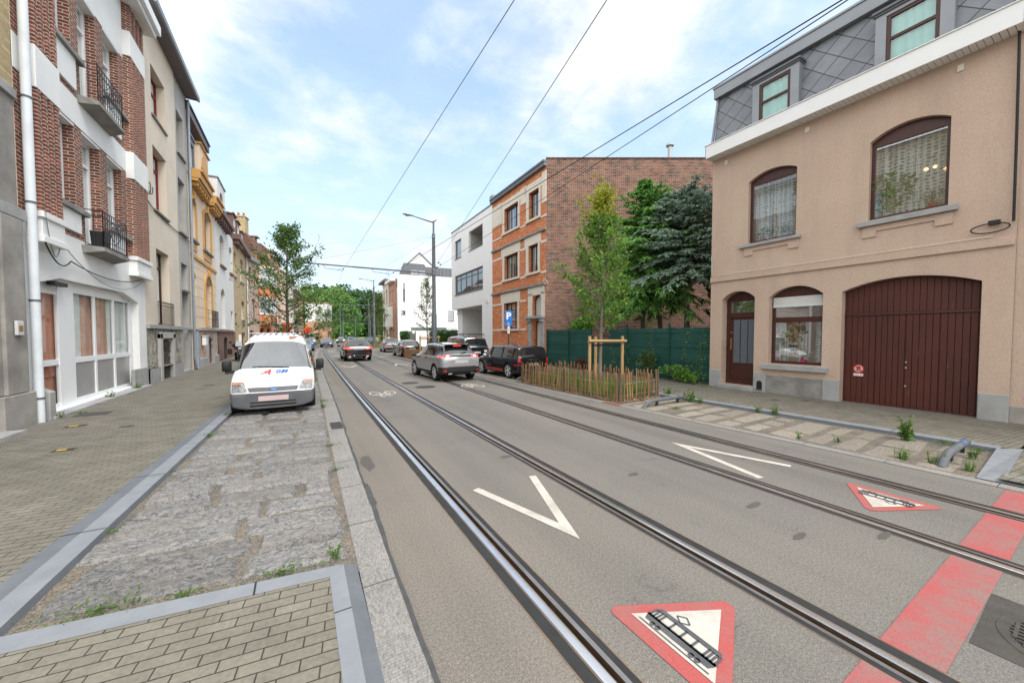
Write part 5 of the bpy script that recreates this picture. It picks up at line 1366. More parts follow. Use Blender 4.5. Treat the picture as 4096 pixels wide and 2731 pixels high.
t = thing('no_parking_sign', 'round red no parking sign with white plate on the maroon garage door', 'sign', (XR+.197, 7.80-4.03, .985), RIGHT)
m = MB(); m.prism([(.115*cos(2*pi*i/32), .115*sin(2*pi*i/32)) for i in range(32)], -.004, 0); m.build('red_disc', M['signred'], t)
m = MB(); m.prism([(.088*cos(2*pi*i/32), .088*sin(2*pi*i/32)) for i in range(32)], -.0055, -.004); m.build('cream_field', M['whitepaint'], t)
text_mesh('P', .15, M['black'], 'letter', t, Matrix.Translation((0, -.0065, 0)) @ Matrix.Rotation(R(90), 4, 'X'), .001, bold=.006)
m = MB(); m.add([(-.082, -.0092, .062), (-.062, -.0092, .082), (.082, -.0092, -.062), (.062, -.0092, -.082)], [(3, 2, 1, 0)]); m.build('slash', M['signred'], t)
m = MB(); m.box(-.10, .10, -.004, 0, -.195, -.128); m.build('plate', M['signwhite'], t)
text_mesh('1VCX 054', .045, M['signred'], 'plate_text', t, Matrix.Translation((0, -.0055, -.161)) @ Matrix.Rotation(R(90), 4, 'X'), .0008, bold=.001)
# upper windows with lace
for q, bk in ((W1, [('lace', 0, 1, .0, .99, .032)]), (W2, [('lace', 0, 1, .0, .97, .032)])):
    wn = window(h, *q, y=.14, fm='maroon', fr=.075, glass='glassmid', back=bk, by=.26)
    x0, x1, z0, z1, zt = q
    m = MB(); oo = arch(x0+.03, x1-.03, z1-.13, z1-.02, zt-.03); m.prism(oo, .135, .15); m.build('head_panel', M['maroon'], wn)
    m = MB(); m.box(x0-.1, x1+.1, 1.2, 1.3, z0-.1, zt+.1); m.build('room_wall', M['room'], wn)
# fascia, soffit, mansard
m = MB(); m.box(-.04, 6.52, -.42, -.39, 8.08, 8.51); m.box(-.04, -.01, -.42, .3, 8.08, 8.51); m.box(6.49, 6.52, -.42, .3, 8.08, 8.51); m.box(-.06, 6.54, -.45, -.36, 8.51, 8.535); m.build('fascia', M['whitetrim'], h, bevel=.008)
m = MB()
for i in range(65): m.box(i*.1+.005, i*.1+.093, -.39, .02, 8.085, 8.10)
m.build('soffit', M['whitetrim'], h)
m = MB(); m.box(-.01, 6.49, -.39, .1, 8.45, 8.50); m.build('box_gutter', M['zinc'], h)
mt_ = MB(); mt_.prism([(.0, 8.45), (.34, 10.45), (.34, 8.45)], .0, 6.49, T=lambda a, y, b: (y, a, b)); mt_.build('slate_mansard', M['bigslate'], h)
m = MB(); m.box(-.12, 6.6, .16, .6, 10.36, 10.74); m.box(-.15, 6.63, .13, .6, 10.70, 10.77); m.build('roof_trim', M['zinc'], h, bevel=.01)
m = MB(); m.prism([(.2, 10.7), (4, 13.2), (8, 10.7)], -.05, 6.5, T=lambda a, y, b: (y, a, b)); m.build('roof', M['tiles'], h)
m = MB(); m.bar((-.03, -.06, 8.5), (-.03, .3, 10.4), .07, .07); m.build('corner_strip', M['zinc'], h)
for x0, x1 in ((1.30, 2.58), (4.22, 5.54)):
    m = MB(); wx0, wx1 = x0+.20, x1-.22
    m.wall(rect(x0, x1, 8.5, 10.0), [rect(wx0, wx1, 8.66, 9.86)], .08, -.05)
    m.quad((x0, .4, 8.5), (x0, -.05, 8.5), (x0, -.05, 10), (x0, .4, 10)); m.quad((x1, -.05, 8.5), (x1, .4, 8.5), (x1, .4, 10), (x1, -.05, 10))
    d = m.build('dormer', M['zinc'], h)
    m = MB(); m.box(x0-.05, x1+.05, -.13, .5, 10.0, 10.06); m.box(x0-.02, x1+.02, -.09, .4, 9.95, 10.0); m.build('dormer_cap', M['zincpanel'], d)
    wn = window(d, wx0, wx1, 8.66, 9.86, y=-.03, fm='maroon', fr=.075, trans=(9.28,), glass='glass', back=[('curtteal', 0, 1, 0, 1, .012)])
m = MB(); m.quad((0, 9, 0), (0, 0, 0), (0, 0, 8.1), (0, 9, 8.1)); m.quad((0, 8.9, 8.1), (0, .3, 8.1), (0, .34, 10.5), (0, 8.9, 10.5)); m.quad((6.49, 9, 0), (0, 9, 0), (0, 9, 10.7), (6.49, 9, 10.7)); m.build('side_wall', M['tan'], h)
m = MB()
for x in (.42, 2.75, 5.6): m.box(x, x+.1, -.03, .0, 7.78, 7.93)
m.each('wall_vent', M['limestone'], h, bevel=.006)
t = cable('facade_cable', 'pale cable clipped along the string course of the tan house', [(XR-.07, 7.75, 4.7), (XR-.07, 7.72, 4.0), (XR-.07, 4.5, 3.99), (XR-.07, 1.6, 4.0)], .012, 'limestone')
t = cable('facade_cable', 'thick black cable running up the right edge of the tan house', [(XR-.08, 1.38, 8.1), (XR-.08, 1.36, 6), (XR-.08, 1.35, 4.25)], .022, 'wire')
t = thing('cable_coil', 'loop of black cable with small junction box right of the garage', 'cable coil', (XR-.05, 1.55, 4.18), RIGHT)
m = MB(); m.tube([(.26*cos(a)-.1, -.02, .10*sin(a)) for a in [2*pi*k/16 for k in range(17)]], .013, 5); m.build('coil', M['wire'], t)
m = MB(); m.box(-.12, .04, -.07, 0, .05, .15); m.build('junction_box', M['black'], t, bevel=.01)
# neighbour at the right edge
h = house('neighbour_house', 'neighbouring tan rendered house with dark plinth at the right edge of the photo', 'house', XR, 1.31, RIGHT)
m = MB(); m.box(.0, 7, .03, 8, .4, 8.6); m.build('wall', M['tan'], h)
m = MB(); m.box(.0, 7, .0, .3, 0, .4); m.build('plinth', M['concrete'], h, bevel=.01)
# potted plants behind the panes
def blades(mb, c, n, ln, wd, spread=.6, up=.7, r=rnd, bend_=.35, seg=3, mi=0, cone=None):
    """tuft of bent pointed blades"""
    for _ in range(n):
        a = r.uniform(0, 2*pi); el = r.gauss(up, .25)*pi/2; L = ln*r.uniform(.6, 1.2); w_ = wd*r.uniform(.7, 1.3)
        dx, dy = cos(a), sin(a); px, py = -dy, dx; base = Vector(c)+Vector((r.gauss(0, spread*.3), r.gauss(0, spread*.3), 0)); vs = []; p = base.copy(); e = el
        for i in range(seg+1):
            k = w_*(1-(i/seg)**1.6)/2 if i else w_*.35
            vs += [p+Vector((px*k, py*k, 0)), p-Vector((px*k, py*k, 0))]
            p = p+Vector((dx*cos(e), dy*cos(e), sin(e)))*L/seg; e -= bend_
        mb.add(vs, [(2*i, 2*i+1, 2*i+3, 2*i+2) for i in range(seg)], mi)
def leafcloud(mb, c, n, rad, size, r=rnd, mi=0, flat_=0.3, up=.4):
    """leaf-sized folded quads spread through an ellipsoid"""
    for _ in range(n):
        while True:
            v = Vector((r.uniform(-1, 1), r.uniform(-1, 1), r.uniform(-1, 1)))
            if .15 < v.length < 1: break
        p = Vector(c)+Vector((v.x*rad[0], v.y*rad[1], v.z*rad[2]))
        leaf(mb, p, size*r.uniform(.6, 1.3), r, v, mi, up)
def leaf(mb, p, s, r, out=Vector((0, 0, 1)), mi=0, up=.4, elong=1.6):
    d = (Vector((r.gauss(0, 1), r.gauss(0, 1), r.gauss(0, 1)))*.7+out*.6).normalized()
    nrm = Vector((r.gauss(0, .6), r.gauss(0, .6), 1))*up+Vector((r.gauss(0, 1), r.gauss(0, 1), r.gauss(0, 1)))*(1-up)
    sd = d.cross(nrm)
    if sd.length < .05: sd = d.orthogonal()
    sd.normalize(); f = sd.cross(d)*.12*s
    a = p; b = p+d*s*elong; mdl = p+d*s*elong*.5
    mb.add([a, mdl+sd*s*.5+f, b, mdl-sd*s*.5+f], [(0, 1, 2), (0, 2, 3)], mi)
def houseplant(lab, x, y, z, hgt, wid, pot, lm, n=120, size=.05):
    t = thing('house_plant', lab, 'house plant', (x, y, z), 0)
    m = MB(); m.lathe([(.06, 0), (.085, .15), (.09, .15), (.075, .14)], n=14); m.build('pot', M[pot], t, smooth=40)
    m = MB(); leafcloud(m, (0, 0, .15+hgt*.55), n, (wid*.5, wid, hgt*.5), size); m.build('leaves', M[lm], t)
    m = MB(); m.tube([(0, 0, .1), (.02, .03, .15+hgt*.8)], .012, 5); m.build('stem', M['bark'], t)
houseplant('big variegated plant behind the large upper window of the tan house', XR+.32, 3.35, 4.9, .95, .5, 'plastic', 'leafmaple', 260, .07)
houseplant('small flowering plant at the right side of the large upper window', XR+.3, 2.55, 4.9, .35, .2, 'signred', 'weed', 60, .04)
houseplant('pot plant at the left of the small upper window of the tan house', XR+.30, 6.25, 4.92, .3, .25, 'terra', 'weed', 80, .045)
houseplant('red flowered pot plant at the right of the small upper window', XR+.3, 5.65, 4.92, .25, .2, 'plastic', 'leaf', 70, .04)
houseplant('leafy rubber plant behind the lower window of the tan house', XR+.36, 5.35, 1.3, .8, .28, 'trim', 'leafmaple', 110, .08)
houseplant('small cactus in bright pink pot on the lower window sill', XR+.27, 5.05, 1.02, .14, .06, 'pinkpot', 'weed', 50, .03)
t = thing('ceiling_lamp', 'lit ceiling lamp with three warm bulbs seen through the large upper window', 'lamp', (XR+.75, 2.62, 6.05), 0)
m = MB()
for i, (a, b) in enumerate(((0, 0), (-.1, .14), (.08, -.16))): m.lathe([(.001, -.05), (.04, -.02), (.045, .02), (.001, .05)], (a, b, -.05*i), 10)
m.build('bulb', M['lit'], t, smooth=60)
m = MB(); m.tube([(0, 0, .05), (0, 0, .9)], .01, 5); m.build('rod', M['gold'], t)

# ------------------------------------------------------------------ orange brick house with the great party wall
A12 = R(1.2)
h = house('brick_house', 'three storey orange brick house with pale stone window surrounds and huge brown party wall', 'house', 12.9+7.42*sin(A12), 18.05+7.42*cos(A12), RIGHT-A12)
o = lambda s: 7.42-s
WB = [(5.37, 3.36, 9.27, 10.98, 3), (1.99, .80, 9.25, 11.0, 2), (5.37, 3.38, 5.88, 7.58, 3), (2.02, .88, 5.88, 7.63, 2), (5.44, 3.43, 2.33, 4.19, 3)]
m = MB(); m.wall(rect(0, 7.42, 0, 12.0), [rect(o(a), o(b), c, d) for a, b, c, d, _ in WB]+[arch(o(1.53), o(.51), .12, 4.05, 4.43)], .25); m.build('wall', M['brickorange'], h)
for a, b, c, d, k in WB:
    window(h, o(a), o(b), c, d, y=.2, fm='brownframe', fr=.085, mull=tuple((i+1)/k for i in range(k-1)), glass='glassdark', back=[('curtain', 0, .45, 0, 1), ('curtain', .55, 1, 0, 1)] if c > 3 else [('curtain', .66, 1, 0, 1), ('curtain', 0, .3, 0, 1)])
m = MB(); pj = -.035
for a, b, c, d, k in WB:
    top = {9.27: 11.55, 9.25: 11.55, 5.88: 8.22, 2.33: 4.9}[c]
    e = .33
    for xa, xb, za, zb in ((o(a)-.3, o(a), c, d), (o(b), o(b)+.2, c, d)): m.box(xa, xb, pj, .02, za, zb)
    m.box(o(a)-.48, o(b)+e, pj, .02, d, top)
    m.box(o(a)-.34, o(b)+.22, -.12, .2, c-.14, c)
m.box(o(7.42), o(5.75), pj, .02, 10.1, 11.62); m.box(o(3.05), o(2.3), pj, .02, 10.55, 11.62); m.box(o(.46), o(0), pj, .02, 9.9, 11.75)
for za, zb in ((7.5, 7.66), (5.66, 5.8), (4.1, 4.24), (2.19, 2.33), (9.05, 9.17)):
    for xa, xb in ((7.42, 5.7), (3.05, 2.3), (.55, 0)):
        if zb < 4.3 and xa < 1: continue
        m.box(o(xa), o(xb), pj+.008, .02, za, zb)
m.box(o(2.05), o(1.53), pj, .02, 3.05, 4.55); m.box(o(.51), o(.1), pj, .02, 3.05, 4.55)
m.wall([(o(2.05), 4.4), (o(.1), 4.4), (o(.1), 4.95), (o(2.05), 4.95)], [], .02, pj)
m.build('stone_surround', M['limestone'], h)
m = MB(); m.box(0, 7.42, -.13, .02, 8.22, 8.36); m.box(0, 7.42, -.14, .02, 4.94, 5.08); m.each('stone_cornice', M['darkstone'], h, bevel=.015)
m = MB(); m.box(o(2.1), o(.08), -.28, .02, 2.92, 3.08); m.box(o(1.98), o(1.58), -.2, .02, 2.72, 2.92); m.box(o(.5), o(.14), -.2, .02, 2.72, 2.92)
m.box(o(1.95), o(1.58), -.1, .1, 0, 2.72); m.box(o(.48), o(.14), -.1, .1, 0, 2.72); m.box(o(2.0), o(1.55), -.14, .1, 0, .75); m.box(o(.5), o(.12), -.14, .1, 0, .75); m.build('door_surround', M['grey_stone'], h, bevel=.015)
window(h, o(1.53), o(.51), 3.06, 4.05, 4.43, y=.2, fm='brownframe', fr=.08, glass='frostpale', name='fanlight')
d = window(h, o(1.5), o(.52), .12, 2.75, 2.9, y=.22, fm='doorwood', fr=.16, glass='frostpale', name='front_door')
m = MB(); m.box(o(1.36), o(.66), .21, .26, .22, 1.0); m.build('door_panel', M['doorwood'], d, bevel=.01)
m = MB(); m.box(-.02, 7.44, -.2, .3, 11.98, 12.2); m.box(-.02, 7.46, -.25, .3, 12.2, 12.32); m.build('parapet', M['zincpanel'], h, bevel=.01)
m = MB(); m.box(o(7.42), o(6.9), -.22, .3, 12.32, 12.55); m.build('parapet_end', M['zinc'], h)
Mi = (Matrix.Translation(h.location) @ Matrix.Rotation(RIGHT-A12, 4, 'Z')).inverted()
psi = R(30.22); ux, uy = cos(psi), -sin(psi)
C0 = Vector((12.90, 18.05, 0))
def pw(s, z, dp=0): return (C0.x+ux*s-uy*dp*0+sin(psi)*dp, C0.y+uy*s+cos(psi)*dp, z)
m = MB()
m.add([pw(-.02, 0), pw(13, 0), pw(13, 12.42), pw(-.02, 12.42), pw(0, 0, .4), pw(13, 0, .4), pw(13, 12.42, .4), pw(0, 12.42, .4)], [(0, 1, 2, 3), (3, 2, 6, 7), (1, 5, 6, 2)])
Minv = Mi
k_ = m.build('party_wall', M['brickold'], h, inv=Mi, uvf=None)
uvl = k_.data.uv_layers[0].data
for p in k_.data.polygons:
    for li in p.loop_indices:
        q = m.v[k_.data.loops[li].vertex_index]; uvl[li].uv = ((q[0]-C0.x)*ux+(q[1]-C0.y)*uy, q[2])
m = MB()
for i in range(44): a = i*.3-.03; m.add([pw(a, 12.42, -.05), pw(a+.285, 12.42, -.05), pw(a+.285, 12.42, .5), pw(a, 12.42, .5), pw(a, 12.47, -.05), pw(a+.285, 12.47, -.05), pw(a+.285, 12.47, .5), pw(a, 12.47, .5)], [(4,5,6,7),(0,1,5,4),(1,2,6,5),(2,3,7,6),(3,0,4,7)])
m.build('coping', M['tiles'], h, inv=Mi)
m = MB(); m.box(.0, 7.42, 9, 9.2, 0, 12.3); m.quad((0, 9, 0), (0, 0, 0), (0, 0, 12), (0, 9, 12)); m.build('side_wall', M['brickold'], h)
m = MB(); m.box(.02, 7.3, .3, 9, 12.15, 12.25); m.build('flat_roof', M['zinc'], h)
p_ = pw(8.05, 12.3, 1.6)
m = MB(); m.tube([(p_[0], p_[1], 12.2), (p_[0], p_[1], 13.95)], .13, 12); m.tube([(p_[0], p_[1], 13.95), (p_[0], p_[1], 14.05)], .24, 12); q = m.build('flue_pipe', M['galv'], h, inv=Mi, smooth=50)
m = MB(); m.tube([(o(.16), -.06, 5.12), (o(.16), -.1, 5.3), (o(-.02), -.1, 5.25), (o(-.06), .1, 5.0)], .02, 5); m.build('cable_bracket', M['plastic'], h)

# white modern house with car port
h = house('white_house', 'white modern house with ribbon window, recessed loggia and overhanging upper floors above a car port', 'house', 12.9+16.75*sin(A12), 18.05+16.75*cos(A12), RIGHT-A12)
o = lambda s: 16.75-s
m = MB(); m.wall(rect(0, 9.33, 4.40, 11.98), [rect(o(12.22), o(9.22), 9.33, 11.04), rect(o(15.77), o(14.07), 9.23, 10.96), rect(o(15.86), o(9.2), 5.76, 7.6)], .25); m.build('wall', M['whitemod'], h)
m = MB(); m.box(o(9.36), 9.33, .0, 6, 0, 4.40); m.box(o(16.7), o(9.36), 3.6, 3.9, 0, 4.4); m.box(o(16.7), o(15.4), .6, 3.6, 0, 4.4); m.build('lower_wall', M['whitemod'], h)
m = MB(); m.box(o(15.4), o(9.36), 3.55, 3.59, 0, 2.0); m.build('car_port_gate', M['grey_stone'], h)
m = MB(); m.quad((0, 0, 4.4), (0, 8, 4.4), (9.33, 8, 4.4), (9.33, 0, 4.4)); m.build('soffit', M['whitemod'], h)
m = MB()
for a, b, c, d in ((o(12.22), o(9.22), 9.33, 11.04),):
    m.quad((a, 2.4, c), (b, 2.4, c), (b, 2.4, d), (a, 2.4, d)); m.quad((a, .2, c), (a, 2.4, c), (a, 2.4, d), (a, .2, d)); m.quad((b, 2.4, c), (b, .2, c), (b, .2, d), (b, 2.4, d)); m.quad((a, .2, c), (b, .2, c), (b, 2.4, c), (a, 2.4, c)); m.quad((a, 2.4, d), (b, 2.4, d), (b, .2, d), (a, .2, d))
m.build('loggia', M['greyrend'], h)
m = MB(); m.box(o(12.25), o(9.2), -.03, .2, 9.27, 9.33); m.box(o(15.8), o(14.05), -.05, .2, 9.17, 9.23); m.box(o(15.9), o(9.18), -.05, .2, 5.68, 5.76); m.each('metal_sill', M['zincpanel'], h)
window(h, o(15.77), o(14.07), 9.23, 10.96, y=.12, fm='zincpanel', fr=.1, mull=(.85,), glass='glassdark', back='curtain')
window(h, o(15.86), o(9.2), 5.76, 7.6, y=.12, fm='zincpanel', fr=.11, mull=(.2, .4, .6, .8), trans=((7.15, .08),), glass='glassdark')
m = MB(); m.box(-.03, 9.36, -.04, 8, 11.98, 12.08); m.build('roof_edge', M['zincpanel'], h)
m = MB(); m.quad((0, 8, 4.4), (0, 0, 4.4), (0, 0, 11.98), (0, 8, 11.98)); m.quad((0, 8, 0), (9.33, 8, 0), (9.33, 8, 12), (0, 8, 12)); m.box(-2.1, .0, 1.4, 8, 4.4, 11.4); m.build('side_wall', M['whitemod'], h)
m = MB(); m.box(-2.15, .0, 1.35, 8, 11.4, 11.47); m.build('side_roof_edge', M['zincpanel'], h)
t = thing('alarm_box', 'small white and red alarm box on the white modern house', 'alarm box', (12.9+8.26*sin(A12)-.0, 18.05+8.26*cos(A12), 4.62), RIGHT-A12)
m = MB(); m.box(-.1, .1, -.1, 0, -.18, .2); m.build('casing', M['signwhite'], t, bevel=.02)
m = MB(); m.box(-.07, .07, -.11, -.098, -.17, -.02); m.build('red_lamp', M['signred'], t)

# white block with zinc top floor (side wall faces the camera)
h = house('white_building', 'white rendered block with dark zinc top floor and terrace, behind the street lamp', 'building', 13.45, 59, R(-8))
m = MB(); m.wall(rect(0, 9.5, 0, 11.45), [rect(.82, 1.12, 7.25, 10.1), rect(.5, 1.15, 5.15, 5.75), rect(.5, 1.1, 1.95, 2.5), rect(8.0, 9.0, 4.2, 5.9)], .2); m.box(9.5, 15, .6, 9, 0, 5.2); m.build('wall', M['whitemod'], h)
for q in ((.82, 1.12, 7.25, 10.1), (.5, 1.15, 5.15, 5.75), (.5, 1.1, 1.95, 2.5), (8.0, 9.0, 4.2, 5.9)): window(h, *q, y=.15, fm='zincpanel', fr=.05, glass='glassdark', sill=(.06, .08, .05, 'zincpanel'))
m = MB(); m.quad((0, 1.7, 0), (0, 0, 0), (0, 0, 10.4), (0, 1.7, 10.4)); m.quad((9.5, 0, 0), (9.5, 12, 0), (9.5, 12, 11.4), (9.5, 0, 11.4)); m.build('side_wall', M['whitemod'], h)
m = MB(); m.prism([(-.05, 9.6), (-.05, 10.6), (1.0, 13.4), (4.2, 13.4), (4.5, 13.0), (9.5, 13.0), (9.5, 11.45), (1.2, 11.45)], .5, 1.7); m.build('zinc_storey', M['zincpanel'], h)
m = MB()
for x in [1.3+i*.62 for i in range(13)]: m.box(x, x+.05, .46, .52, 11.5, 13.0)
m.build('zinc_seam', M['zinc'], h)
window(h, 2.0, 4.5, 11.55, 12.45, y=.43, fm='zincpanel', fr=.07, mull=(.5,), glass='glassdark', name='terrace_door')
grille(h, .9, 7.2, 11.45, 12.2, .08, 10, 'terrace_railing')
m = MB(); m.box(2.0, 9.5, -.03, .02, 2.6, 3.1); m.build('ground_window', M['glassdark'], h)
h = house('white_house', 'house with white pointed gable rising behind the zinc topped block', 'house', 18.8, 75, R(-8))
m = MB(); m.prism([(0, 0), (7, 0), (7, 14.6), (2.7, 18.6), (0, 16.0)], 0, 9); m.build('wall', M['offwhite'], h)
m = MB(); m.prism([(-.15, 15.85), (-.1, 16.1), (2.7, 18.85), (7.2, 14.72), (7.2, 14.4), (2.7, 18.55)], -.12, 9.2); m.build('roof', M['zincpanel'], h)
# houses farther along on the right: facade faces the street
def rhouse(name, lab, x, y, w_, H, mt, wins, bands=None, cor='whitetrim', bal=False, fm='pvc'):
    a = R(1.5 if y < 80 else 10.5); h = house(name, lab, 'house', x, y, RIGHT-a)
    m = MB(); m.wall(rect(0, w_, 0, H), [arch(*q) for q in wins], .2); m.build('wall', M[mt], h)
    for q in wins: window(h, *q, y=.15, fm=fm, fr=.09, trans=(q[3]-.5,), back='curtain', sill=(.1, .12, .1, 'limestone'))
    m = MB(); m.box(-.1, w_+.1, -.7, .02, H, H+.4); m.build('cornice', M[cor], h)
    shell(h, w_, 9, 0, H+.3, M[mt])
    if bands:
        m = MB()
        for z0, z1 in bands: m.box(0, w_, -.06, .01, z0, z1)
        m.each('white_band', M['white'], h)
    if bal: grille(h, .6, w_-.6, 6.5, 7.5, -.7, 10, 'balcony_railing', y1=0)
    return h
h = rhouse('brick_house', 'red brick house with white bay beside the zinc topped block', 13.55, 65.9, 5.2, 10.6, 'bricksal', [(.6, 1.7, 7.2, 9.2, 9.4), (3.2, 4.3, 7.2, 9.2, 9.4), (.5, 1.7, .2, 2.7, 2.7), (3.4, 4.6, .2, 2.8, 2.8)])
m = MB(); m.prism([(.3, 0), (.8, -.8), (2.7, -.8), (3.1, 0)], 3.2, 6.6, T=lambda a, yy, b: (a, b, yy)); m.build('white_bay', M['white'], h)
h = rhouse('brick_house', 'brown stone house with bracketed cornice and iron balcony, right side', 13.62, 71.95, 6.0, 11.2, 'limestone', [(.8, 2, 3.6, 6, 6.3), (3.6, 4.8, 3.6, 6, 6.3), (.8, 2, 7.6, 9.8, 10.0), (3.6, 4.8, 7.6, 9.8, 10.0), (.8, 2.0, .2, 2.9, 2.9), (3.3, 5.0, .6, 2.8, 2.8)], cor='brownpaint', bal=True, fm='brownframe')
t = thing('awning', 'small maroon shop awning on the brown stone house', 'awning', (13.6, 70.2, 2.9), RIGHT)
m = MB(); m.add([(0, 0, .6), (1.5, 0, .6), (1.5, -.9, 0), (0, -.9, 0), (1.5, -.9, -.2), (0, -.9, -.2)], [(3, 2, 1, 0), (5, 4, 2, 3)]); m.build('fabric', M['awning'], t)
m = MB(); m.bar((0, 0, .3), (0, -.9, 0), .03, .03); m.bar((1.5, 0, .3), (1.5, -.9, 0), .03, .03); m.build('bracket', M['blackmetal'], t)
h = rhouse('brick_building', 'low salmon brick building with pale roof band beyond the ivy, right side', 19.4, 107, 16, 9.3, 'bricksal', [(1+3.6*i, 3+3.6*i, 7.0, 9.0, 9.0) for i in range(4)], cor='whitetrim', fm='brownframe')
m = MB(); m.prism([(-.5, 9.6), (3.5, 13.2), (8, 9.6)], 0, 16, T=lambda a, yy, b: (yy, a, b)); m.build('roof', M['tiles'], h)
# ------------------------------------------------------------------ vehicles
def body_mesh(st, glass, crown=.02, lev=2, arches=(), r=.33, W=1.8, parts=None):
    """loft of cross-sections -> smooth shell, wheel arches cut out; material index = part id"""
    vs = []; fs = []; ms = []
    for (y, zb, zl, zt, hw, hr) in st:
        gh = zt-zl
        H_ = [(0, zb), (hw*.80, zb), (hw*.965, zb+.07), (hw, zb+.45*(zl-zb)), (hw*.985, zl-.035), (lerp(hw, hr, .10)*.975, zl+.015 if gh > .1 else zl-.005),
              (hr, zl+gh*.86 if gh > .2 else zl+gh*.75), (hr*.72, zt-.004), (0, zt+crown)]
        ring = H_ + [(-a, b) for a, b in H_[-2:0:-1]]
        vs += [(a, y, b) for a, b in ring]
    n = 16
    for i in range(len(st)-1):
        for k in range(n):
            k2 = (k+1) % n; fs.append((i*n+k, i*n+k2, (i+1)*n+k2, (i+1)*n+k)); kk = min(k, 15-k); ms.append(glass(i, kk))
    for e, rv in ((0, 0), (len(st)-1, 1)):
        for k in range(8):
            a = [e*n+k, e*n+k+1, e*n+(16-k-1) % 16, e*n+(16-k) % 16]
            a = list(dict.fromkeys(a)); fs.append(tuple(a if rv else a[::-1])); ms.append(glass(-1 if e == 0 else -2, k))
    me = bpy.data.meshes.new('b'); me.from_pydata(vs, [], [f[::-1] for f in fs]); me.polygons.foreach_set('material_index', ms)
    npart = 40
    bm = bmesh.new(); bm.from_mesh(me); bmesh.ops.recalc_face_normals(bm, faces=bm.faces)
    cl = bm.edges.layers.float.new('crease_edge')
    for e in bm.edges:
        if len(e.link_faces) == 2 and e.link_faces[0].material_index != e.link_faces[1].material_index: e[cl] = .75
    for e in bm.edges:
        y0, y1 = e.verts[0].co.y, e.verts[1].co.y
        if abs(y0-y1) < 1e-5 and (abs(y0-st[0][0]) < 1e-4 or abs(y0-st[-1][0]) < 1e-4) and len(e.link_faces) == 2: e[cl] = max(e[cl], .35)
    bm.to_mesh(me); bm.free()
    for i in range(npart): me.materials.append(M['black'])
    ob = bpy.data.objects.new('b', me); col.objects.link(ob)
    s = ob.modifiers.new('s', 'SUBSURF'); s.levels = s.render_levels = lev
    cut = []
    for yy in arches:
        m = MB(); m.lathe([(r, -W), (r, W)], (0, yy, r*.93), 28, 2, axis='x')
        # two stubs, one each side, so the floor stays closed
        m = MB()
        for sgn in (-1, 1): m.lathe([(r, sgn*(W/2-.27)), (r, sgn*(W/2+.2))], (0, yy, r*.90), 28, 2, axis='x')
        c = m.build('c', [M['black']]*npart); c.data.polygons.foreach_set('material_index', [2]*len(c.data.polygons)); cut.append(c)
        bmm = bmesh.new(); bmm.from_mesh(c.data); bmesh.ops.recalc_face_normals(bmm, faces=bmm.faces); bmm.to_mesh(c.data); bmm.free()
        b = ob.modifiers.new('x', 'BOOLEAN'); b.operation = 'DIFFERENCE'; b.object = c; b.solver = 'EXACT'
    dg = bpy.context.evaluated_depsgraph_get(); out = bpy.data.meshes.new_from_object(ob.evaluated_get(dg))
    for o in cut+[ob]: bpy.data.objects.remove(o)
    return out

def regions(me, regs, ids):
    """cut the shell along the outline of each region (convex polygon seen from the front/rear 'F' or the side 'S') and mark it"""
    bm = bmesh.new(); bm.from_mesh(me)
    for (view, poly, lo, hi, pid) in regs:
        for sg in (1, -1):
            def inbox(f):
                c = f.calc_center_median()
                if view == 'F': return lo <= c.y <= hi
                return lo <= c.x*sg <= hi
            P = [(a*sg, b) for a, b in poly] if view == 'F' else poly
            if view == 'F' and sg == -1 and all(abs(a+poly[(len(poly)-i) % len(poly)][0]) < 1e-6 for i, (a, b) in enumerate(poly)) and min(a for a, b in poly) < 0: continue
            ar = sum(P[i][0]*P[(i+1) % len(P)][1]-P[(i+1) % len(P)][0]*P[i][1] for i in range(len(P)))
            if ar < 0: P = P[::-1]
            cx = sum(a for a, b in P)/len(P); cz = sum(b for a, b in P)/len(P); rad = max(hypot(a-cx, b-cz) for a, b in P)+.25
            for i in range(len(P)):
                (a, b), (c, d) = P[i], P[(i+1) % len(P)]
                nx, nz = d-b, -(c-a)
                near = [f for f in bm.faces if inbox(f) and hypot((f.calc_center_median().x if view == 'F' else f.calc_center_median().y)-cx, f.calc_center_median().z-cz) < rad]
                geom = list({e for f in near for e in f.edges})+near+list({v for f in near for v in f.verts})
                if not near: continue
                co_ = (a, 0, b) if view == 'F' else (0, a, b); no_ = (nx, 0, nz) if view == 'F' else (0, nx, nz)
                bmesh.ops.bisect_plane(bm, geom=geom, dist=1e-5, plane_co=co_, plane_no=no_)
            for f in bm.faces:
                if not inbox(f): continue
                c = f.calc_center_median(); u = c.x if view == 'F' else c.y; ok = True
                for i in range(len(P)):
                    (a, b), (e, d) = P[i], P[(i+1) % len(P)]
                    if (e-a)*(c.z-b)-(d-b)*(u-a) < -1e-5: ok = False; break
                if ok and f.material_index in ids: f.material_index = pid
    bm.to_mesh(me); bm.free()

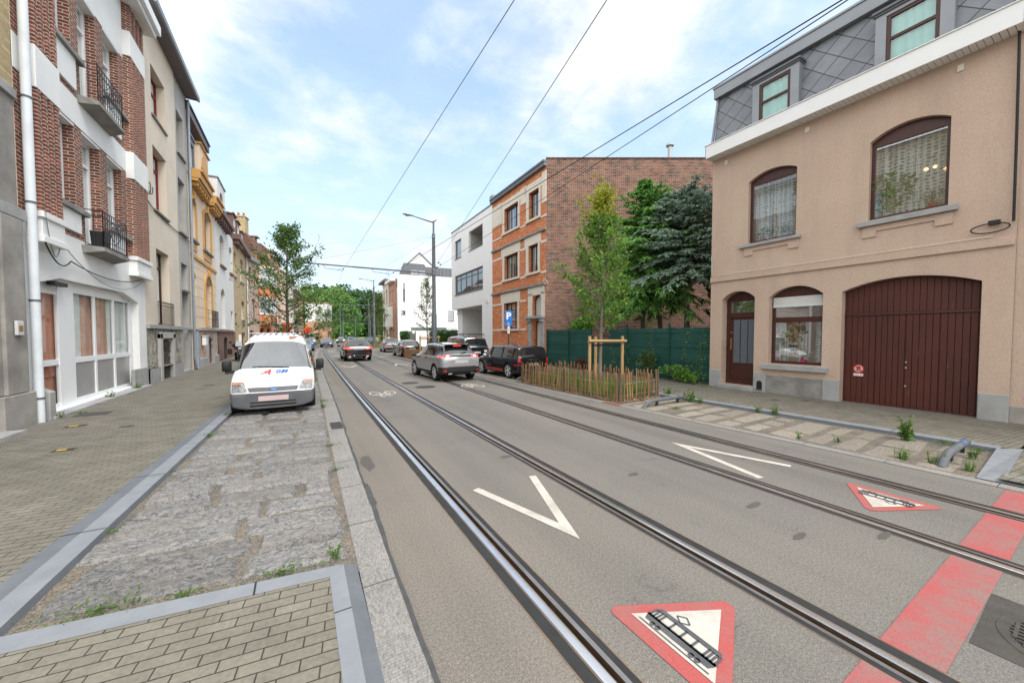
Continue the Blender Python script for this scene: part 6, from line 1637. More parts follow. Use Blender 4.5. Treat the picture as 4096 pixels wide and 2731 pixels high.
def split(me, root, table, smooth=35):
    """one object per part id, paired parts split left/right"""
    groups = {}
    for p in me.polygons:
        nm, mt, pair = table[p.material_index]
        key = (p.material_index, (1 if p.center.x > 0 else -1) if pair else 0); groups.setdefault(key, []).append(p)
    objs = {}
    for (pid, sd), ps in groups.items():
        nm, mt, pair = table[pid]; idx = {}; vs = []; fs = []
        for p in ps:
            f = []
            for v in p.vertices:
                if v not in idx: idx[v] = len(vs); vs.append(tuple(me.vertices[v].co))
                f.append(idx[v])
            fs.append(tuple(f))
        q = bpy.data.meshes.new(nm); q.from_pydata(vs, [], fs); q.materials.append(M[mt]); q.polygons.foreach_set('use_smooth', [True]*len(fs)); q.update()
        q.set_sharp_from_angle(angle=R(smooth))
        o = bpy.data.objects.new(nm, q); col.objects.link(o); o.parent = root; objs.setdefault(nm, []).append(o)
    bpy.data.meshes.remove(me); return objs

def wheel(root, x, y, r, wd, sgn, rim='rim', spokes=5, steer=0, sw=.05):
    m = MB(); s = sgn
    m.lathe([(r*.70, -wd/2), (r*.92, -wd/2), (r, -wd*.36), (r, wd*.36), (r*.92, wd/2), (r*.68, wd/2), (r*.66, wd*.2)][::1 if s > 0 else 1], (0, 0, 0), 30, 0, axis='x', cap=False)
    w_ = m.build('wheel', M['tyre'], root, smooth=40); w_.location = (x, y, r); w_.rotation_euler = (0, 0, steer)
    m = MB(); X = s*wd*.30
    m.lathe([(.001, s*wd*.12), (r*.66, s*wd*.12)], (0, 0, 0), 24, 1, axis='x')
    for a, b in ((r*.62, r*.70),):
        n = 24
        for k in range(n):
            t0, t1 = 2*pi*k/n, 2*pi*(k+1)/n
            m.quad((s*wd*.44, a*cos(t0), a*sin(t0)), (s*wd*.44, a*cos(t1), a*sin(t1)), (s*wd*.47, b*cos(t1), b*sin(t1)), (s*wd*.47, b*cos(t0), b*sin(t0)), 0)
    for k in range(spokes):
        for da in (-.13, .13):
            t = 2*pi*k/spokes+da; m.bar((X+s*.02, r*.10*cos(t), r*.10*sin(t)), (X+s*.028, r*.63*cos(t+da*.4), r*.63*sin(t+da*.4)), sw, .025, 0, up=(1, 0, 0))
    m.lathe([(r*.16, X), (r*.15, X+s*.035), (.001, X+s*.04)], (0, 0, 0), 12, 0, axis='x')
    m.build('rim', [M[rim], M['trim']], w_, smooth=40)
    return w_

def mirror(root, x, y, z, sgn, mat, s=1., parent=None):
    m = MB(); n = 10; P = []
    for (dy, k) in ((-.10, .55), (-.085, .85), (-.03, 1), (.05, .9), (.10, .45)):
        P.append([(x+sgn*(.11*s+.105*s*k*cos(2*pi*i/n)), y+dy*s, z+.075*s*k*sin(2*pi*i/n)) for i in range(n)])
    vs = [p for r_ in P for p in r_]; fs = [(a*n+i, a*n+(i+1) % n, (a+1)*n+(i+1) % n, (a+1)*n+i) for a in range(len(P)-1) for i in range(n)]
    fs += [tuple(range(n)), tuple(range((len(P)-1)*n, len(P)*n))]
    m.add(vs, fs); m.bar((x-sgn*.05, y, z-.06*s), (x+sgn*.08*s, y, z-.05*s), .05*s, .04*s)
    return m.build('wing_mirror', M[mat], root, smooth=50)

S0 = [(-2.15, .42, .80, .88, .74, .64), (-2.08, .30, .96, 1.03, .84, .70), (-1.98, .26, 1.00, 1.10, .875, .69), (-1.60, .24, 1.02, 1.49, .885, .60), (-.6, .22, 1.0, 1.55, .89, .62),
      (.25, .22, .98, 1.53, .89, .61), (1.05, .22, .97, 1.06, .88, .70), (1.75, .24, .88, .95, .86, .68), (2.05, .26, .70, .80, .80, .64), (2.15, .34, .52, .62, .70, .55)]
def scaled(S, L, W, H, L0=4.3, W0=1.78, H0=1.55): return [(y*L/L0, zb*H/H0, zl*H/H0, zt*H/H0, hw*W/W0, hr*W/W0) for y, zb, zl, zt, hw, hr in S]
def gl(cab0, cab1, rear, front):
    """glass layout: side windows between stations cab0..cab1, rear window and windscreen station pairs"""
    def f(i, k):
        if i >= 0 and k == 5 and cab0 <= i < cab1: return 1
        if i == rear and k >= 6: return 3
        if i == front and k >= 6: return 4
        if k <= 1: return 2
        return 0
    return f
TBL = {0: ('body', 'p_black', 0), 1: ('side_window', 'carglass', 1), 2: ('underbody', 'trim', 0), 3: ('rear_window', 'carglass', 0), 4: ('windscreen', 'carglass', 0), 5: ('tail_lamp', 'tail', 1),
       6: ('bumper', 'trim', 0), 7: ('number_plate', 'plate', 0), 8: ('headlight', 'headl', 1), 9: ('grille', 'trim', 0), 10: ('side_trim', 'trim', 1), 11: ('reflector', 'tail', 1), 12: ('chrome_strip', 'chrome', 0), 13: ('door', 'p_black', 1), 14: ('lamp_band', 'trim', 0), 15: ('stripe', 'signred', 1), 16: ('indicator', 'amber', 1), 17: ('air_intake', 'black', 0), 18: ('roof', 'p_black', 0), 19: ('badge', 'chrome', 0)}
def car(name, label, x, y, head, paint, L=4.3, W=1.78, H=1.55, S=None, glass=None, regs=(), tbl=None, wheels=(-1.28, 1.30), r=.33, rim='rim', spokes=5, lev=2, mirrors=(.95, .93, .98), group=None, z=0, steer=0, sw=.05, cat='car', mm='trim'):
    root = thing(name, label, cat, (x, y, z), -head, group)
    st = scaled(S or S0, L, W, H) if S is None else S
    T_ = dict(TBL); T_[0] = ('body', paint, 0); T_[13] = ('door', paint, 1); T_[18] = ('roof', paint, 0); T_.update(tbl or {})
    me = body_mesh(st, glass or gl(2, 6, 2, 5), lev=lev, arches=wheels, r=r*1.13, W=W)
    regions(me, regs, {0, 2, 3, 4, 6, 14}); ob = split(me, root, T_)
    for yy in wheels:
        for s in (-1, 1): wheel(root, s*(W/2-.13), yy, r, .22, s, rim, spokes, steer if yy > 0 else 0, sw)
    if mirrors:
        for s in (-1, 1): mirror(root, s*mirrors[0]*W/1.78*.93, mirrors[1], mirrors[2], s, mm)
    return root, ob

def F(*p): return list(p)
def rearkit(W, H, L, lz, lh, lw, plate=True, bz=.50, lampid=5, py=None, full=None):
    """tail lamps, bumper, plate for a rear view"""
    w2 = W/2; a = [('F', F((w2-lw, lz), (w2+.05, lz+.02), (w2+.05, lz+lh), (w2-lw*.9, lz+lh)), -L/2-.1, -L/2+.42, lampid)]
    a.append(('F', F((-w2-.1, .0), (w2+.1, .0), (w2+.1, bz), (-w2-.1, bz)), -L/2-.1, -L/2+.38, 6))
    a.append(('F', F((w2*.72, bz*.62), (w2*.92, bz*.62), (w2*.92, bz*.80), (w2*.72, bz*.80)), -L/2-.1, -L/2+.3, 11))
    if plate: a.append(('F', F((-.26, py or lz-.14), (.26, py or lz-.14), (.26, (py or lz-.14)+.115), (-.26, (py or lz-.14)+.115)), -L/2-.1, -L/2+.25, 7))
    return a
def frontkit(W, H, L, hz, hh, hw_, bz=.42):
    w2 = W/2
    return [('F', F((w2*.52, hz), (w2*.98, hz+.06), (w2*.95, hz+hh+.03), (w2*.55, hz+hh*.7)), L/2-.55, L/2+.1, 8), ('F', F((-w2*.42, hz-.08), (w2*.42, hz-.08), (w2*.5, hz+hh*.4), (-w2*.5, hz+hh*.4)), L/2-.3, L/2+.1, 9),
            ('F', F((-w2*.7, .24), (w2*.7, .24), (w2*.6, bz), (-w2*.6, bz)), L/2-.3, L/2+.1, 17), ('F', F((-.27, bz+.02), (.27, bz+.02), (.27, bz+.13), (-.27, bz+.13)), L/2-.3, L/2+.1, 7)]
def extras(root, L, W, H, rails=None, exhaust=None, wiper=None, antenna=None, badge=None, handles=()):
    if rails:
        for s in (-1, 1):
            m = MB(); y0, y1, xr, zz = rails; m.tube([(s*xr, y0, zz-.03), (s*xr, y0+.12, zz+.03), (s*xr, y1-.15, zz+.035), (s*xr, y1, zz-.02)], .02, 6); m.build('roof_rail', M['galv' if rails[3] < 0 else 'trim'], root, smooth=60)
    if exhaust:
        for s in (-1, 1):
            m = MB(); m.box(s*exhaust-.085, s*exhaust+.085, -L/2+.01, -L/2+.1, .30, .36); m.build('exhaust_tip', M['chrome'], root, bevel=.015)
    if wiper: m = MB(); m.bar(wiper[0], wiper[1], .03, .02); m.build('wiper', M['trim'], root)
    if antenna: m = MB(); m.tube([antenna, (antenna[0], antenna[1]-.08, antenna[2]+.17)], .008, 5); m.build('antenna', M['trim'], root)
    for (hx, hy, hz) in handles:
        for s in (-1, 1): m = MB(); m.box(s*hx-.02, s*hx+.02, hy-.09, hy+.09, hz, hz+.035); m.build('door_handle', M['chrome' if hx < 0 else 'trim'], root, bevel=.008)

# --- white van in the parking bay, nose towards the camera
VS = [(-2.14, .40, 1.0, 1.70, .84, .66), (-2.10, .30, 1.02, 1.86, .875, .69), (-1.2, .24, 1.04, 1.95, .89, .71), (.0, .22, 1.04, 1.95, .893, .71), (.55, .22, 1.04, 1.86, .893, .69), (.66, .22, 1.04, 1.74, .893, .685),
      (1.30, .22, 1.00, 1.06, .885, .74), (1.78, .22, .80, .84, .87, .70), (2.02, .20, .66, .70, .84, .66), (2.14, .19, .50, .57, .80, .62)]
def vg(i, k):
    if i == 5 and k >= 6: return 4
    if i in (4, 5) and k == 5: return 1
    if i in (2, 3) and k == 5: return 0
    if k <= 1: return 2
    return 0
VR = [('F', F((-.95, .0), (.95, .0), (.95, .565), (-.95, .545)), 1.45, 2.3, 6), ('F', F((.485, .575), (.80, .575), (.825, .79), (.60, .80)), 1.5, 2.3, 8), ('F', F((-.47, .575), (.47, .575), (.52, .675), (-.52, .675)), 1.6, 2.3, 9),
      ('F', F((-.46, .235), (.46, .235), (.46, .285), (-.46, .285)), 1.7, 2.3, 17), ('F', F((-.46, .315), (.46, .315), (.46, .35), (-.46, .35)), 1.7, 2.3, 17),
      ('S', F((-.3, .28), (2.2, .28), (2.2, .5), (-.3, .5)), .8, 1., 10), ('S', F((-2.2, .28), (-.3, .28), (-.3, .5), (-2.2, .5)), .8, 1., 10)]
van, ob = car('white_van', 'white delivery van with red and blue lettering on its bonnet, parked on the stone slabs', -.56, 12.32, pi, 'p_vanwhite', 4.28, 1.795, 1.95, VS, vg, VR, {4: ('windscreen', 'vancab', 0), 1: ('side_window', 'vanglass', 1), 6: ('bumper', 'greyplastic', 0), 9: ('grille', 'greyplastic', 0), 10: ('side_trim', 'greyplastic', 1)}, (-1.30, 1.36), .31, 'rimdark', 6, 3, None)
for s in (-1, 1):
    m = MB(); P = []
    for dy, k in ((-.07, .8), (-.05, 1), (.04, .95), (.08, .7)): P += [(s*(1.02+.095*k*a), 1.02+dy, 1.12+.13*k*b) for a, b in ((-1, -.8), (-.8, -1), (.8, -1), (1, -.8), (1, .8), (.8, 1), (-.8, 1), (-1, .8))]
    m.add(P, [(a*8+i, a*8+(i+1) % 8, (a+1)*8+(i+1) % 8, (a+1)*8+i) for a in range(3) for i in range(8)]+[tuple(range(8)), tuple(range(24, 32))]); m.bar((s*.84, 1.02, .98), (s*1.05, 1.02, .97), .1, .07)
    m.build('wing_mirror', M['trim'], van, smooth=50)
    m = MB(); m.add([(s*.60, 2.022, .765), (s*.80, 1.95, .755), (s*.815, 1.93, .785), (s*.61, 1.99, .797)], [(0, 1, 2, 3)]); m.build('indicator', M['amber'], van)
    m = MB(); m.bar((s*.06-.25, 1.335, 1.075), (s*.06+.42, 1.30, 1.11), .02, .02); m.build('wiper', M['trim'], van)
m = MB(); m.box(-.30, .30, 2.13, 2.155, .36, .475); m.build('number_plate', M['platered'], van, bevel=.01)
m = MB(); m.prism([(.085*cos(2*pi*i/24), .035*sin(2*pi*i/24)) for i in range(24)], 2.10, 2.125, T=lambda a, y, b: (a, y, b+.628)); lg = m.build('maker_badge', M['chrome'], van)
m = MB(); m.prism([(.076*cos(2*pi*i/24), .029*sin(2*pi*i/24)) for i in range(24)], 2.12, 2.128, T=lambda a, y, b: (a, y, b+.628)); m.build('badge_field', M['signblue'], lg)
text_mesh('Ford', .05, M['signwhite'], 'badge_text', lg, Matrix.Translation((0, 2.1285, .628)) @ Matrix.Rotation(pi, 4, 'Z') @ Matrix.Rotation(R(90), 4, 'X'), .0006, .3)
bang = atan2(.255, .60)   # slope of the bonnet
BM = Matrix.Translation((0, 1.56, .985)) @ Matrix.Rotation(pi, 4, 'Z') @ Matrix.Rotation(bang+R(1.5), 4, 'X')
text_mesh('A', .31, M['signred'], 'red_letter', van, BM @ Matrix.Translation((-.20, .0, .006)), .002, .55, .004)
text_mesh('BM', .20, M['signblue'], 'blue_letters', van, BM @ Matrix.Translation((.14, .03, .006)), .002, .3, .003)
text_mesh('Installation & Entretien', .036, M['greyplastic'], 'small_lettering', van, BM @ Matrix.Translation((.05, -.085, .006)), .001, .2)
m = MB(); m.add([(.30, .60, 1.862), (.48, .60, 1.852), (.50, .63, 1.83), (.46, .635, 1.80), (.32, .64, 1.81), (.28, .63, 1.835)], [tuple(range(6))]); rp = m.build('rust_patch', M['terra'], van); rp.location = (-.78, .02, .0)
m = MB()
for i in range(9): m.bar((-.56+.14*i, -1.9, 1.962-.0*abs(i-4)), (-.56+.14*i, .45, 1.945), .05, .016)
m.build('roof_rib', M['p_vanwhite'], van)
m = MB(); m.tube([(.0, .42, 1.93), (.0, .16, 2.35)], .008, 5); m.tube([(0, .43, 1.92), (0, .40, 1.96)], .02, 8); m.build('antenna', M['trim'], van)
m = MB(); m.lathe([(.001, 0), (.022, 0), (.03, .005), (.03, .012)], (.56, 2.12, .42), 12, 0, axis='y'); m.build('tow_eye_cap', M['plastic'], van)
m = MB(); m.box(-.80, .80, .95, 1.32, .60, 1.0); m.build('dashboard', M['trim'], van, bevel=.04)
for s in (-1, 1):
    m = MB(); m.box(s*.42-.24, s*.42+.24, .15, .38, .5, 1.22); m.box(s*.42-.13, s*.42+.13, .18, .3, 1.25, 1.45); m.build('seat', M['greyplastic'], van, bevel=.05)
m = MB(); m.lathe([(.17, -.012), (.185, 0), (.17, .012), (.158, 0), (.17, -.012)], (0, 0, 0), 24, 0, axis='y', cap=False); m.bar((-.17, 0, 0), (.17, 0, 0), .03, .02); wl = m.build('steering_wheel', M['trim'], van, smooth=60); wl.location = (-.40, .86, 1.06); wl.rotation_euler = (R(-30), 0, 0)
m = MB(); m.box(-.60, .60, -.05, .0, .4, 1.72); m.build('bulkhead', M['greyrend'], van)
m = MB(); m.box(-.6, .6, .35, .66, 1.70, 1.76); m.build('sun_visor', M['plastic'], van)
m = MB(); m.box(-.35, -.12, 1.22, 1.28, 1.005, 1.01); m.build('dashboard_paper', M['signwhite'], van)

# --- silver SUV with lit tail lamps in the road
PR = [('F', F((-.80, 1.005), (.80, 1.005), (.82, 1.08), (-.82, 1.08)), -2.3, -1.75, 14), ('F', F((.44, .99), (.93, 1.01), (.93, 1.10), (.48, 1.085)), -2.3, -1.6, 5), ('F', F((-1, .0), (1, .0), (1, .60), (-1, .60)), -2.3, -1.72, 6), ('F', F((-.62, .60), (.62, .60), (.60, .625), (-.60, .625)), -2.3, -1.75, 12), ('F', F((.66, .40), (.78, .40), (.78, .50), (.66, .50)), -2.3, -1.8, 11), ('F', F((-.30, .76), (.30, .76), (.28, .88), (-.28, .88)), -2.3, -1.8, 7),
      ('S', F((-2.2, .0), (2.2, .0), (2.2, .40), (-2.2, .40)), .6, 1., 10)]
t, ob = car('silver_suv', 'silver grey SUV with lit red tail lamps driving between the tram rails', 5.58, 15.93, R(-2.5), 'p_silver', 4.3, 1.78, 1.56, None, None, PR, {5: ('tail_lamp', 'taillit', 1), 14: ('lamp_band', 'black', 0), 18: ('roof', 'trim', 0)}, (-1.30, 1.30), .345, 'rim', 5, 3, steer=R(6))
extras(t, 4.3, 1.78, 1.56, rails=(-1.5, .3, .60, 1.55), exhaust=.50, wiper=((.0, -2.0, 1.17), (.28, -1.94, 1.19)), handles=((.885, -.35, .92), (.885, .55, .90)))
m = MB(); m.box(-.17, .17, -1.70, -1.64, 1.435, 1.46); m.build('brake_lamp', M['taillit'], t)
m = MB(); m.box(-.55, .55, -1.86, -1.55, 1.485, 1.515); m.build('roof_spoiler', M['p_black'], t, bevel=.01)
for s in (-1, 1):
    for k in range(2): m = MB(); m.box(s*(.60+.13*k)-.025, s*(.60+.13*k)+.03, -2.10+.03*k, -2.04, 1.01, 1.075); m.build('lamp_segment', M['headlit' if k == 0 else 'taillit'], t)

# --- black small estate with red stripe, behind the planter
MS = [(-1.97, .40, .80, .90, .72, .64), (-1.95, .28, .88, .96, .81, .73), (-1.90, .22, .90, 1.02, .84, .745), (-1.80, .20, .90, 1.40, .845, .70), (-.6, .18, .90, 1.46, .85, .71), (.42, .18, .89, 1.43, .85, .69), (.86, .18, .88, .97, .845, .74), (1.62, .20, .80, .86, .81, .64), (1.90, .24, .62, .70, .74, .58), (1.97, .32, .50, .58, .66, .52)]
MR = [('F', F((.67, .73), (.80, .73), (.80, .91), (.68, .91)), -2.1, -1.6, 5), ('F', F((.55, .60), (.90, .60), (.90, .645), (.55, .645)), -2.1, -1.6, 11), ('F', F((-.25, .58), (.25, .58), (.25, .69), (-.25, .69)), -2.1, -1.6, 7), ('F', F((-1, .0), (1, .0), (1, .36), (-1, .36)), -2.1, -1.6, 6),
      ('S', F((-2, .0), (2, .0), (2, .27), (-2, .27)), .5, 1., 10), ('S', F((-.72, .315), (.72, .315), (.72, .40), (-.72, .40)), .6, 1., 15), ('S', F((-.68, .34), (.68, .34), (.68, .375), (-.68, .375)), .6, 1., 13)]
def mg(i, k):
    v = gl(2, 6, 2, 5)(i, k); return v
t, ob = car('black_estate_car', 'small black estate car with red stripe above the sill, parked behind the wooden planter', 8.56, 14.98, R(-3.5), 'p_black', 3.95, 1.69, 1.43, MS, mg, MR, {}, (-1.16, 1.24), .34, 'rim', 5, 3, mirrors=(.90, .72, .95), mm='chrome', sw=.04)
extras(t, 3.95, 1.69, 1.43, antenna=(.1, -1.35, 1.43), handles=((.835, .0, .84),), wiper=((.1, -1.93, 1.02), (.5, -1.9, 1.05)))
m = MB(); m.bar((-.24, -1.955, .84), (.24, -1.955, .84), .03, .03); m.build('chrome_handle', M['chrome'], t)
m = MB(); m.box(-.012, .012, -1.975, -1.9, .5, 1.0); m.build('door_seam', M['trim'], t)
for s in (-1, 1):
    m = MB(); m.tube([(s*.5, -1.9, .29), (s*.5, -2.0, .29)], .045, 12); m.build('exhaust_tip', M['chrome'], t, smooth=60)
    m = MB(); m.tube([(s*(.80-.1*(i == 0)), -1.93+.01*i, .40+.035*i*(2-i)) for i in range(3)], .012, 5); m.build('chrome_strip', M['chrome'], t)
    for yy in (.33, -.62, -1.5): m = MB(); m.bar((s*.815, yy, .91), (s*.725, yy-.05, 1.37), .05, .02); m.build('window_pillar', M['trim'], t)

# --- black van with roof bars on the far side of the silver SUV
KS = [(-2.2, .40, 1.0, 1.15, .80, .70), (-2.17, .30, 1.04, 1.22, .86, .74), (-2.12, .26, 1.06, 1.26, .885, .745), (-1.98, .24, 1.06, 1.76, .89, .70), (-.6, .22, 1.05, 1.83, .895, .71), (.7, .22, 1.02, 1.80, .895, .69), (1.35, .22, .98, 1.08, .89, .72), (1.95, .24, .86, .92, .86, .68), (2.15, .26, .70, .80, .80, .64), (2.2, .34, .5, .6, .7, .55)]
t, ob = car('black_van', 'black people carrier van with roof bars, half hidden by the silver SUV', 8.95, 21.7, 0, 'p_black', 4.4, 1.79, 1.83, KS, None, [('F', F((.76, .78), (.95, .78), (.95, 1.22), (.78, 1.22)), -2.4, -1.8, 5), ('F', F((-1, 0), (1, 0), (1, .55), (-1, .55)), -2.4, -1.9, 6), ('F', F((-.27, .80), (.27, .80), (.27, .92), (-.27, .92)), -2.4, -1.95, 7), ('F', F((-.07, 1.08), (.07, 1.08), (.07, 1.18), (-.07, 1.18)), -2.4, -1.95, 19), ('F', F((.50, .86), (.70, .86), (.70, 1.02), (.50, 1.02)), -2.4, -1.95, 16)], {16: ('window_sticker', 'frostpale', 0)}, (-1.35, 1.35), .33, 'rimdark', 5, 3, mirrors=(1.0, 1.15, 1.1))
for yy in (-1.5, .2): m = MB(); m.bar((-.78, yy, 1.95), (.78, yy, 1.95), .08, .035); m.build('roof_bar', M['trim'], t)
extras(t, 4.4, 1.79, 1.83, rails=(-1.9, .5, .66, 1.87))
m = MB(); m.bar((.1, -2.16, 1.26), (.6, -2.12, 1.29), .03, .02); m.build('wiper', M['trim'], t)
m = MB(); m.box(-.2, .2, -1.99, -1.94, 1.74, 1.765); m.build('brake_lamp', M['tail'], t)

# --- black SUV ahead in the middle of the road
GR = [('F', F((.42, .86), (.97, .90), (.97, 1.00), (.44, .99)), -2.5, -1.85, 5), ('F', F((-1, .0), (1, .0), (1, .44), (-1, .44)), -2.5, -1.95, 6), ('F', F((-.36, .84), (.36, .84), (.36, 1.0), (-.36, 1.0)), -2.5, -2.0, 7), ('F', F((.5, .50), (.78, .53), (.78, .56), (.5, .54)), -2.5, -2.0, 11), ('F', F((-.8, .40), (.8, .40), (.8, .43), (-.8, .43)), -2.5, -2.0, 12)]
t, ob = car('black_suv', 'black SUV with red tail lamps driving away in the middle of the road', 3.66, 30.35, R(1.0), 'p_black', 4.66, 1.9, 1.64, None, None, GR, {5: ('tail_lamp', 'taillit', 1)}, (-1.42, 1.42), .36, 'rimdark', 5, 3, mirrors=(1.0, 1.0, 1.06))
extras(t, 4.66, 1.9, 1.64, rails=(-1.5, .4, .66, 1.62), exhaust=.58, wiper=((0, -2.17, 1.21), (.35, -2.1, 1.23)))
m = MB(); m.box(-.5, .5, -1.2, .2, 1.64, 1.665); m.build('glass_roof', M['carglass'], t, bevel=.01)

# --- parked and moving cars farther on
def simple(name, label, x, y, head, paint, rear=True, L=4.1, W=1.76, H=1.48, lev=2, lampid='tail', group='cars farther down the street', S=None, plate='plate', rails=None):
    k = H/1.55
    rg = rearkit(W, H, L, .80*k+.05, .15, .30, bz=.46) if rear else frontkit(W, H, L, .58, .16, .3)
    t, ob = car(name, label, x, y, head, paint, L, W, H, S, None, rg, {5: ('tail_lamp', lampid, 1), 8: ('headlight', 'headlit' if lampid == 'lit' else 'headl', 1), 7: ('number_plate', plate, 0)}, (-L*.30, L*.30), .32, 'rim', 5, lev, group=group)
    return t
t = simple('black_hatchback', 'black hatchback with slim red tail lamps parked beyond the stake framed young tree', 8.28, 33.2, R(-1), 'p_black', L=4.05, H=1.45, group=None)
m = MB(); m.prism([(.0, .085), (.055, 0), (0, -.085), (-.055, 0)], -2.045, -2.03, T=lambda a, y, b: (a, y, b+.80)); m.build('maker_badge', M['chrome'], t)
m = MB(); m.box(-.55, .55, -2.035, -1.98, .34, .375); m.build('red_bumper_line', M['tail'], t)
t = simple('silver_suv', 'parked silver SUV in front of the black hatchback on the right', 8.75, 42.6, R(3), 'p_silver', L=4.3, H=1.56, group=None)
m = MB(); m.box(-.8, .8, -2.14, -2.02, .99, 1.05); m.build('lamp_band', M['black'], t)
simple('teal_car', 'teal small car with white roof parked behind the second street lamp', 11.45, 72.2, R(9), 'p_teal', L=3.9, H=1.5, group=None)
simple('black_car', 'black estate car parked beyond the teal car', 12.2, 79, R(9), 'p_darkblue', L=4.5, H=1.5)
simple('white_car', 'white car in the distant parked row on the right', 13.5, 86, R(9.5), 'p_white2')
simple('red_car', 'small red car in the distant parked row on the right', 14.4, 92, R(9.5), 'p_red', H=1.42)
simple('grey_car', 'grey car farthest along the parked row on the right', 15.6, 98.5, R(10), 'p_grey')
simple('navy_hatchback', 'navy hatchback coming towards the camera in the tram lane', 3.56, 62.6, pi+R(6), 'p_navy', False, 4.0, 1.74, 1.49, 3, group=None)
simple('black_saloon', 'oncoming black car with bright headlamps behind the navy hatchback', 8.3, 93.5, pi+R(9), 'p_black', False, 4.5, 1.85, 1.5, lampid='lit', group=None)
simple('dark_car', 'dark estate car driving away beyond the oncoming black car', 13.2, 118, R(40), 'p_grey', L=4.5, group=None)
simple('blue_car', 'blue car parked behind the white van, only its side showing', .62, 50.2, pi+R(3), 'p_blue', False, group='parked cars behind the white van')
simple('dark_car', 'dark car parked directly behind the left planter, close to the van', .05, 38.2, pi+R(1), 'p_grey', False, group='parked cars behind the white van')
simple('white_car', 'pale car parked at the left kerb beyond the far stake frame', 1.75, 76, pi+R(8), 'p_white2', False, group='parked cars behind the white van')

# --- motorcycle on the left pavement
t = thing('motorcycle', 'black touring motorcycle parked on the pavement in front of the tan brick house', 'motorcycle', (-3.85, 32.2, SKZ), R(180+14))
for nm, yy, r_ in (('front_wheel', .78, .30), ('rear_wheel', -.72, .30)):
    m = MB(); m.lathe([(r_*.72, -.05), (r_*.93, -.06), (r_, -.03), (r_, .03), (r_*.93, .06), (r_*.72, .05)], (0, yy, r_), 24, 0, axis='x', cap=False); w_ = m.build(nm, M['tyre'], t, smooth=50)
    m = MB()
    for k in range(6): a = pi*k/6; m.bar((0, yy-r_*.72*cos(a), r_-r_*.72*sin(a)), (0, yy+r_*.72*cos(a), r_+r_*.72*sin(a)), .02, .02)
    m.lathe([(.001, -.06), (.13, -.06), (.13, -.05), (.001, -.05)], (0, yy, r_), 16, 0, axis='x'); m.build('spokes', M['rimdark'], w_)
def hull(name, secs, mat, n=12):
    m = MB(); vs = []
    for (y, z, a, b) in secs: vs += [(a*cos(2*pi*i/n), y, z+b*sin(2*pi*i/n)) for i in range(n)]
    m.add(vs, [(k*n+i, k*n+(i+1) % n, (k+1)*n+(i+1) % n, (k+1)*n+i) for k in range(len(secs)-1) for i in range(n)]+[tuple(range(n)), tuple(range((len(secs)-1)*n, len(secs)*n))]); return m.build(name, M[mat], t, smooth=60)
hull('fuel_tank', [(-.12, .86, .08, .05), (.0, .90, .15, .12), (.22, .94, .18, .14), (.40, .92, .14, .12), (.48, .88, .06, .06)], 'p_black')
hull('engine', [(-.35, .45, .12, .14), (-.1, .46, .2, .2), (.25, .48, .2, .22), (.42, .5, .1, .14)], 'trim')
hull('seat', [(-.85, .90, .08, .03), (-.6, .88, .15, .06), (-.2, .82, .14, .06), (-.08, .84, .08, .05)], 'trim')
hull('fairing', [(.40, .92, .12, .1), (.55, .92, .20, .17), (.70, .88, .19, .15), (.86, .80, .09, .08)], 'p_black')
hull('top_case', [(-1.08, 1.08, .16, .12), (-1.0, 1.08, .22, .17), (-.68, 1.08, .22, .17), (-.62, 1.08, .17, .13)], 'p_black')
for s in (-1, 1):
    m = MB(); m.box(s*.36-.11, s*.36+.11, -1.0, -.5, .45, .85); m.build('pannier', M['trim'], t, bevel=.04)
    m = MB(); m.tube([(s*.10, .78, .3), (s*.10, .55, .95)], .03, 8); m.build('fork', M['rimdark'], t, smooth=60)
    m = MB(); m.tube([(0, .5, 1.08), (s*.2, .48, 1.12), (s*.42, .38, 1.12)], .016, 6); m.tube([(s*.40, .40, 1.12), (s*.44, .46, 1.3)], .008, 5); m.build('handlebar', M['trim'], t, smooth=60)
    m = MB(); m.lathe([(.001, -.015), (.09, -.01), (.09, .01), (.001, .015)], (s*.46, .47, 1.33), 12, 0, axis='y'); m.build('mirror', M['trim'], t, smooth=40)
m = MB(); m.add([(-.2, .62, 1.05), (.2, .62, 1.05), (.13, .44, 1.42), (-.13, .44, 1.42)], [(0, 1, 2, 3)]); m.build('windshield', M['frostblue'], t)
m = MB(); m.box(-.11, .11, .84, .88, .82, .93); m.build('headlight', M['headl'], t, bevel=.02)
m = MB(); m.tube([(-.16, .2, .25), (-.2, -.4, .28), (-.22, -.85, .42)], .045, 8); m.build('exhaust', M['galv'], t, smooth=60)
m = MB(); m.tube([(.1, -.1, .3), (.28, -.16, .0)], .015, 6); m.build('side_stand', M['trim'], t)
m = MB(); m.tube([(.06, .95+.33*cos(a)-.17, .30+.33*sin(a)) for a in [R(30)+R(100)*i/6 for i in range(7)]], .05, 6); m.build('mudguard', M['p_black'], t, smooth=60)
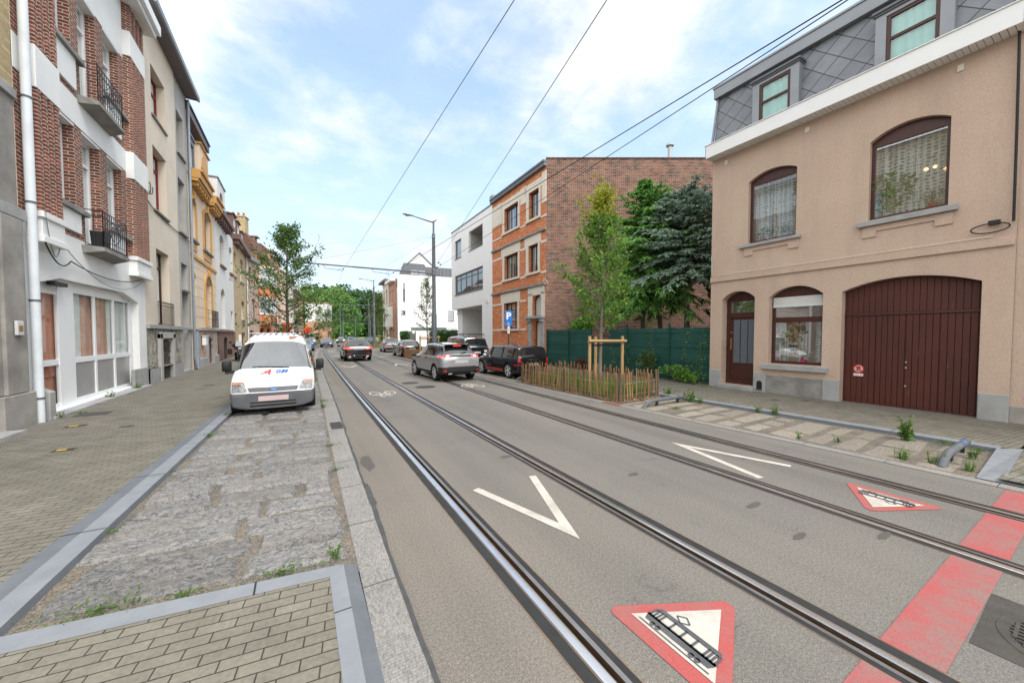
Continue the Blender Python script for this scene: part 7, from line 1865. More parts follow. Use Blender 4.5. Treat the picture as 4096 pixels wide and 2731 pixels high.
# ------------------------------------------------------------------ masts, lamps, overhead line
def mast(x, y, label, arm_len=8.3, lamp=True, head=0, glen=1.0, lod=0):
    t = thing('street_lamp' if lamp else 'catenary_mast', label, 'street lamp' if lamp else 'mast', (x, y, 0), -head, 'grey tram masts with lamps along the right kerb' if lamp else 'tram masts')
    n = 16 if not lod else 10
    m = MB(); m.tube([(0, 0, 0), (0, 0, 3.35), (0, 0, 3.45), (0, 0, 6.2), (0, 0, 8.78), (0, 0, 8.9), (0, 0, 9.0), (0, 0, 9.85)], [.185, .178, .14, .125, .112, .125, .07, .06], n); m.build('pole', M['greymetal'], t, smooth=40)
    if arm_len:
        m = MB(); m.tube([(.1, 0, 6.2), (-arm_len*.62, 0, 6.2)], .05, 8); m.tube([(-arm_len*.6, 0, 6.2), (-arm_len, 0, 6.2)], .042, 8); m.build('bracket_arm', M['greymetal'], t, smooth=60)
        m = MB()
        for dx in (-5.85, -3.05):
            m.tube([(dx-1.05, 0, 6.16), (dx-.95, 0, 5.98), (dx-.1, 0, 5.93), (dx, 0, 5.88)], .016, 5); m.tube([(dx-.2, 0, 5.95), (dx-.02, 0, 6.12), (dx, 0, 5.87)], .012, 5)
        m.each('steady_arm', M['blackmetal'], t, smooth=60)
        m = MB()
        for zz in (6.2, 6.38, 6.5, 8.75): m.tube([(0, 0, zz-.03), (0, 0, zz+.03)], .145 if zz < 7 else .13, n)
        m.build('clamp', M['galv'], t, smooth=40)
        m = MB(); m.tube([(-.1, 0, 8.72), (-arm_len+.5, 0, 6.24)], .006, 4); m.tube([(-.1, 0, 8.72), (-3.4, 0, 6.24)], .006, 4); m.build('stay_wire', M['wiregrey'], t)
    if lamp:
        m = MB(); m.tube([(.22, 0, 9.98), (0, 0, 9.75), (-.4, 0, 9.80), (-1.45, 0, 9.98)], [.03, .055, .05, .03], 8); m.build('lamp_arm', M['greymetal'], t, smooth=40)
        m = MB(); vs = []; nn = 14
        for k, (dx, a, zz) in enumerate(((-1.38, .04, 10.0), (-1.5, .11, 10.0), (-1.75, .16, 10.01), (-2.0, .14, 10.02), (-2.12, .05, 10.02))): vs += [(dx, a*cos(2*pi*i/nn), zz+.065*(a/.16)*sin(2*pi*i/nn)) for i in range(nn)]
        m.add(vs, [(k*nn+i, k*nn+(i+1) % nn, (k+1)*nn+(i+1) % nn, (k+1)*nn+i) for k in range(4) for i in range(nn)]+[tuple(range(nn)), tuple(range(4*nn, 5*nn))]); lh = m.build('lamp_head', M['galv'], t, smooth=60)
        m = MB(); m.lathe([(.13, .0), (.12, -.03), (.001, -.045)], (-1.8, 0, 9.955), 14); m.build('lamp_glass', M['headl'], lh, smooth=60)
    return t
MST = [(8.2, 25, 'nearest tall grey street lamp mast, rising behind the silver SUV with a tram wire arm'), (9.45, 56.5, 'second grey street lamp mast, beside the teal car'), (13.6, 88, 'third grey lamp mast up the street'), (18.3, 117, 'fourth grey lamp mast near the end of the street'), (23, 146, 'farthest grey lamp mast before the trees')]
for i, (x, y, lab) in enumerate(MST): mast(x, y, lab, 8.4, True, HEAD(y), lod=i > 1)
mast(10.6, 121, 'left lamp mast in front of the big pale green tree', 0, True, R(190), lod=1)
mast(12.1, 129.5, 'left lamp mast just behind another one before the pale green tree', 0, True, R(190), lod=1)
for i, (x, y) in enumerate(((19.5, 160), (29, 172))): mast(x, y, ('slim distant mast left of the meadow', 'slim distant mast on the meadow edge')[i], 0, False, lod=1)
GW = 'overhead tram wires'
def T1(y): return RS(y)+2.18
def T2(y): return RS(y)+5.7
def wire(label, pts, r=.007, mat='wire', sag=0.): return cable('tram_wire', label, pts, r, mat, sag, 8, 'wire', GW)
wire('contact wire above the left tram track running up out of the photo', [(2.15, -12, 5.78), (2.35, 25, 5.87), (3.75, 56.5, 5.87), (7.75, 88, 5.87), (12.6, 117, 5.87), (17.4, 146, 5.87)], .006, 'wiregrey')
wire('contact wire above the right tram track passing in front of the tan house roof', [(5.75, -12, 5.9), (5.67, 1.86, 5.9), (5.2, 25, 5.87), (6.5, 56.5, 5.87), (10.55, 88, 5.87), (15.4, 117, 5.87), (20.1, 146, 5.87)], .009)
wire('anchor wire from the nearest mast to the right contact wire', [(8.12, 25, 6.38), (5.8, 1.88, 5.95), (5.75, -.5, 5.91)], .008)
wire('anchor wire from the nearest mast crossing high towards the left contact wire', [(8.12, 25, 6.42), (3.08, 3.1, 5.72), (2.2, -5.0, 5.76)], .006, 'wiregrey')
wire('thin stay wire from the top of the nearest mast across the street to the left', [(8.1, 25, 8.75), (-1.0, 26, 7.2), (-4.9, 26.5, 6.6)], .004, 'wiregrey')
m = MB()
for p in ((7.75, 23.3, 6.32), (7.5, 21.9, 6.36), (7.9, 23.4, 6.36), (7.75, 22.3, 6.34), (2.33, 24.2, 5.865), (5.22, 24, 5.87)): m.tube([(p[0], p[1]-.12, p[2]), (p[0], p[1], p[2]), (p[0], p[1]+.12, p[2])], [.02, .045, .02], 8)
tag(m.build('wire_insulator', M['black'], smooth=60), 'black insulators strung on the tram wires near the first mast', 'insulator')
# catenary gantries across the far street: thin cross tubes
# ------------------------------------------------------------------ signs
t = thing('parking_sign', 'blue parking sign with a disabled plate and arrow plate on a dark green post', 'sign', (10.09, 17.7, .06), R(-30))
SY = 0.
m = MB(); m.tube([(0, 0, 0), (0, 0, 3.18)], .035, 12); m.each('post', M['greenpost'], t, smooth=60)
def plate(x0, x1, z0, z1, mat, name, y=-.05, r=.04):
    p = roundpoly([(x0, z0), (x1, z0), (x1, z1), (x0, z1)], r, 4); m = MB(); m.prism(p, y-.012, y); return m.build(name, M[mat], t)
plate(-.195, .195, 2.57, 3.18, 'signblue', 'parking_plate'); plate(-.21, .21, 2.34, 2.555, 'signblue', 'disabled_plate'); plate(-.06, .06, 1.91, 2.32, 'signwhite', 'arrow_plate')
IX = Matrix.Rotation(R(90), 4, 'X')
text_mesh('P', .52, M['signwhite'], 'letter', t, Matrix.Translation((0, -.0655, 2.875)) @ IX, .002, bold=.02)
q = lambda x, z: (x*.8-.01, -.066, (z-2.5)*.8+2.44); m = MB(); m.tube([q(-.02+.01*cos(k), 2.61+.02*sin(k)) for k in (0, 2, 4)], .018, 6)
for u, v in (((-.02, 2.585), (-.01, 2.50)), ((-.01, 2.50), (.06, 2.50)), ((.06, 2.50), (.09, 2.42)), ((-.015, 2.55), (.05, 2.55)), ((.09, 2.42), (.12, 2.43))): m.bar(q(*u), q(*v), .018, .018)
P = [q(.075*cos(k), 2.47+.075*sin(k)) for k in [R(120)+R(230)*j/12 for j in range(13)]]
for u, v in zip(P, P[1:]): m.bar(u, v, .014, .014)
m.build('wheelchair_symbol', M['signwhite'], t)
m = MB(); m.bar((0, -.0635, 1.96), (0, -.0635, 2.12), .016, .003, up=(0, 1, 0)); m.add([(-.035, -.0645, 2.11), (.035, -.0645, 2.11), (0, -.0645, 2.18)], [(0, 1, 2)]); m.build('arrow', M['black'], t)
text_mesh('6 m', .055, M['black'], 'distance', t, Matrix.Translation((0, -.0635, 2.26)) @ IX, .001)
def site_sign(x, y, label, rz):
    t = thing('site_sign', label, 'sign', (x, y, 0), rz, 'orange road work signs on the left side')
    m = MB(); m.tube([(-.0, .05, 0), (0, .05, 3.6)], .06, 8); m.each('post', M['blackmetal'], t)
    m = MB(); m.box(-.5, .5, -.03, .03, 2.25, 3.5); m.build('orange_board', M['signorange'], t)
    m = MB(); m.prism([(-.36, 2.75), (.36, 2.75), (0, 3.36)], -.05, -.032); m.box(-.3, .3, -.05, -.032, 2.4, 2.62); m.build('dark_symbol', M['signred'], t)
site_sign(-1.55, 57.5, 'orange road work sign half hidden by the leaves of the left street tree', R(-10)); site_sign(1.35, 84, 'orange road work sign on a black post in front of the wooden garden fence', R(-8))
t = thing('traffic_light', 'small traffic light showing red at the far end of the street', 'traffic light', (13.0, 140, 0), 0)
m = MB(); m.tube([(0, 0, 0), (0, 0, 2.4)], .06, 8); m.each('post', M['blackmetal'], t)
m = MB(); m.box(-.15, .15, -.12, .12, 2.4, 3.3); m.build('housing', M['black'], t)
m = MB(); m.lathe([(.11, 0), (.001, -.03)], (0, -.122, 3.12), 12, 0, axis='y'); m.build('red_lens', M['taillit'], t)
# --- bent steel wheel stops
def stop(y, x0, x1, label, blue=False):
    t = thing('wheel_stop', label, 'wheel stop', (x0, y, 0), 0, 'bent grey pipe wheel stops')
    L = x1-x0; m = MB(); m.tube([(0, 0, -.02), (.10, 0, .07), (.30, .0, .135), (.42, 0, .15), (L-.15, 0, .15), (L, 0, .15)], .050, 12); m.build('pipe', M['stoppipe'], t, smooth=60)
    m = MB()
    for a in (.52, L-.25): m.box(a-.04, a+.04, -.02, .02, -.02, .13)
    m.each('leg', M['blackmetal'], t)
    if blue: m = MB(); m.tube([(L-.32, 0, .1535), (L-.24, 0, .1535)], .0485, 12); m.build('blue_paint', M['signblue'], t, smooth=60)
stop(1.36, 7.95, 9.45, 'bent grey pipe wheel stop with blue paint dab, near end of the right bay', True)
stop(6.45, 7.75, 9.4, 'bent grey pipe wheel stop beside the wooden planter fence')
stop(12.95, 7.75, 8.9, 'bent grey pipe end sticking out behind the black small estate car')

# ------------------------------------------------------------------ planters with chestnut paling
def pale_mesh(r, h, wd):
    m = MB(); n = 4; vs = []; ax = r.uniform(-.02, .02); ay = r.uniform(-.02, .02); tp = r.uniform(.6, .95); k0 = r.uniform(.75, 1.2)
    for k in range(5):
        t = k/4; z = t*h; bx = ax*t+.006*sin(t*5+ax*300); by = ay*t; ww = wd*k0*(1-.12*t)/2; dd = .022*(1-.1*t)/2+.004
        if k == 4: ww *= tp
        vs += [(bx-ww, by-dd, z), (bx+ww, by-dd*.7, z), (bx+ww*.9, by+dd, z), (bx-ww*.8, by+dd*.8, z+(r.uniform(-.015, .015) if k == 4 else 0))]
    m.add(vs, [(k*4+i, k*4+(i+1) % 4, k*4+4+(i+1) % 4, k*4+4+i) for k in range(4) for i in range(4)]+[(16, 17, 18, 19)]); return m
def paling_fence(name, label, pts, h, step, seed, individual=True, group='chestnut paling fences round the tree pits', wires=True, closed=True):
    r = random.Random(seed); t = thing(name, label, 'fence', (pts[0][0], pts[0][1], 0), 0, group); o = Vector((pts[0][0], pts[0][1], 0))
    segs = list(zip(pts, pts[1:]+([pts[0]] if closed else []))) if closed else list(zip(pts, pts[1:]))
    kinds = [pale_mesh(r, h, .042) for _ in range(9)]; protos = []; allm = MB(); cnt = 0
    for a, b in segs:
        a, b = Vector((*a, 0)), Vector((*b, 0)); L = (b-a).length; n = max(1, int(L/step)); ang = atan2((b-a).y, (b-a).x)
        for i in range(n):
            p = a.lerp(b, (i+r.uniform(.3, .7))/n)-o; s = (r.uniform(.7, 1.35), 1, r.uniform(.9, 1.08)); k = r.randrange(9)
            if individual:
                if k >= len(protos) or len(protos) < 9:
                    q = kinds[len(protos)].build('pale', M['pale'], t); protos.append(q); q2 = q
                else: q2 = protos[k].copy(); col.objects.link(q2)
                q2.location = p; q2.rotation_euler = (r.uniform(-.05, .05), r.uniform(-.05, .05), ang+r.uniform(-.4, .4)); q2.scale = s; cnt += 1
            else:
                mt = Matrix.Translation(p) @ Matrix.Rotation(ang, 4, 'Z') @ Matrix.Diagonal((*s, 1)); allm.add([tuple(mt @ Vector(v)) for v in kinds[k].v], kinds[k].f)
    if not individual: allm.build('paling', M['pale'], t)
    if wires:
        for zz in (.16, .5):
            for dy in (-.012, .012):
                m = MB()
                for a, b in segs:
                    P = [Vector((*a, 0)).lerp(Vector((*b, 0)), i/14)-o for i in range(15)]
                    m.tube([(p.x+dy*(1 if i % 2 else -1), p.y+dy*(1 if i % 2 else -1), zz*h/.78+.01*sin(i*2.1)) for i, p in enumerate(P)], .0035, 4)
                m.build('wire', M['galv'], t)
    for a in pts:
        m = MB(); m.tube([(a[0]-o.x, a[1]-o.y, 0), (a[0]-o.x+.01, a[1]-o.y, h*1.02)], .045, 8); m.build('corner_post', M['bark'], t, smooth=60)
    return t
FP = [(7.66, 12.35), (7.62, 9.6), (7.76, 7.28), (9.62, 7.50), (9.50, 12.35)]
paling_fence('paling_fence', 'rustic chestnut paling fence round the big tree pit beside the black small estate car', FP, .78, .128, 4)
def soil(name, pts, z, label=None):
    m = MB(); m.add([(x, y, z) for x, y in pts], [tuple(range(len(pts)))]); o = m.build(name, M['earth']); o['kind'] = 'structure'; return o
soil('planter_soil', [(7.55, 12.6), (7.50, 9.6), (7.66, 7.05), (9.62, 7.25), (9.56, 12.6)], .012)
def chips(name, pts, n, seed, z=.015):
    r = random.Random(seed); m = MB(); xs = [p[0] for p in pts]; ys = [p[1] for p in pts]
    for _ in range(n):
        x, y = r.uniform(min(xs), max(xs)), r.uniform(min(ys), max(ys)); a = r.uniform(0, pi); L, w_ = r.uniform(.015, .05), r.uniform(.008, .02); t = r.uniform(-.012, .02)
        dx, dy = cos(a)*L, sin(a)*L; px, py = -sin(a)*w_, cos(a)*w_; zz = z+r.uniform(0, .02)
        m.add([(x-dx-px, y-dy-py, zz), (x+dx-px, y+dy-py, zz+t), (x+dx+px, y+dy+py, zz+t+.004), (x-dx+px, y-dy+py, zz+.004)], [(0, 1, 2, 3)])
    o = m.build(name, M['chips']); o['kind'] = 'stuff'; return tag(o, 'brown wood chip mulch under the chestnut paling fence', 'mulch')
chips('wood_chips', [(7.62, 7.1), (9.65, 12)], 2600, 8)
def grassbed(name, label, x0, x1, y0, y1, n, ln, wd, seed, z=.01, excl=None):
    r = random.Random(seed); m = MB()
    for _ in range(n): blades(m, (r.uniform(x0, x1), r.uniform(y0, y1), z), 5, ln, wd, .18, .8, r, .22, 3)
    o = m.build(name, M['grass']); return tag(o, label, 'grass', None, 'stuff')
grassbed('grass', 'tall green grass growing inside the big tree pit', 7.8, 9.45, 7.5, 12.2, 800, .55, .016, 6)
def stakes(x, y, label, h=1.86, w_=1.4, d=.55, rz=0., group='stake frames round young street trees'):
    t = thing('tree_stakes', label, 'tree stakes', (x, y, 0), rz, group)
    for a, b in ((-w_/2, 0), (w_/2, 0), (0, d)):
        m = MB(); m.tube([(a, b, -.05), (a, b, h)], .052, 12); m.build('stake', M['stake'], t, smooth=40)
    m = MB(); m.tube([(-w_/2-.1, -.075, h-.16), (w_/2+.1, -.075, h-.17)], .05, 12); m.build('cross_rail', M['stake'], t, smooth=40)
    m = MB(); m.bar((-w_/2, -.01, h-.30), (w_/2, .02, h-.31), .012, .05); m.bar((0, .0, h-.31), (0, d, h-.31), .012, .05); m.build('tie_strap', M['black'], t)
    return t
stakes(8.88, 8.95, 'pine stake frame holding the bright green young tree in the big tree pit', rz=R(-4))
stakes(8.6, 27.4, 'pine stake frame of the small tree by the nearest street lamp', rz=R(-8)); stakes(10.8, 59.8, 'pine stake frame of the feathery green tree near the second lamp', rz=R(-10)); stakes(3.3, 83.4, 'pine stake frame of the small tree on the far left before the brick building', rz=R(-10)); stakes(5.6, 100, 'tiny pine stake frame far off on the left kerb', rz=R(-10))
for x, y, lab, pts in ((7.6, 29, 'short length of chestnut paling at the second tree pit, right of the black hatchback', [(7.45, 30.5), (7.45, 25.6), (9.3, 25.6), (9.3, 30.5)]), (9.2, 57, 'chestnut paling at the foot of the second street lamp', [(8.8, 62), (8.75, 55.8), (10.9, 55.5), (11.2, 62)]),
                       (-.4, 18, 'chestnut paling of the left tree pit, mostly hidden behind the white van', [(.55, 22.5), (.45, 16.4), (-1.2, 16.4), (-1.2, 22.5)]), (2.4, 72, 'chestnut paling at the far left tree pit', [(4.5, 87), (3.9, 81.5), (2.4, 81.5), (2.6, 87)])):
    paling_fence('paling_fence', lab, pts, .78, .10, int(x*10+y), False, wires=False)
    grassbed('grass', 'green grass in the tree pit with the '+lab.split(' at ')[0].split(' of ')[0].lower()+f' {("beyond the parked cars", "by the lamp", "near the van", "far left")[0 if y == 29 else 1 if y == 57 else 2 if y == 18 else 3]}', min(p[0] for p in pts)+.1, max(p[0] for p in pts), min(p[1] for p in pts)-.4, max(p[1] for p in pts), 160, .4, .02, int(y))
# green screen fence between the brick house and the tan house
GA, GB = Vector((12.98, 18.0, 0)), Vector((13.15, 7.86, 0)); gl_ = (GB-GA).length
t = thing('screen_fence', 'dark green netting screen fence in front of the brown brick party wall', 'fence', tuple(GA), atan2((GB-GA).y, (GB-GA).x))
PX_ = [0, 2.0, 3.8, 6.15, 8.35, gl_]
for i, (a, b) in enumerate(zip(PX_, PX_[1:])):
    gate = i == 2
    m = MB(); n = 16; r = random.Random(i)
    if gate: segs = [(a+1.3, b)]; 
    else: segs = [(a, b)]
    for (c, d) in segs:
        vs = []
        for k in range(n+1):
            x = lerp(c, d, k/n)
            for j in range(9):
                z = .10+2.08*j/8; vs.append((x, .03*noise.noise(Vector((x*1.4, z*1.1, i)))+.02*sin(j*2.2+i), z+(.015*sin(k*1.3) if j == 8 else 0)))
        m.add(vs, [(k*9+j, k*9+9+j, k*9+10+j, k*9+j+1) for k in range(n) for j in range(8)])
    if gate:
        x1 = a+1.3; m.add([(a, 0, .1), (x1, 0, .1), (x1, 0, 1.9), (a+.75, 0, 1.35), (a, 0, 1.75)], [(0, 1, 2, 3, 4)])
    m.build('netting', M['screen'], t, smooth=60)
m = MB()
for x in PX_: m.box(x-.03, x+.03, -.06, .0, 0, 2.25+(.12 if x in (6.15, 8.35) else 0))
m.box(PX_[2], PX_[2]+1.3, -.04, -.0, 2.1, 2.14); m.each('post', M['greenpost'], t)
m = MB()
for z in (.2, .8, 1.4, 2.0): m.bar((0, -.03, z), (gl_, -.03, z), .012, .012)
m.build('wire_mesh', M['greenpost'], t)
# ------------------------------------------------------------------ trees and plants
def branch_tree(name, label, x, y, h, r0, clear, shape, nb, sub, lv, size, leafm, barkm, seed, group=None, lean=0, tips=None, spread=.18, up=.5, mirror=1, el0=.55):
    """tapered trunk, limbs, twigs; leaf-sized faces scattered along the twigs. shape(t) = crown radius at height fraction t"""
    r = random.Random(seed); t = thing(name, label, 'tree', (x, y, 0), 0, group)
    tr = MB(); pts = []; n = 12
    for i in range(n+1):
        f = i/n; pts.append((lean*f*f+.05*sin(f*5+seed), .05*cos(f*4+seed)*f, h*.97*f))
    tr.tube(pts, [r0*(1-f/n)**.8+.006 for f in range(n+1)], 10)
    lf = MB(); tp = MB()
    for b in range(nb):
        f = clear+(1-clear)*((b+r.random())/nb)**.9; f = min(.97, f); zz = h*.97*f; i = f*n; i0 = min(n-1, int(i)); p0 = Vector(pts[i0]).lerp(Vector(pts[i0+1]), i-i0)
        a = b*2.4+r.uniform(-.5, .5); t_ = (f-clear)/(1-clear); R_ = shape(t_)*r.uniform(.75, 1.15); el = lerp(el0*.6, el0*1.5, t_)+r.uniform(-.15, .25)
        d = Vector((cos(a)*cos(el), sin(a)*cos(el), sin(el))); L = max(.15, R_/max(.3, cos(el))); P = [p0]
        for k in range(1, 6):
            d = (d+Vector((0, 0, .06))+Vector((r.gauss(0, .10), r.gauss(0, .10), r.gauss(0, .08)))).normalized(); P.append(P[-1]+d*L/5)
        rb = max(.006, r0*(1-f)*.55); tr.tube(P, [rb*(1-k/6)+.003 for k in range(6)], 5, caps=False)
        for s in range(sub):
            k = r.uniform(.25, 1)*5; k0 = min(4, int(k)); q = P[k0].lerp(P[k0+1], k-k0); dd = (d+Vector((r.gauss(0, .7), r.gauss(0, .7), r.gauss(.1, .4)))).normalized(); l2 = L*r.uniform(.18, .42)+.08
            e = q+dd*l2; tr.tube([q, q.lerp(e, .5)+Vector((0, 0, -.02)), e], [rb*.3+.002, .004, .002], 4, caps=False)
            for _ in range(lv):
                w_ = r.random(); c = q.lerp(e, w_)+Vector((r.gauss(0, spread*.35), r.gauss(0, spread*.35), r.gauss(0, spread*.3)))
                (tp if tips and (c.z > h*tips or r.random() < .03) else lf).v and None
                leaf(tp if tips and (c.z > h*tips or r.random() < .04) else lf, c, size*r.uniform(.6, 1.3), r, dd, 0, up)
    trunk = tr.build('trunk', M[barkm], t, smooth=60)
    lf.build('crown', M[leafm], t)
    if tp.f: tp.build('young_tips', M['leafyel'], t)
    return t
# left street tree: open crown, drooping sparse leaves
branch_tree('street_tree', 'open crowned street tree standing behind the white van on the left', -.46, 20.2, 7.1, .085, .24, lambda t: 2.5*(1-.9*t)*(.8+.2*min(1, t*4)), 46, 11, 16, .066, 'leaf', 'bark', 21, spread=.24, el0=.32)
branch_tree('young_tree', 'bright green young tree in the stake frame of the big tree pit', 9.02, 9.35, 6.35, .062, .30, lambda t: 1.15*(.55+.45*sin(min(1, t*1.6)*pi))*(1-.55*t*t), 40, 11, 22, .066, 'leafmaple', 'barkgrey', 5, tips=.93, spread=.22, el0=.85)
branch_tree('young_tree', 'small oval tree with glossy leaves beside the nearest street lamp', 8.6, 27.9, 6.1, .05, .34, lambda t: 1.0*(.6+.4*sin(min(1, t*1.8)*pi))*(1-.7*t*t), 26, 7, 9, .07, 'leafyoung', 'bark', 8, spread=.2, el0=.8)
branch_tree('young_tree', 'feathery light green tree near the second street lamp', 10.8, 60.3, 7.6, .06, .28, lambda t: 1.7*(.6+.4*sin(min(1, t*1.8)*pi))*(1-.75*t*t), 28, 8, 16, .12, 'leafyoung', 'barkgrey', 9, spread=.4, el0=.75)
branch_tree('young_tree', 'small upright tree on the far left in front of the salmon brick building', 3.4, 83.9, 6.6, .06, .3, lambda t: 1.3*(1-.75*t*t), 22, 7, 10, .11, 'leaf', 'bark', 10, spread=.35, el0=.95)
branch_tree('young_tree', 'small pale tree on the far left before the meadow', 5.7, 100.4, 6.6, .06, .3, lambda t: 2.0*(1-.7*t*t), 22, 7, 12, .16, 'leafyoung', 'barkgrey', 12, spread=.5, el0=.8)
# conifers behind the green fence
def conifer(name, label, x, y, h, r0, z0, shape, nb, mat, seed, droop=.35, fl=.30, fw=.045, tilt=0, shoots=9, bare=False, sil=0):
    r = random.Random(seed); t = thing(name, label, 'tree', (x, y, 0)); tr = MB(); lf = MB()
    pts = [(tilt*(i/10)**2+.06*sin(i*.9+seed), .05*cos(i+seed), h*i/10) for i in range(11)]; tr.tube(pts, [r0*(1-i/10.5)+.01 for i in range(11)], 10)
    for b in range(nb):
        f = (b+r.random())/nb; zz = lerp(z0, h*.985, f**.9); i = zz/h*10; i0 = min(9, int(i)); p0 = Vector(pts[i0]).lerp(Vector(pts[i0+1]), i-i0)
        a = r.uniform(0, 2*pi); L = shape(f)*r.uniform(.6, 1.1)*(1+.22*sin(3*a+seed+zz*1.1)+.16*sin(5*a-zz*2.3)); el = lerp(-.05, .75, f**1.5)+r.uniform(-.12, .15); d = Vector((cos(a)*cos(el), sin(a)*cos(el), sin(el))); P = [p0]; ns = 6
        for k in range(ns): d = (d+Vector((0, 0, -droop*.28*(1-f)))+Vector((r.gauss(0, .05), r.gauss(0, .05), 0))).normalized(); P.append(P[-1]+d*L/ns)
        tr.tube(P, [max(.006, .028*(1-k/7)) for k in range(ns+1)], 4, caps=False)
        for k in range(1, ns+1):
            if k < 2 and L > .9: continue
            ax = (P[k]-P[k-1]).normalized(); side = ax.cross(Vector((0, 0, 1))); side = side.normalized() if side.length > .1 else Vector((1, 0, 0))
            tw = []
            for g in (-1, 1):
                q = P[k-1].lerp(P[k], r.random()); td = (ax*r.uniform(.5, 1)+side*g*r.uniform(.5, 1)+Vector((0, 0, -droop*r.uniform(.3, 1.1)))).normalized(); tw.append((q, td, L*r.uniform(.16, .34)*(1.15-k/ns*.6)))
            tw.append((P[k-1], ax, L/ns))
            for (q0, td, tl) in tw:
                for s in range(shoots):
                    q = q0+td*tl*r.random(); g = r.choice((-1, 1)); sd0 = td.cross(Vector((0, 0, 1))); sd0 = sd0.normalized() if sd0.length > .05 else side
                    dd = (td*r.uniform(.4, 1.1)+sd0*g*r.uniform(.2, .9)+Vector((0, 0, r.gauss(-.1-droop*.4, .28)))).normalized(); l2 = fl*r.uniform(.6, 1.3)*(1-.3*f)
                    w_ = fw*r.uniform(.8, 1.25); sd = dd.cross(Vector((0, 0, 1))); sd = sd.normalized() if sd.length > .05 else side; upv = sd.cross(dd)
                    m1, m2 = q+dd*l2*.55, q+dd*l2-Vector((0, 0, .02))
                    lf.add([q, m1+sd*w_*.6-upv*.012, m2, m1-sd*w_*.6-upv*.012, m1+upv*w_*.35], [(0, 1, 4), (1, 2, 4), (2, 3, 4), (3, 0, 4)])
    tr.build('trunk', M['bark'], t, smooth=60); lf.build('crown', M[mat], t); return t
conifer('spruce_tree', 'dark green spruce with drooping shoots behind the bright green young tree', 15.2, 12.7, 9.8, .13, 3.7, lambda f: 2.35*(1-f**2.6)*(.9+.1*sin(f*17))*(1 if f < .8 else .75)+.12, 240, 'spruce', 3, .40, .26, .06, tilt=.15, shoots=7)
conifer('spruce_tree', 'second spruce leaning right, with bright shoot tips low over the green fence', 16.2, 12.5, 9.2, .14, 3.6, lambda f: 2.5*(1-f**2.2)*(.9+.1*sin(f*13+1))+.12, 230, 'spruce', 14, .42, .26, .06, tilt=-.1, shoots=7)
conifer('blue_fir', 'blue grey fir against the tan house, right of the spruces', 15.75, 10.75, 8.6, .15, 4.7, lambda f: 2.45*(1-f**3)*(.9+.12*sin(f*15+2))+.15, 300, 'blue', 6, .30, .19, .06, shoots=8)
conifer('cypress', 'slim green cypress tip showing at the corner of the tan house', 18.2, 10.6, 11.2, .1, 1.0, lambda f: .75*(1-f)**.6+.06, 120, 'cypress', 7, -.6, .3, .05, shoots=4)
# shrub above the fence, climbers and ground weeds
def bush(name, label, x, y, z, rad, n, size, mat, cat='shrub', group=None, stems=5, seed=1):
    r = random.Random(seed); t = thing(name, label, cat, (x, y, z), 0, group); m = MB()
    for _ in range(stems): a = r.uniform(0, 2*pi); m.tube([(0, 0, 0), (rad[0]*.4*cos(a), rad[1]*.4*sin(a), rad[2]), (rad[0]*.7*cos(a), rad[1]*.7*sin(a), rad[2]*1.6)], [.012, .008, .003], 4)
    m.build('stem', M['bark'], t); m = MB()
    for k in range(6):
        c = (r.uniform(-.5, .5)*rad[0], r.uniform(-.5, .5)*rad[1], rad[2]*r.uniform(.5, 1.4)); leafcloud(m, c, n//6, (rad[0]*.65, rad[1]*.65, rad[2]*.6), size, r)
    m.build('foliage', M[mat], t); return t
bush('shrub', 'green shrub poking above the fence at the corner of the brick party wall', 13.9, 16.0, 1.5, (.75, .9, .75), 700, .13, 'leafmaple', seed=3)
bush('shrub', 'ivy and weeds at the foot of the screen fence by the tan house', 12.75, 9.0, .05, (.28, .75, .35), 600, .07, 'leafmaple', seed=4)
bush('shrub', 'dusty grey green climber on the middle of the screen fence', 12.86, 10.6, .3, (.16, .5, .5), 420, .07, 'leafyoung', seed=5)
bush('shrub', 'dark red leaved shrub at the foot of the fence behind the planter', 12.7, 14.6, .05, (.25, .6, .3), 320, .07, 'rededge', seed=6)
bush('shrub', 'low green weeds at the house corner of the brick house', 12.6, 17.9, .05, (.25, .35, .25), 240, .07, 'weed', seed=7)
bush('shrub', 'green shrub between white house and hedge', 16.5, 36.5, 1.8, (.9, .9, .8), 400, .16, 'leafmaple', seed=8)
for i, (y, hh, w_) in enumerate(((12.6, 1.3, .06), (11.7, 1.35, .07), (10.35, 2.1, .09), (8.75, 1.9, .10), (8.3, 1.5, .10), (8.1, 2.0, .08))):
    t = thing('climber', f'ivy strand climbing the screen fence, {("leftmost", "second from left", "tall third from left", "fourth from left", "fifth from left", "rightmost by the tan house")[i]}', 'climber', (12.93, y, .05), 0, 'ivy strands on the screen fence')
    r = random.Random(i); m = MB(); P = [(r.gauss(0, .01), .08*sin(k*.8+i), hh*k/10) for k in range(11)]; m.tube(P, .006, 4); m.build('stem', M['bark'], t); m = MB()
    for k in range(int(hh*60)): q = Vector(P[min(10, int(r.random()**1.4*11))]); leaf(m, q+Vector((-.02, r.gauss(0, w_), r.uniform(-.08, .1))), .05*r.uniform(.7, 1.3), r, Vector((-1, 0, -.6)), 0, .1, 1.2)
    m.build('foliage', M['weed'], t)
WG = 'weeds growing in the paving joints'
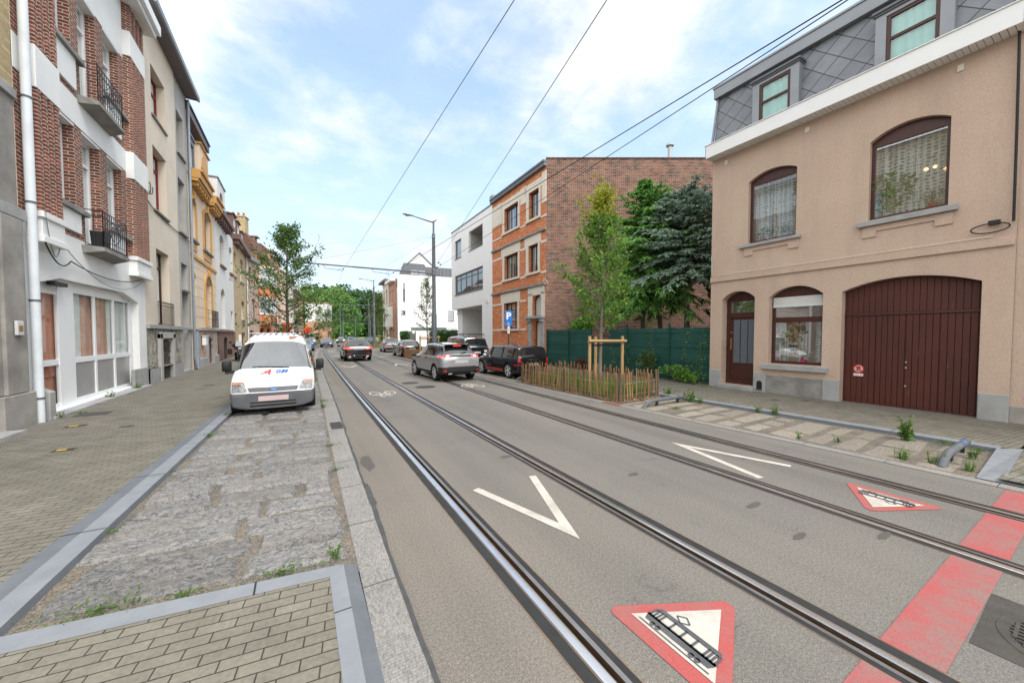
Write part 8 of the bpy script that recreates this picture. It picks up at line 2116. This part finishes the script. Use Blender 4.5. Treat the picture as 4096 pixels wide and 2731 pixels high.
def weed(label, x, y, z, kind, s, seed):
    s *= .72 if kind == 'tall' else 1
    r = random.Random(seed); t = thing('weed', label, 'weed', (x, y, z), 0, WG); m = MB()
    if kind == 'tuft': blades(m, (0, 0, 0), int(60*s), .22*s, .010, .10*s, .75, r, .25); m.build('foliage', M['grass'], t); return
    st = MB()
    if kind == 'tall':
        for k in range(int(4+5*s)):
            a = r.uniform(0, 2*pi); h = .45*s*r.uniform(.5, 1.1); b = Vector((r.gauss(0, .07*s), r.gauss(0, .07*s), 0)); e = b+Vector((cos(a)*h*.3, sin(a)*h*.3, h)); st.tube([b, b.lerp(e, .5)+Vector((0, 0, .02)), e], [.006, .005, .002], 4)
            for q in range(int(14*s)+8): f = r.uniform(.15, 1); leaf(m, b.lerp(e, f), .045*s*r.uniform(.7, 1.3)*(1.2-.5*f), r, Vector((r.gauss(0, 1), r.gauss(0, 1), .3)), 0, .6, 2.6)
        st.build('stem', M['weed'], t)
    else:
        for k in range(int(150*s)): a = r.uniform(0, 2*pi); d = abs(r.gauss(0, .11*s)); leaf(m, Vector((d*cos(a)*1.5, d*sin(a)*.7, r.uniform(.0, .035*s))), .014*r.uniform(.6, 1.3), r, Vector((cos(a), sin(a), .25)), 0, .7, 2.0)
    m.build('foliage', M['weed'], t)
for i, (lab, x, y, z, k, s) in enumerate((
    ('tall leafy weed in the near right bay, biggest of all', 9.35, 2.05, .0, 'tall', 1.25), ('spiky grass tuft by the gutter beside the near wheel stop', 7.95, 1.75, .0, 'tuft', 1.0), ('leafy yellow green weed touching the low end of the near wheel stop', 8.05, 1.45, .0, 'tall', .55),
    ('brownish bushy weed in the corner of the right bay', 8.05, 1.12, .0, 'tuft', .8), ('leafy weed between near wheel stop and end kerb', 8.9, 1.2, .0, 'tall', .6), ('small weed at the far corner of the end kerb', 9.6, 1.25, .0, 'low', .8), ('flat weed lying over the kerb near the wheel stop', 9.62, 1.6, .03, 'low', 1.1),
    ('leafy weed in front of the garage on the right kerb', 9.66, 4.25, .02, 'tall', .75), ('row of weeds on the kerb facing the lower window', 9.62, 4.6, .0, 'tall', .6), ('thin weed in the right bay close to the road', 7.85, 3.05, .0, 'tall', .45), ('small weed in the middle of the right bay', 8.2, 2.6, .0, 'tall', .4), ('grass patch beside the far wheel stop', 8.3, 5.9, .0, 'low', 1.1),
    ('tall thin weed at the kerb by the far wheel stop', 9.55, 6.3, .0, 'tall', 1.1), ('weed cluster at the end of the far wheel stop', 9.5, 6.0, .0, 'tall', .6), ('tall pale weed outside the planter corner', 9.85, 7.3, .03, 'tall', .9), ('weed at the foot of the tan house corner', 12.5, 8.15, .06, 'tall', .8), ('low weeds in front of the front door of the tan house', 12.45, 7.75, .06, 'low', 1.1),
    ('green weed at the corner of the near kerb and gutter', .22, 3.38, .01, 'tall', .42), ('moss and grass strip along the bay end kerb', -.15, 3.36, .01, 'low', .9), ('grass along the bay end kerb on the left', -1.2, 3.50, .01, 'low', 1.2), ('small grass bit at the middle of the bay end kerb', -.75, 3.42, .01, 'low', .6),
    ('grass clump on the left kerb edge level with the big slab', -1.64, 4.9, .01, 'low', .7), ('grass strip along the left kerb near the van', -1.5, 8.6, .01, 'low', 1.5), ('grass tuft beside the van front wheel', -1.5, 10.5, .01, 'tuft', .6), ('small weed on the left kerb halfway to the van', -1.62, 6.6, .01, 'low', .5),
    ('green weed at the shop step corner', -4.75, 16.9, .05, 'tuft', 1.3), ('weed clump under the shop window middle pane', -4.75, 14.9, .05, 'tall', .75), ('weed beside the downpipe foot', -4.65, 12.0, .05, 'tall', .5), ('dry grass at the shop door step', -4.5, 12.5, .05, 'low', 1.0), ('low weed along the shop plinth', -4.7, 15.8, .05, 'low', .9),
    ('grass by the gutter right of the van', .48, 10.6, .01, 'tuft', .7), ('weeds along the gutter farther beside the van', .5, 11.6, .01, 'low', 1.2), ('tiny weed at the gutter edge near the drain grate', .42, 6.9, .01, 'low', .45), ('tiny weed by the gutter in front of the oil stain', .40, 5.6, .01, 'low', .4), ('daisies under the black estate car rear wheel', 7.8, 13.3, .01, 'tall', .4))): weed(lab, x, y, z, k, s, 40+i)
# hedge, ivy and woods
def hedge(name, label, x0, y0, x1, y1, h, d, n, size, seed):
    r = random.Random(seed); t = thing(name, label, 'hedge', (x0, y0, 0), atan2(y1-y0, x1-x0)); L = hypot(x1-x0, y1-y0); m = MB(); m.box(.1, L-.1, .12, d-.1, 0, h-.15); m.build('inner_twigs', M['wood1'], t); m = MB()
    for _ in range(n):
        f = r.random()
        if f < .6: p = Vector((r.uniform(0, L), r.gauss(.04, .05), r.uniform(0, h))); o = Vector((0, -1, .2))
        elif f < .85: p = Vector((r.uniform(0, L), r.uniform(0, d), h+r.gauss(-.04, .06))); o = Vector((0, -.2, 1))
        else: p = Vector((r.choice((0, L))+r.gauss(0, .05), r.uniform(0, d), r.uniform(0, h))); o = Vector((r.choice((-1, 1)), 0, .2))
        leaf(m, p, size*r.uniform(.6, 1.3), r, o, 0, .3, 1.2)
    m.build('foliage', M['hedge'], t); return t
hedge('ivy_hedge', 'ivy covered wall between the white block and the white modern house', 13.9, 44.5, 16.8, 35.5, 2.3, .8, 3800, .15, 2)
hedge('ivy_hedge', 'short ivy hedge left of the grey gate by the white block', 13.3, 57.0, 13.6, 53.5, 2.3, .8, 1200, .16, 3)
t = thing('gate', 'pale grey garden gate between the two ivy hedges', 'gate', (13.75, 52.8, 0), R(-88))
m = MB()
for k in range(5): m.box(k*.45, k*.45+.42, 0, .05, .1, 2.1)
m.build('panel', M['galv'], t); m = MB(); m.box(-.1, .0, -.05, .1, 0, 2.4); m.box(2.25, 2.35, -.05, .1, 0, 2.4); m.each('gate_post', M['zincpanel'], t)
def bigtree(name, label, x, y, h, rad, mat, seed, n=2600, size=.55, clear=.2, group='trees closing the end of the street'):
    r = random.Random(seed); t = thing(name, label, 'tree', (x, y, 0), 0, group); m = MB(); m.tube([(0, 0, 0), (.2, 0, h*.4), (0, .2, h*.8)], [h*.02, h*.014, h*.004], 8)
    for k in range(7): a = k*.9; m.tube([(0, 0, h*(.25+.05*k)), (rad*.35*cos(a), rad*.35*sin(a), h*(.4+.05*k)), (rad*.6*cos(a), rad*.6*sin(a), h*(.5+.05*k))], [h*.008, h*.005, .03], 5)
    m.build('trunk', M['bark'], t); m = MB(); lobes = []
    for _ in range(26):
        f = r.uniform(clear, .93); rr = rad*sqrt(max(.05, 1-((f-.45)/.58)**2)); a = r.uniform(0, 2*pi); q = r.uniform(.45, .95); lobes.append((Vector((rr*q*cos(a), rr*q*sin(a), h*f)), rad*r.uniform(.26, .42)))
    for c, lr in lobes:
        for _ in range(n//26):
            v = Vector((r.gauss(0, 1), r.gauss(0, 1), r.gauss(0, 1))).normalized()*lr*r.uniform(.62, 1.08); v.z *= .75
            leaf(m, c+v, size*r.uniform(.6, 1.25), r, v.normalized()+Vector((0, 0, -.25)), 0, .55, 1.3)
    m.build('crown', M[mat], t); return t
bigtree('lime_tree', 'big pale green tree behind the far salmon brick building', 10.5, 170, 20.5, 12, 'wood2', 1, 7500, .85, .06)
bigtree('lime_tree', 'pale green tree left of the biggest one, above the brick building roof', 2.5, 178, 20, 9.5, 'wood2', 2, 4500, .85, .15)
proto = [bigtree('forest_tree', 'dark forest tree behind the meadow, straight above the road end', 20, 212, 27, 12, 'wood1', 3, 5200, .95, .04), bigtree('forest_tree', 'dark forest tree behind the meadow, right of the road end', 33, 206, 25, 12, 'wood1', 4, 5200, .95, .04), bigtree('forest_tree', 'tall mid green forest tree left of the road end', 6, 205, 25, 11, 'wood2', 5, 4600, .95, .08)]
for i, (k, x, y, s, rz, lab) in enumerate(((0, -9, 190, .85, 1.2, 'forest tree rising above the left roofs near the street tree'), (1, 48, 205, .95, 2.2, 'dark forest tree above the ivy on the right'), (0, 62, 200, 1.0, 3.0, 'dark forest tree behind the low salmon brick building'), (2, -20, 200, .9, .5, 'forest tree mostly hidden by the left house row'), (1, 12, 225, 1.15, 4.1, 'tall forest tree in the second row, left of the road end'), (0, 28, 232, 1.15, .7, 'tall forest tree in the second row above the road end'), (1, 42, 228, 1.1, 1.9, 'tall forest tree in the second row, right of the road end'), (0, 75, 215, 1.0, 2.6, 'forest tree farthest right behind the houses'), (1, -1, 222, 1.0, 5, 'forest tree in the second row behind the pale green tree'), (0, 56, 235, 1.1, 5.5, 'far forest tree in the second row on the right'))):
    c = copy_tree(proto[k]); c.location = (x, y, 0); c.scale = (s, s, s); c.rotation_euler = (0, 0, rz); c['label'] = lab
bush('ivy_bush', 'bright ivy covered thicket right of the second lamp', 14.6, 76, .2, (1.6, 3.0, 4.2), 2600, .26, 'leafmaple', seed=11); bush('shrub', 'overhanging green thicket behind the feathery tree', 16.4, 84, 1.0, (2.5, 3.5, 4.5), 2600, .3, 'hedge', seed=12)
bush('shrub', 'dark bushes along the meadow edge on the left', 9.5, 168, .0, (5, 4, 2.6), 1600, .45, 'wood1', seed=13); bush('shrub', 'round green shrub beside the wooden garden fence', 2.6, 88, .2, (1.5, 1.5, 1.2), 700, .18, 'hedge', seed=14)
m = MB(); m.add([(-60, 150, -.03), (120, 150, -.03), (140, 260, 1.8), (-80, 260, 1.8)], [(0, 1, 2, 3)]); tag(m.build('meadow', M['lawn']), kind='structure')
# person on the right pavement
t = thing('person', 'person in a white top walking on the right pavement beyond the parked silver SUV', 'person', (11.6, 57.2, .06), R(160))
me = bpy.data.meshes.new('body'); J = [(0, 0, .95, .14), (0, .01, 1.2, .13), (0, 0, 1.42, .14), (0, .01, 1.54, .055), (0, .02, 1.66, .095), (0, .02, 1.74, .07), (.19, 0, 1.42, .06), (.24, .02, 1.15, .045), (.25, .08, .90, .035), (-.19, 0, 1.42, .06), (-.24, -.02, 1.15, .045), (-.25, .04, .90, .035), (.10, 0, .88, .09), (.11, .05, .48, .06), (.11, -.05, .08, .045), (.11, .09, .04, .035), (-.10, 0, .88, .09), (-.11, -.05, .48, .06), (-.11, -.16, .08, .045), (-.11, -.04, .04, .035)]
E_ = [(0, 1), (1, 2), (2, 3), (3, 4), (4, 5), (2, 6), (6, 7), (7, 8), (2, 9), (9, 10), (10, 11), (0, 12), (12, 13), (13, 14), (14, 15), (0, 16), (16, 17), (17, 18), (18, 19)]
me.from_pydata([j[:3] for j in J], E_, []); o_ = bpy.data.objects.new('body', me); col.objects.link(o_); o_.modifiers.new('k', 'SKIN'); sv = me.skin_vertices[0].data
for i, j in enumerate(J): sv[i].radius = (j[3], j[3]*.8)
sv[0].use_root = True; o_.modifiers.new('s', 'SUBSURF').levels = 2; dg = bpy.context.evaluated_depsgraph_get(); bmsh = bpy.data.meshes.new_from_object(o_.evaluated_get(dg)); bpy.data.objects.remove(o_)
for k in ('skin', 'cloth', 'trousers'): bmsh.materials.append(M[k])
for p in bmsh.polygons: p.use_smooth = True; z = p.center.z; p.material_index = 2 if z < .92 else (1 if z < 1.5 and abs(p.center.x) < .27 and z > .98 else 0)
b_ = bpy.data.objects.new('body', bmsh); col.objects.link(b_); b_.parent = t
m = MB(); m.lathe([(.001, 1.80), (.07, 1.79), (.105, 1.73), (.11, 1.66), (.09, 1.58)], (0, -.01, 0), 14); m.build('hair', M['hair'], t, smooth=60)
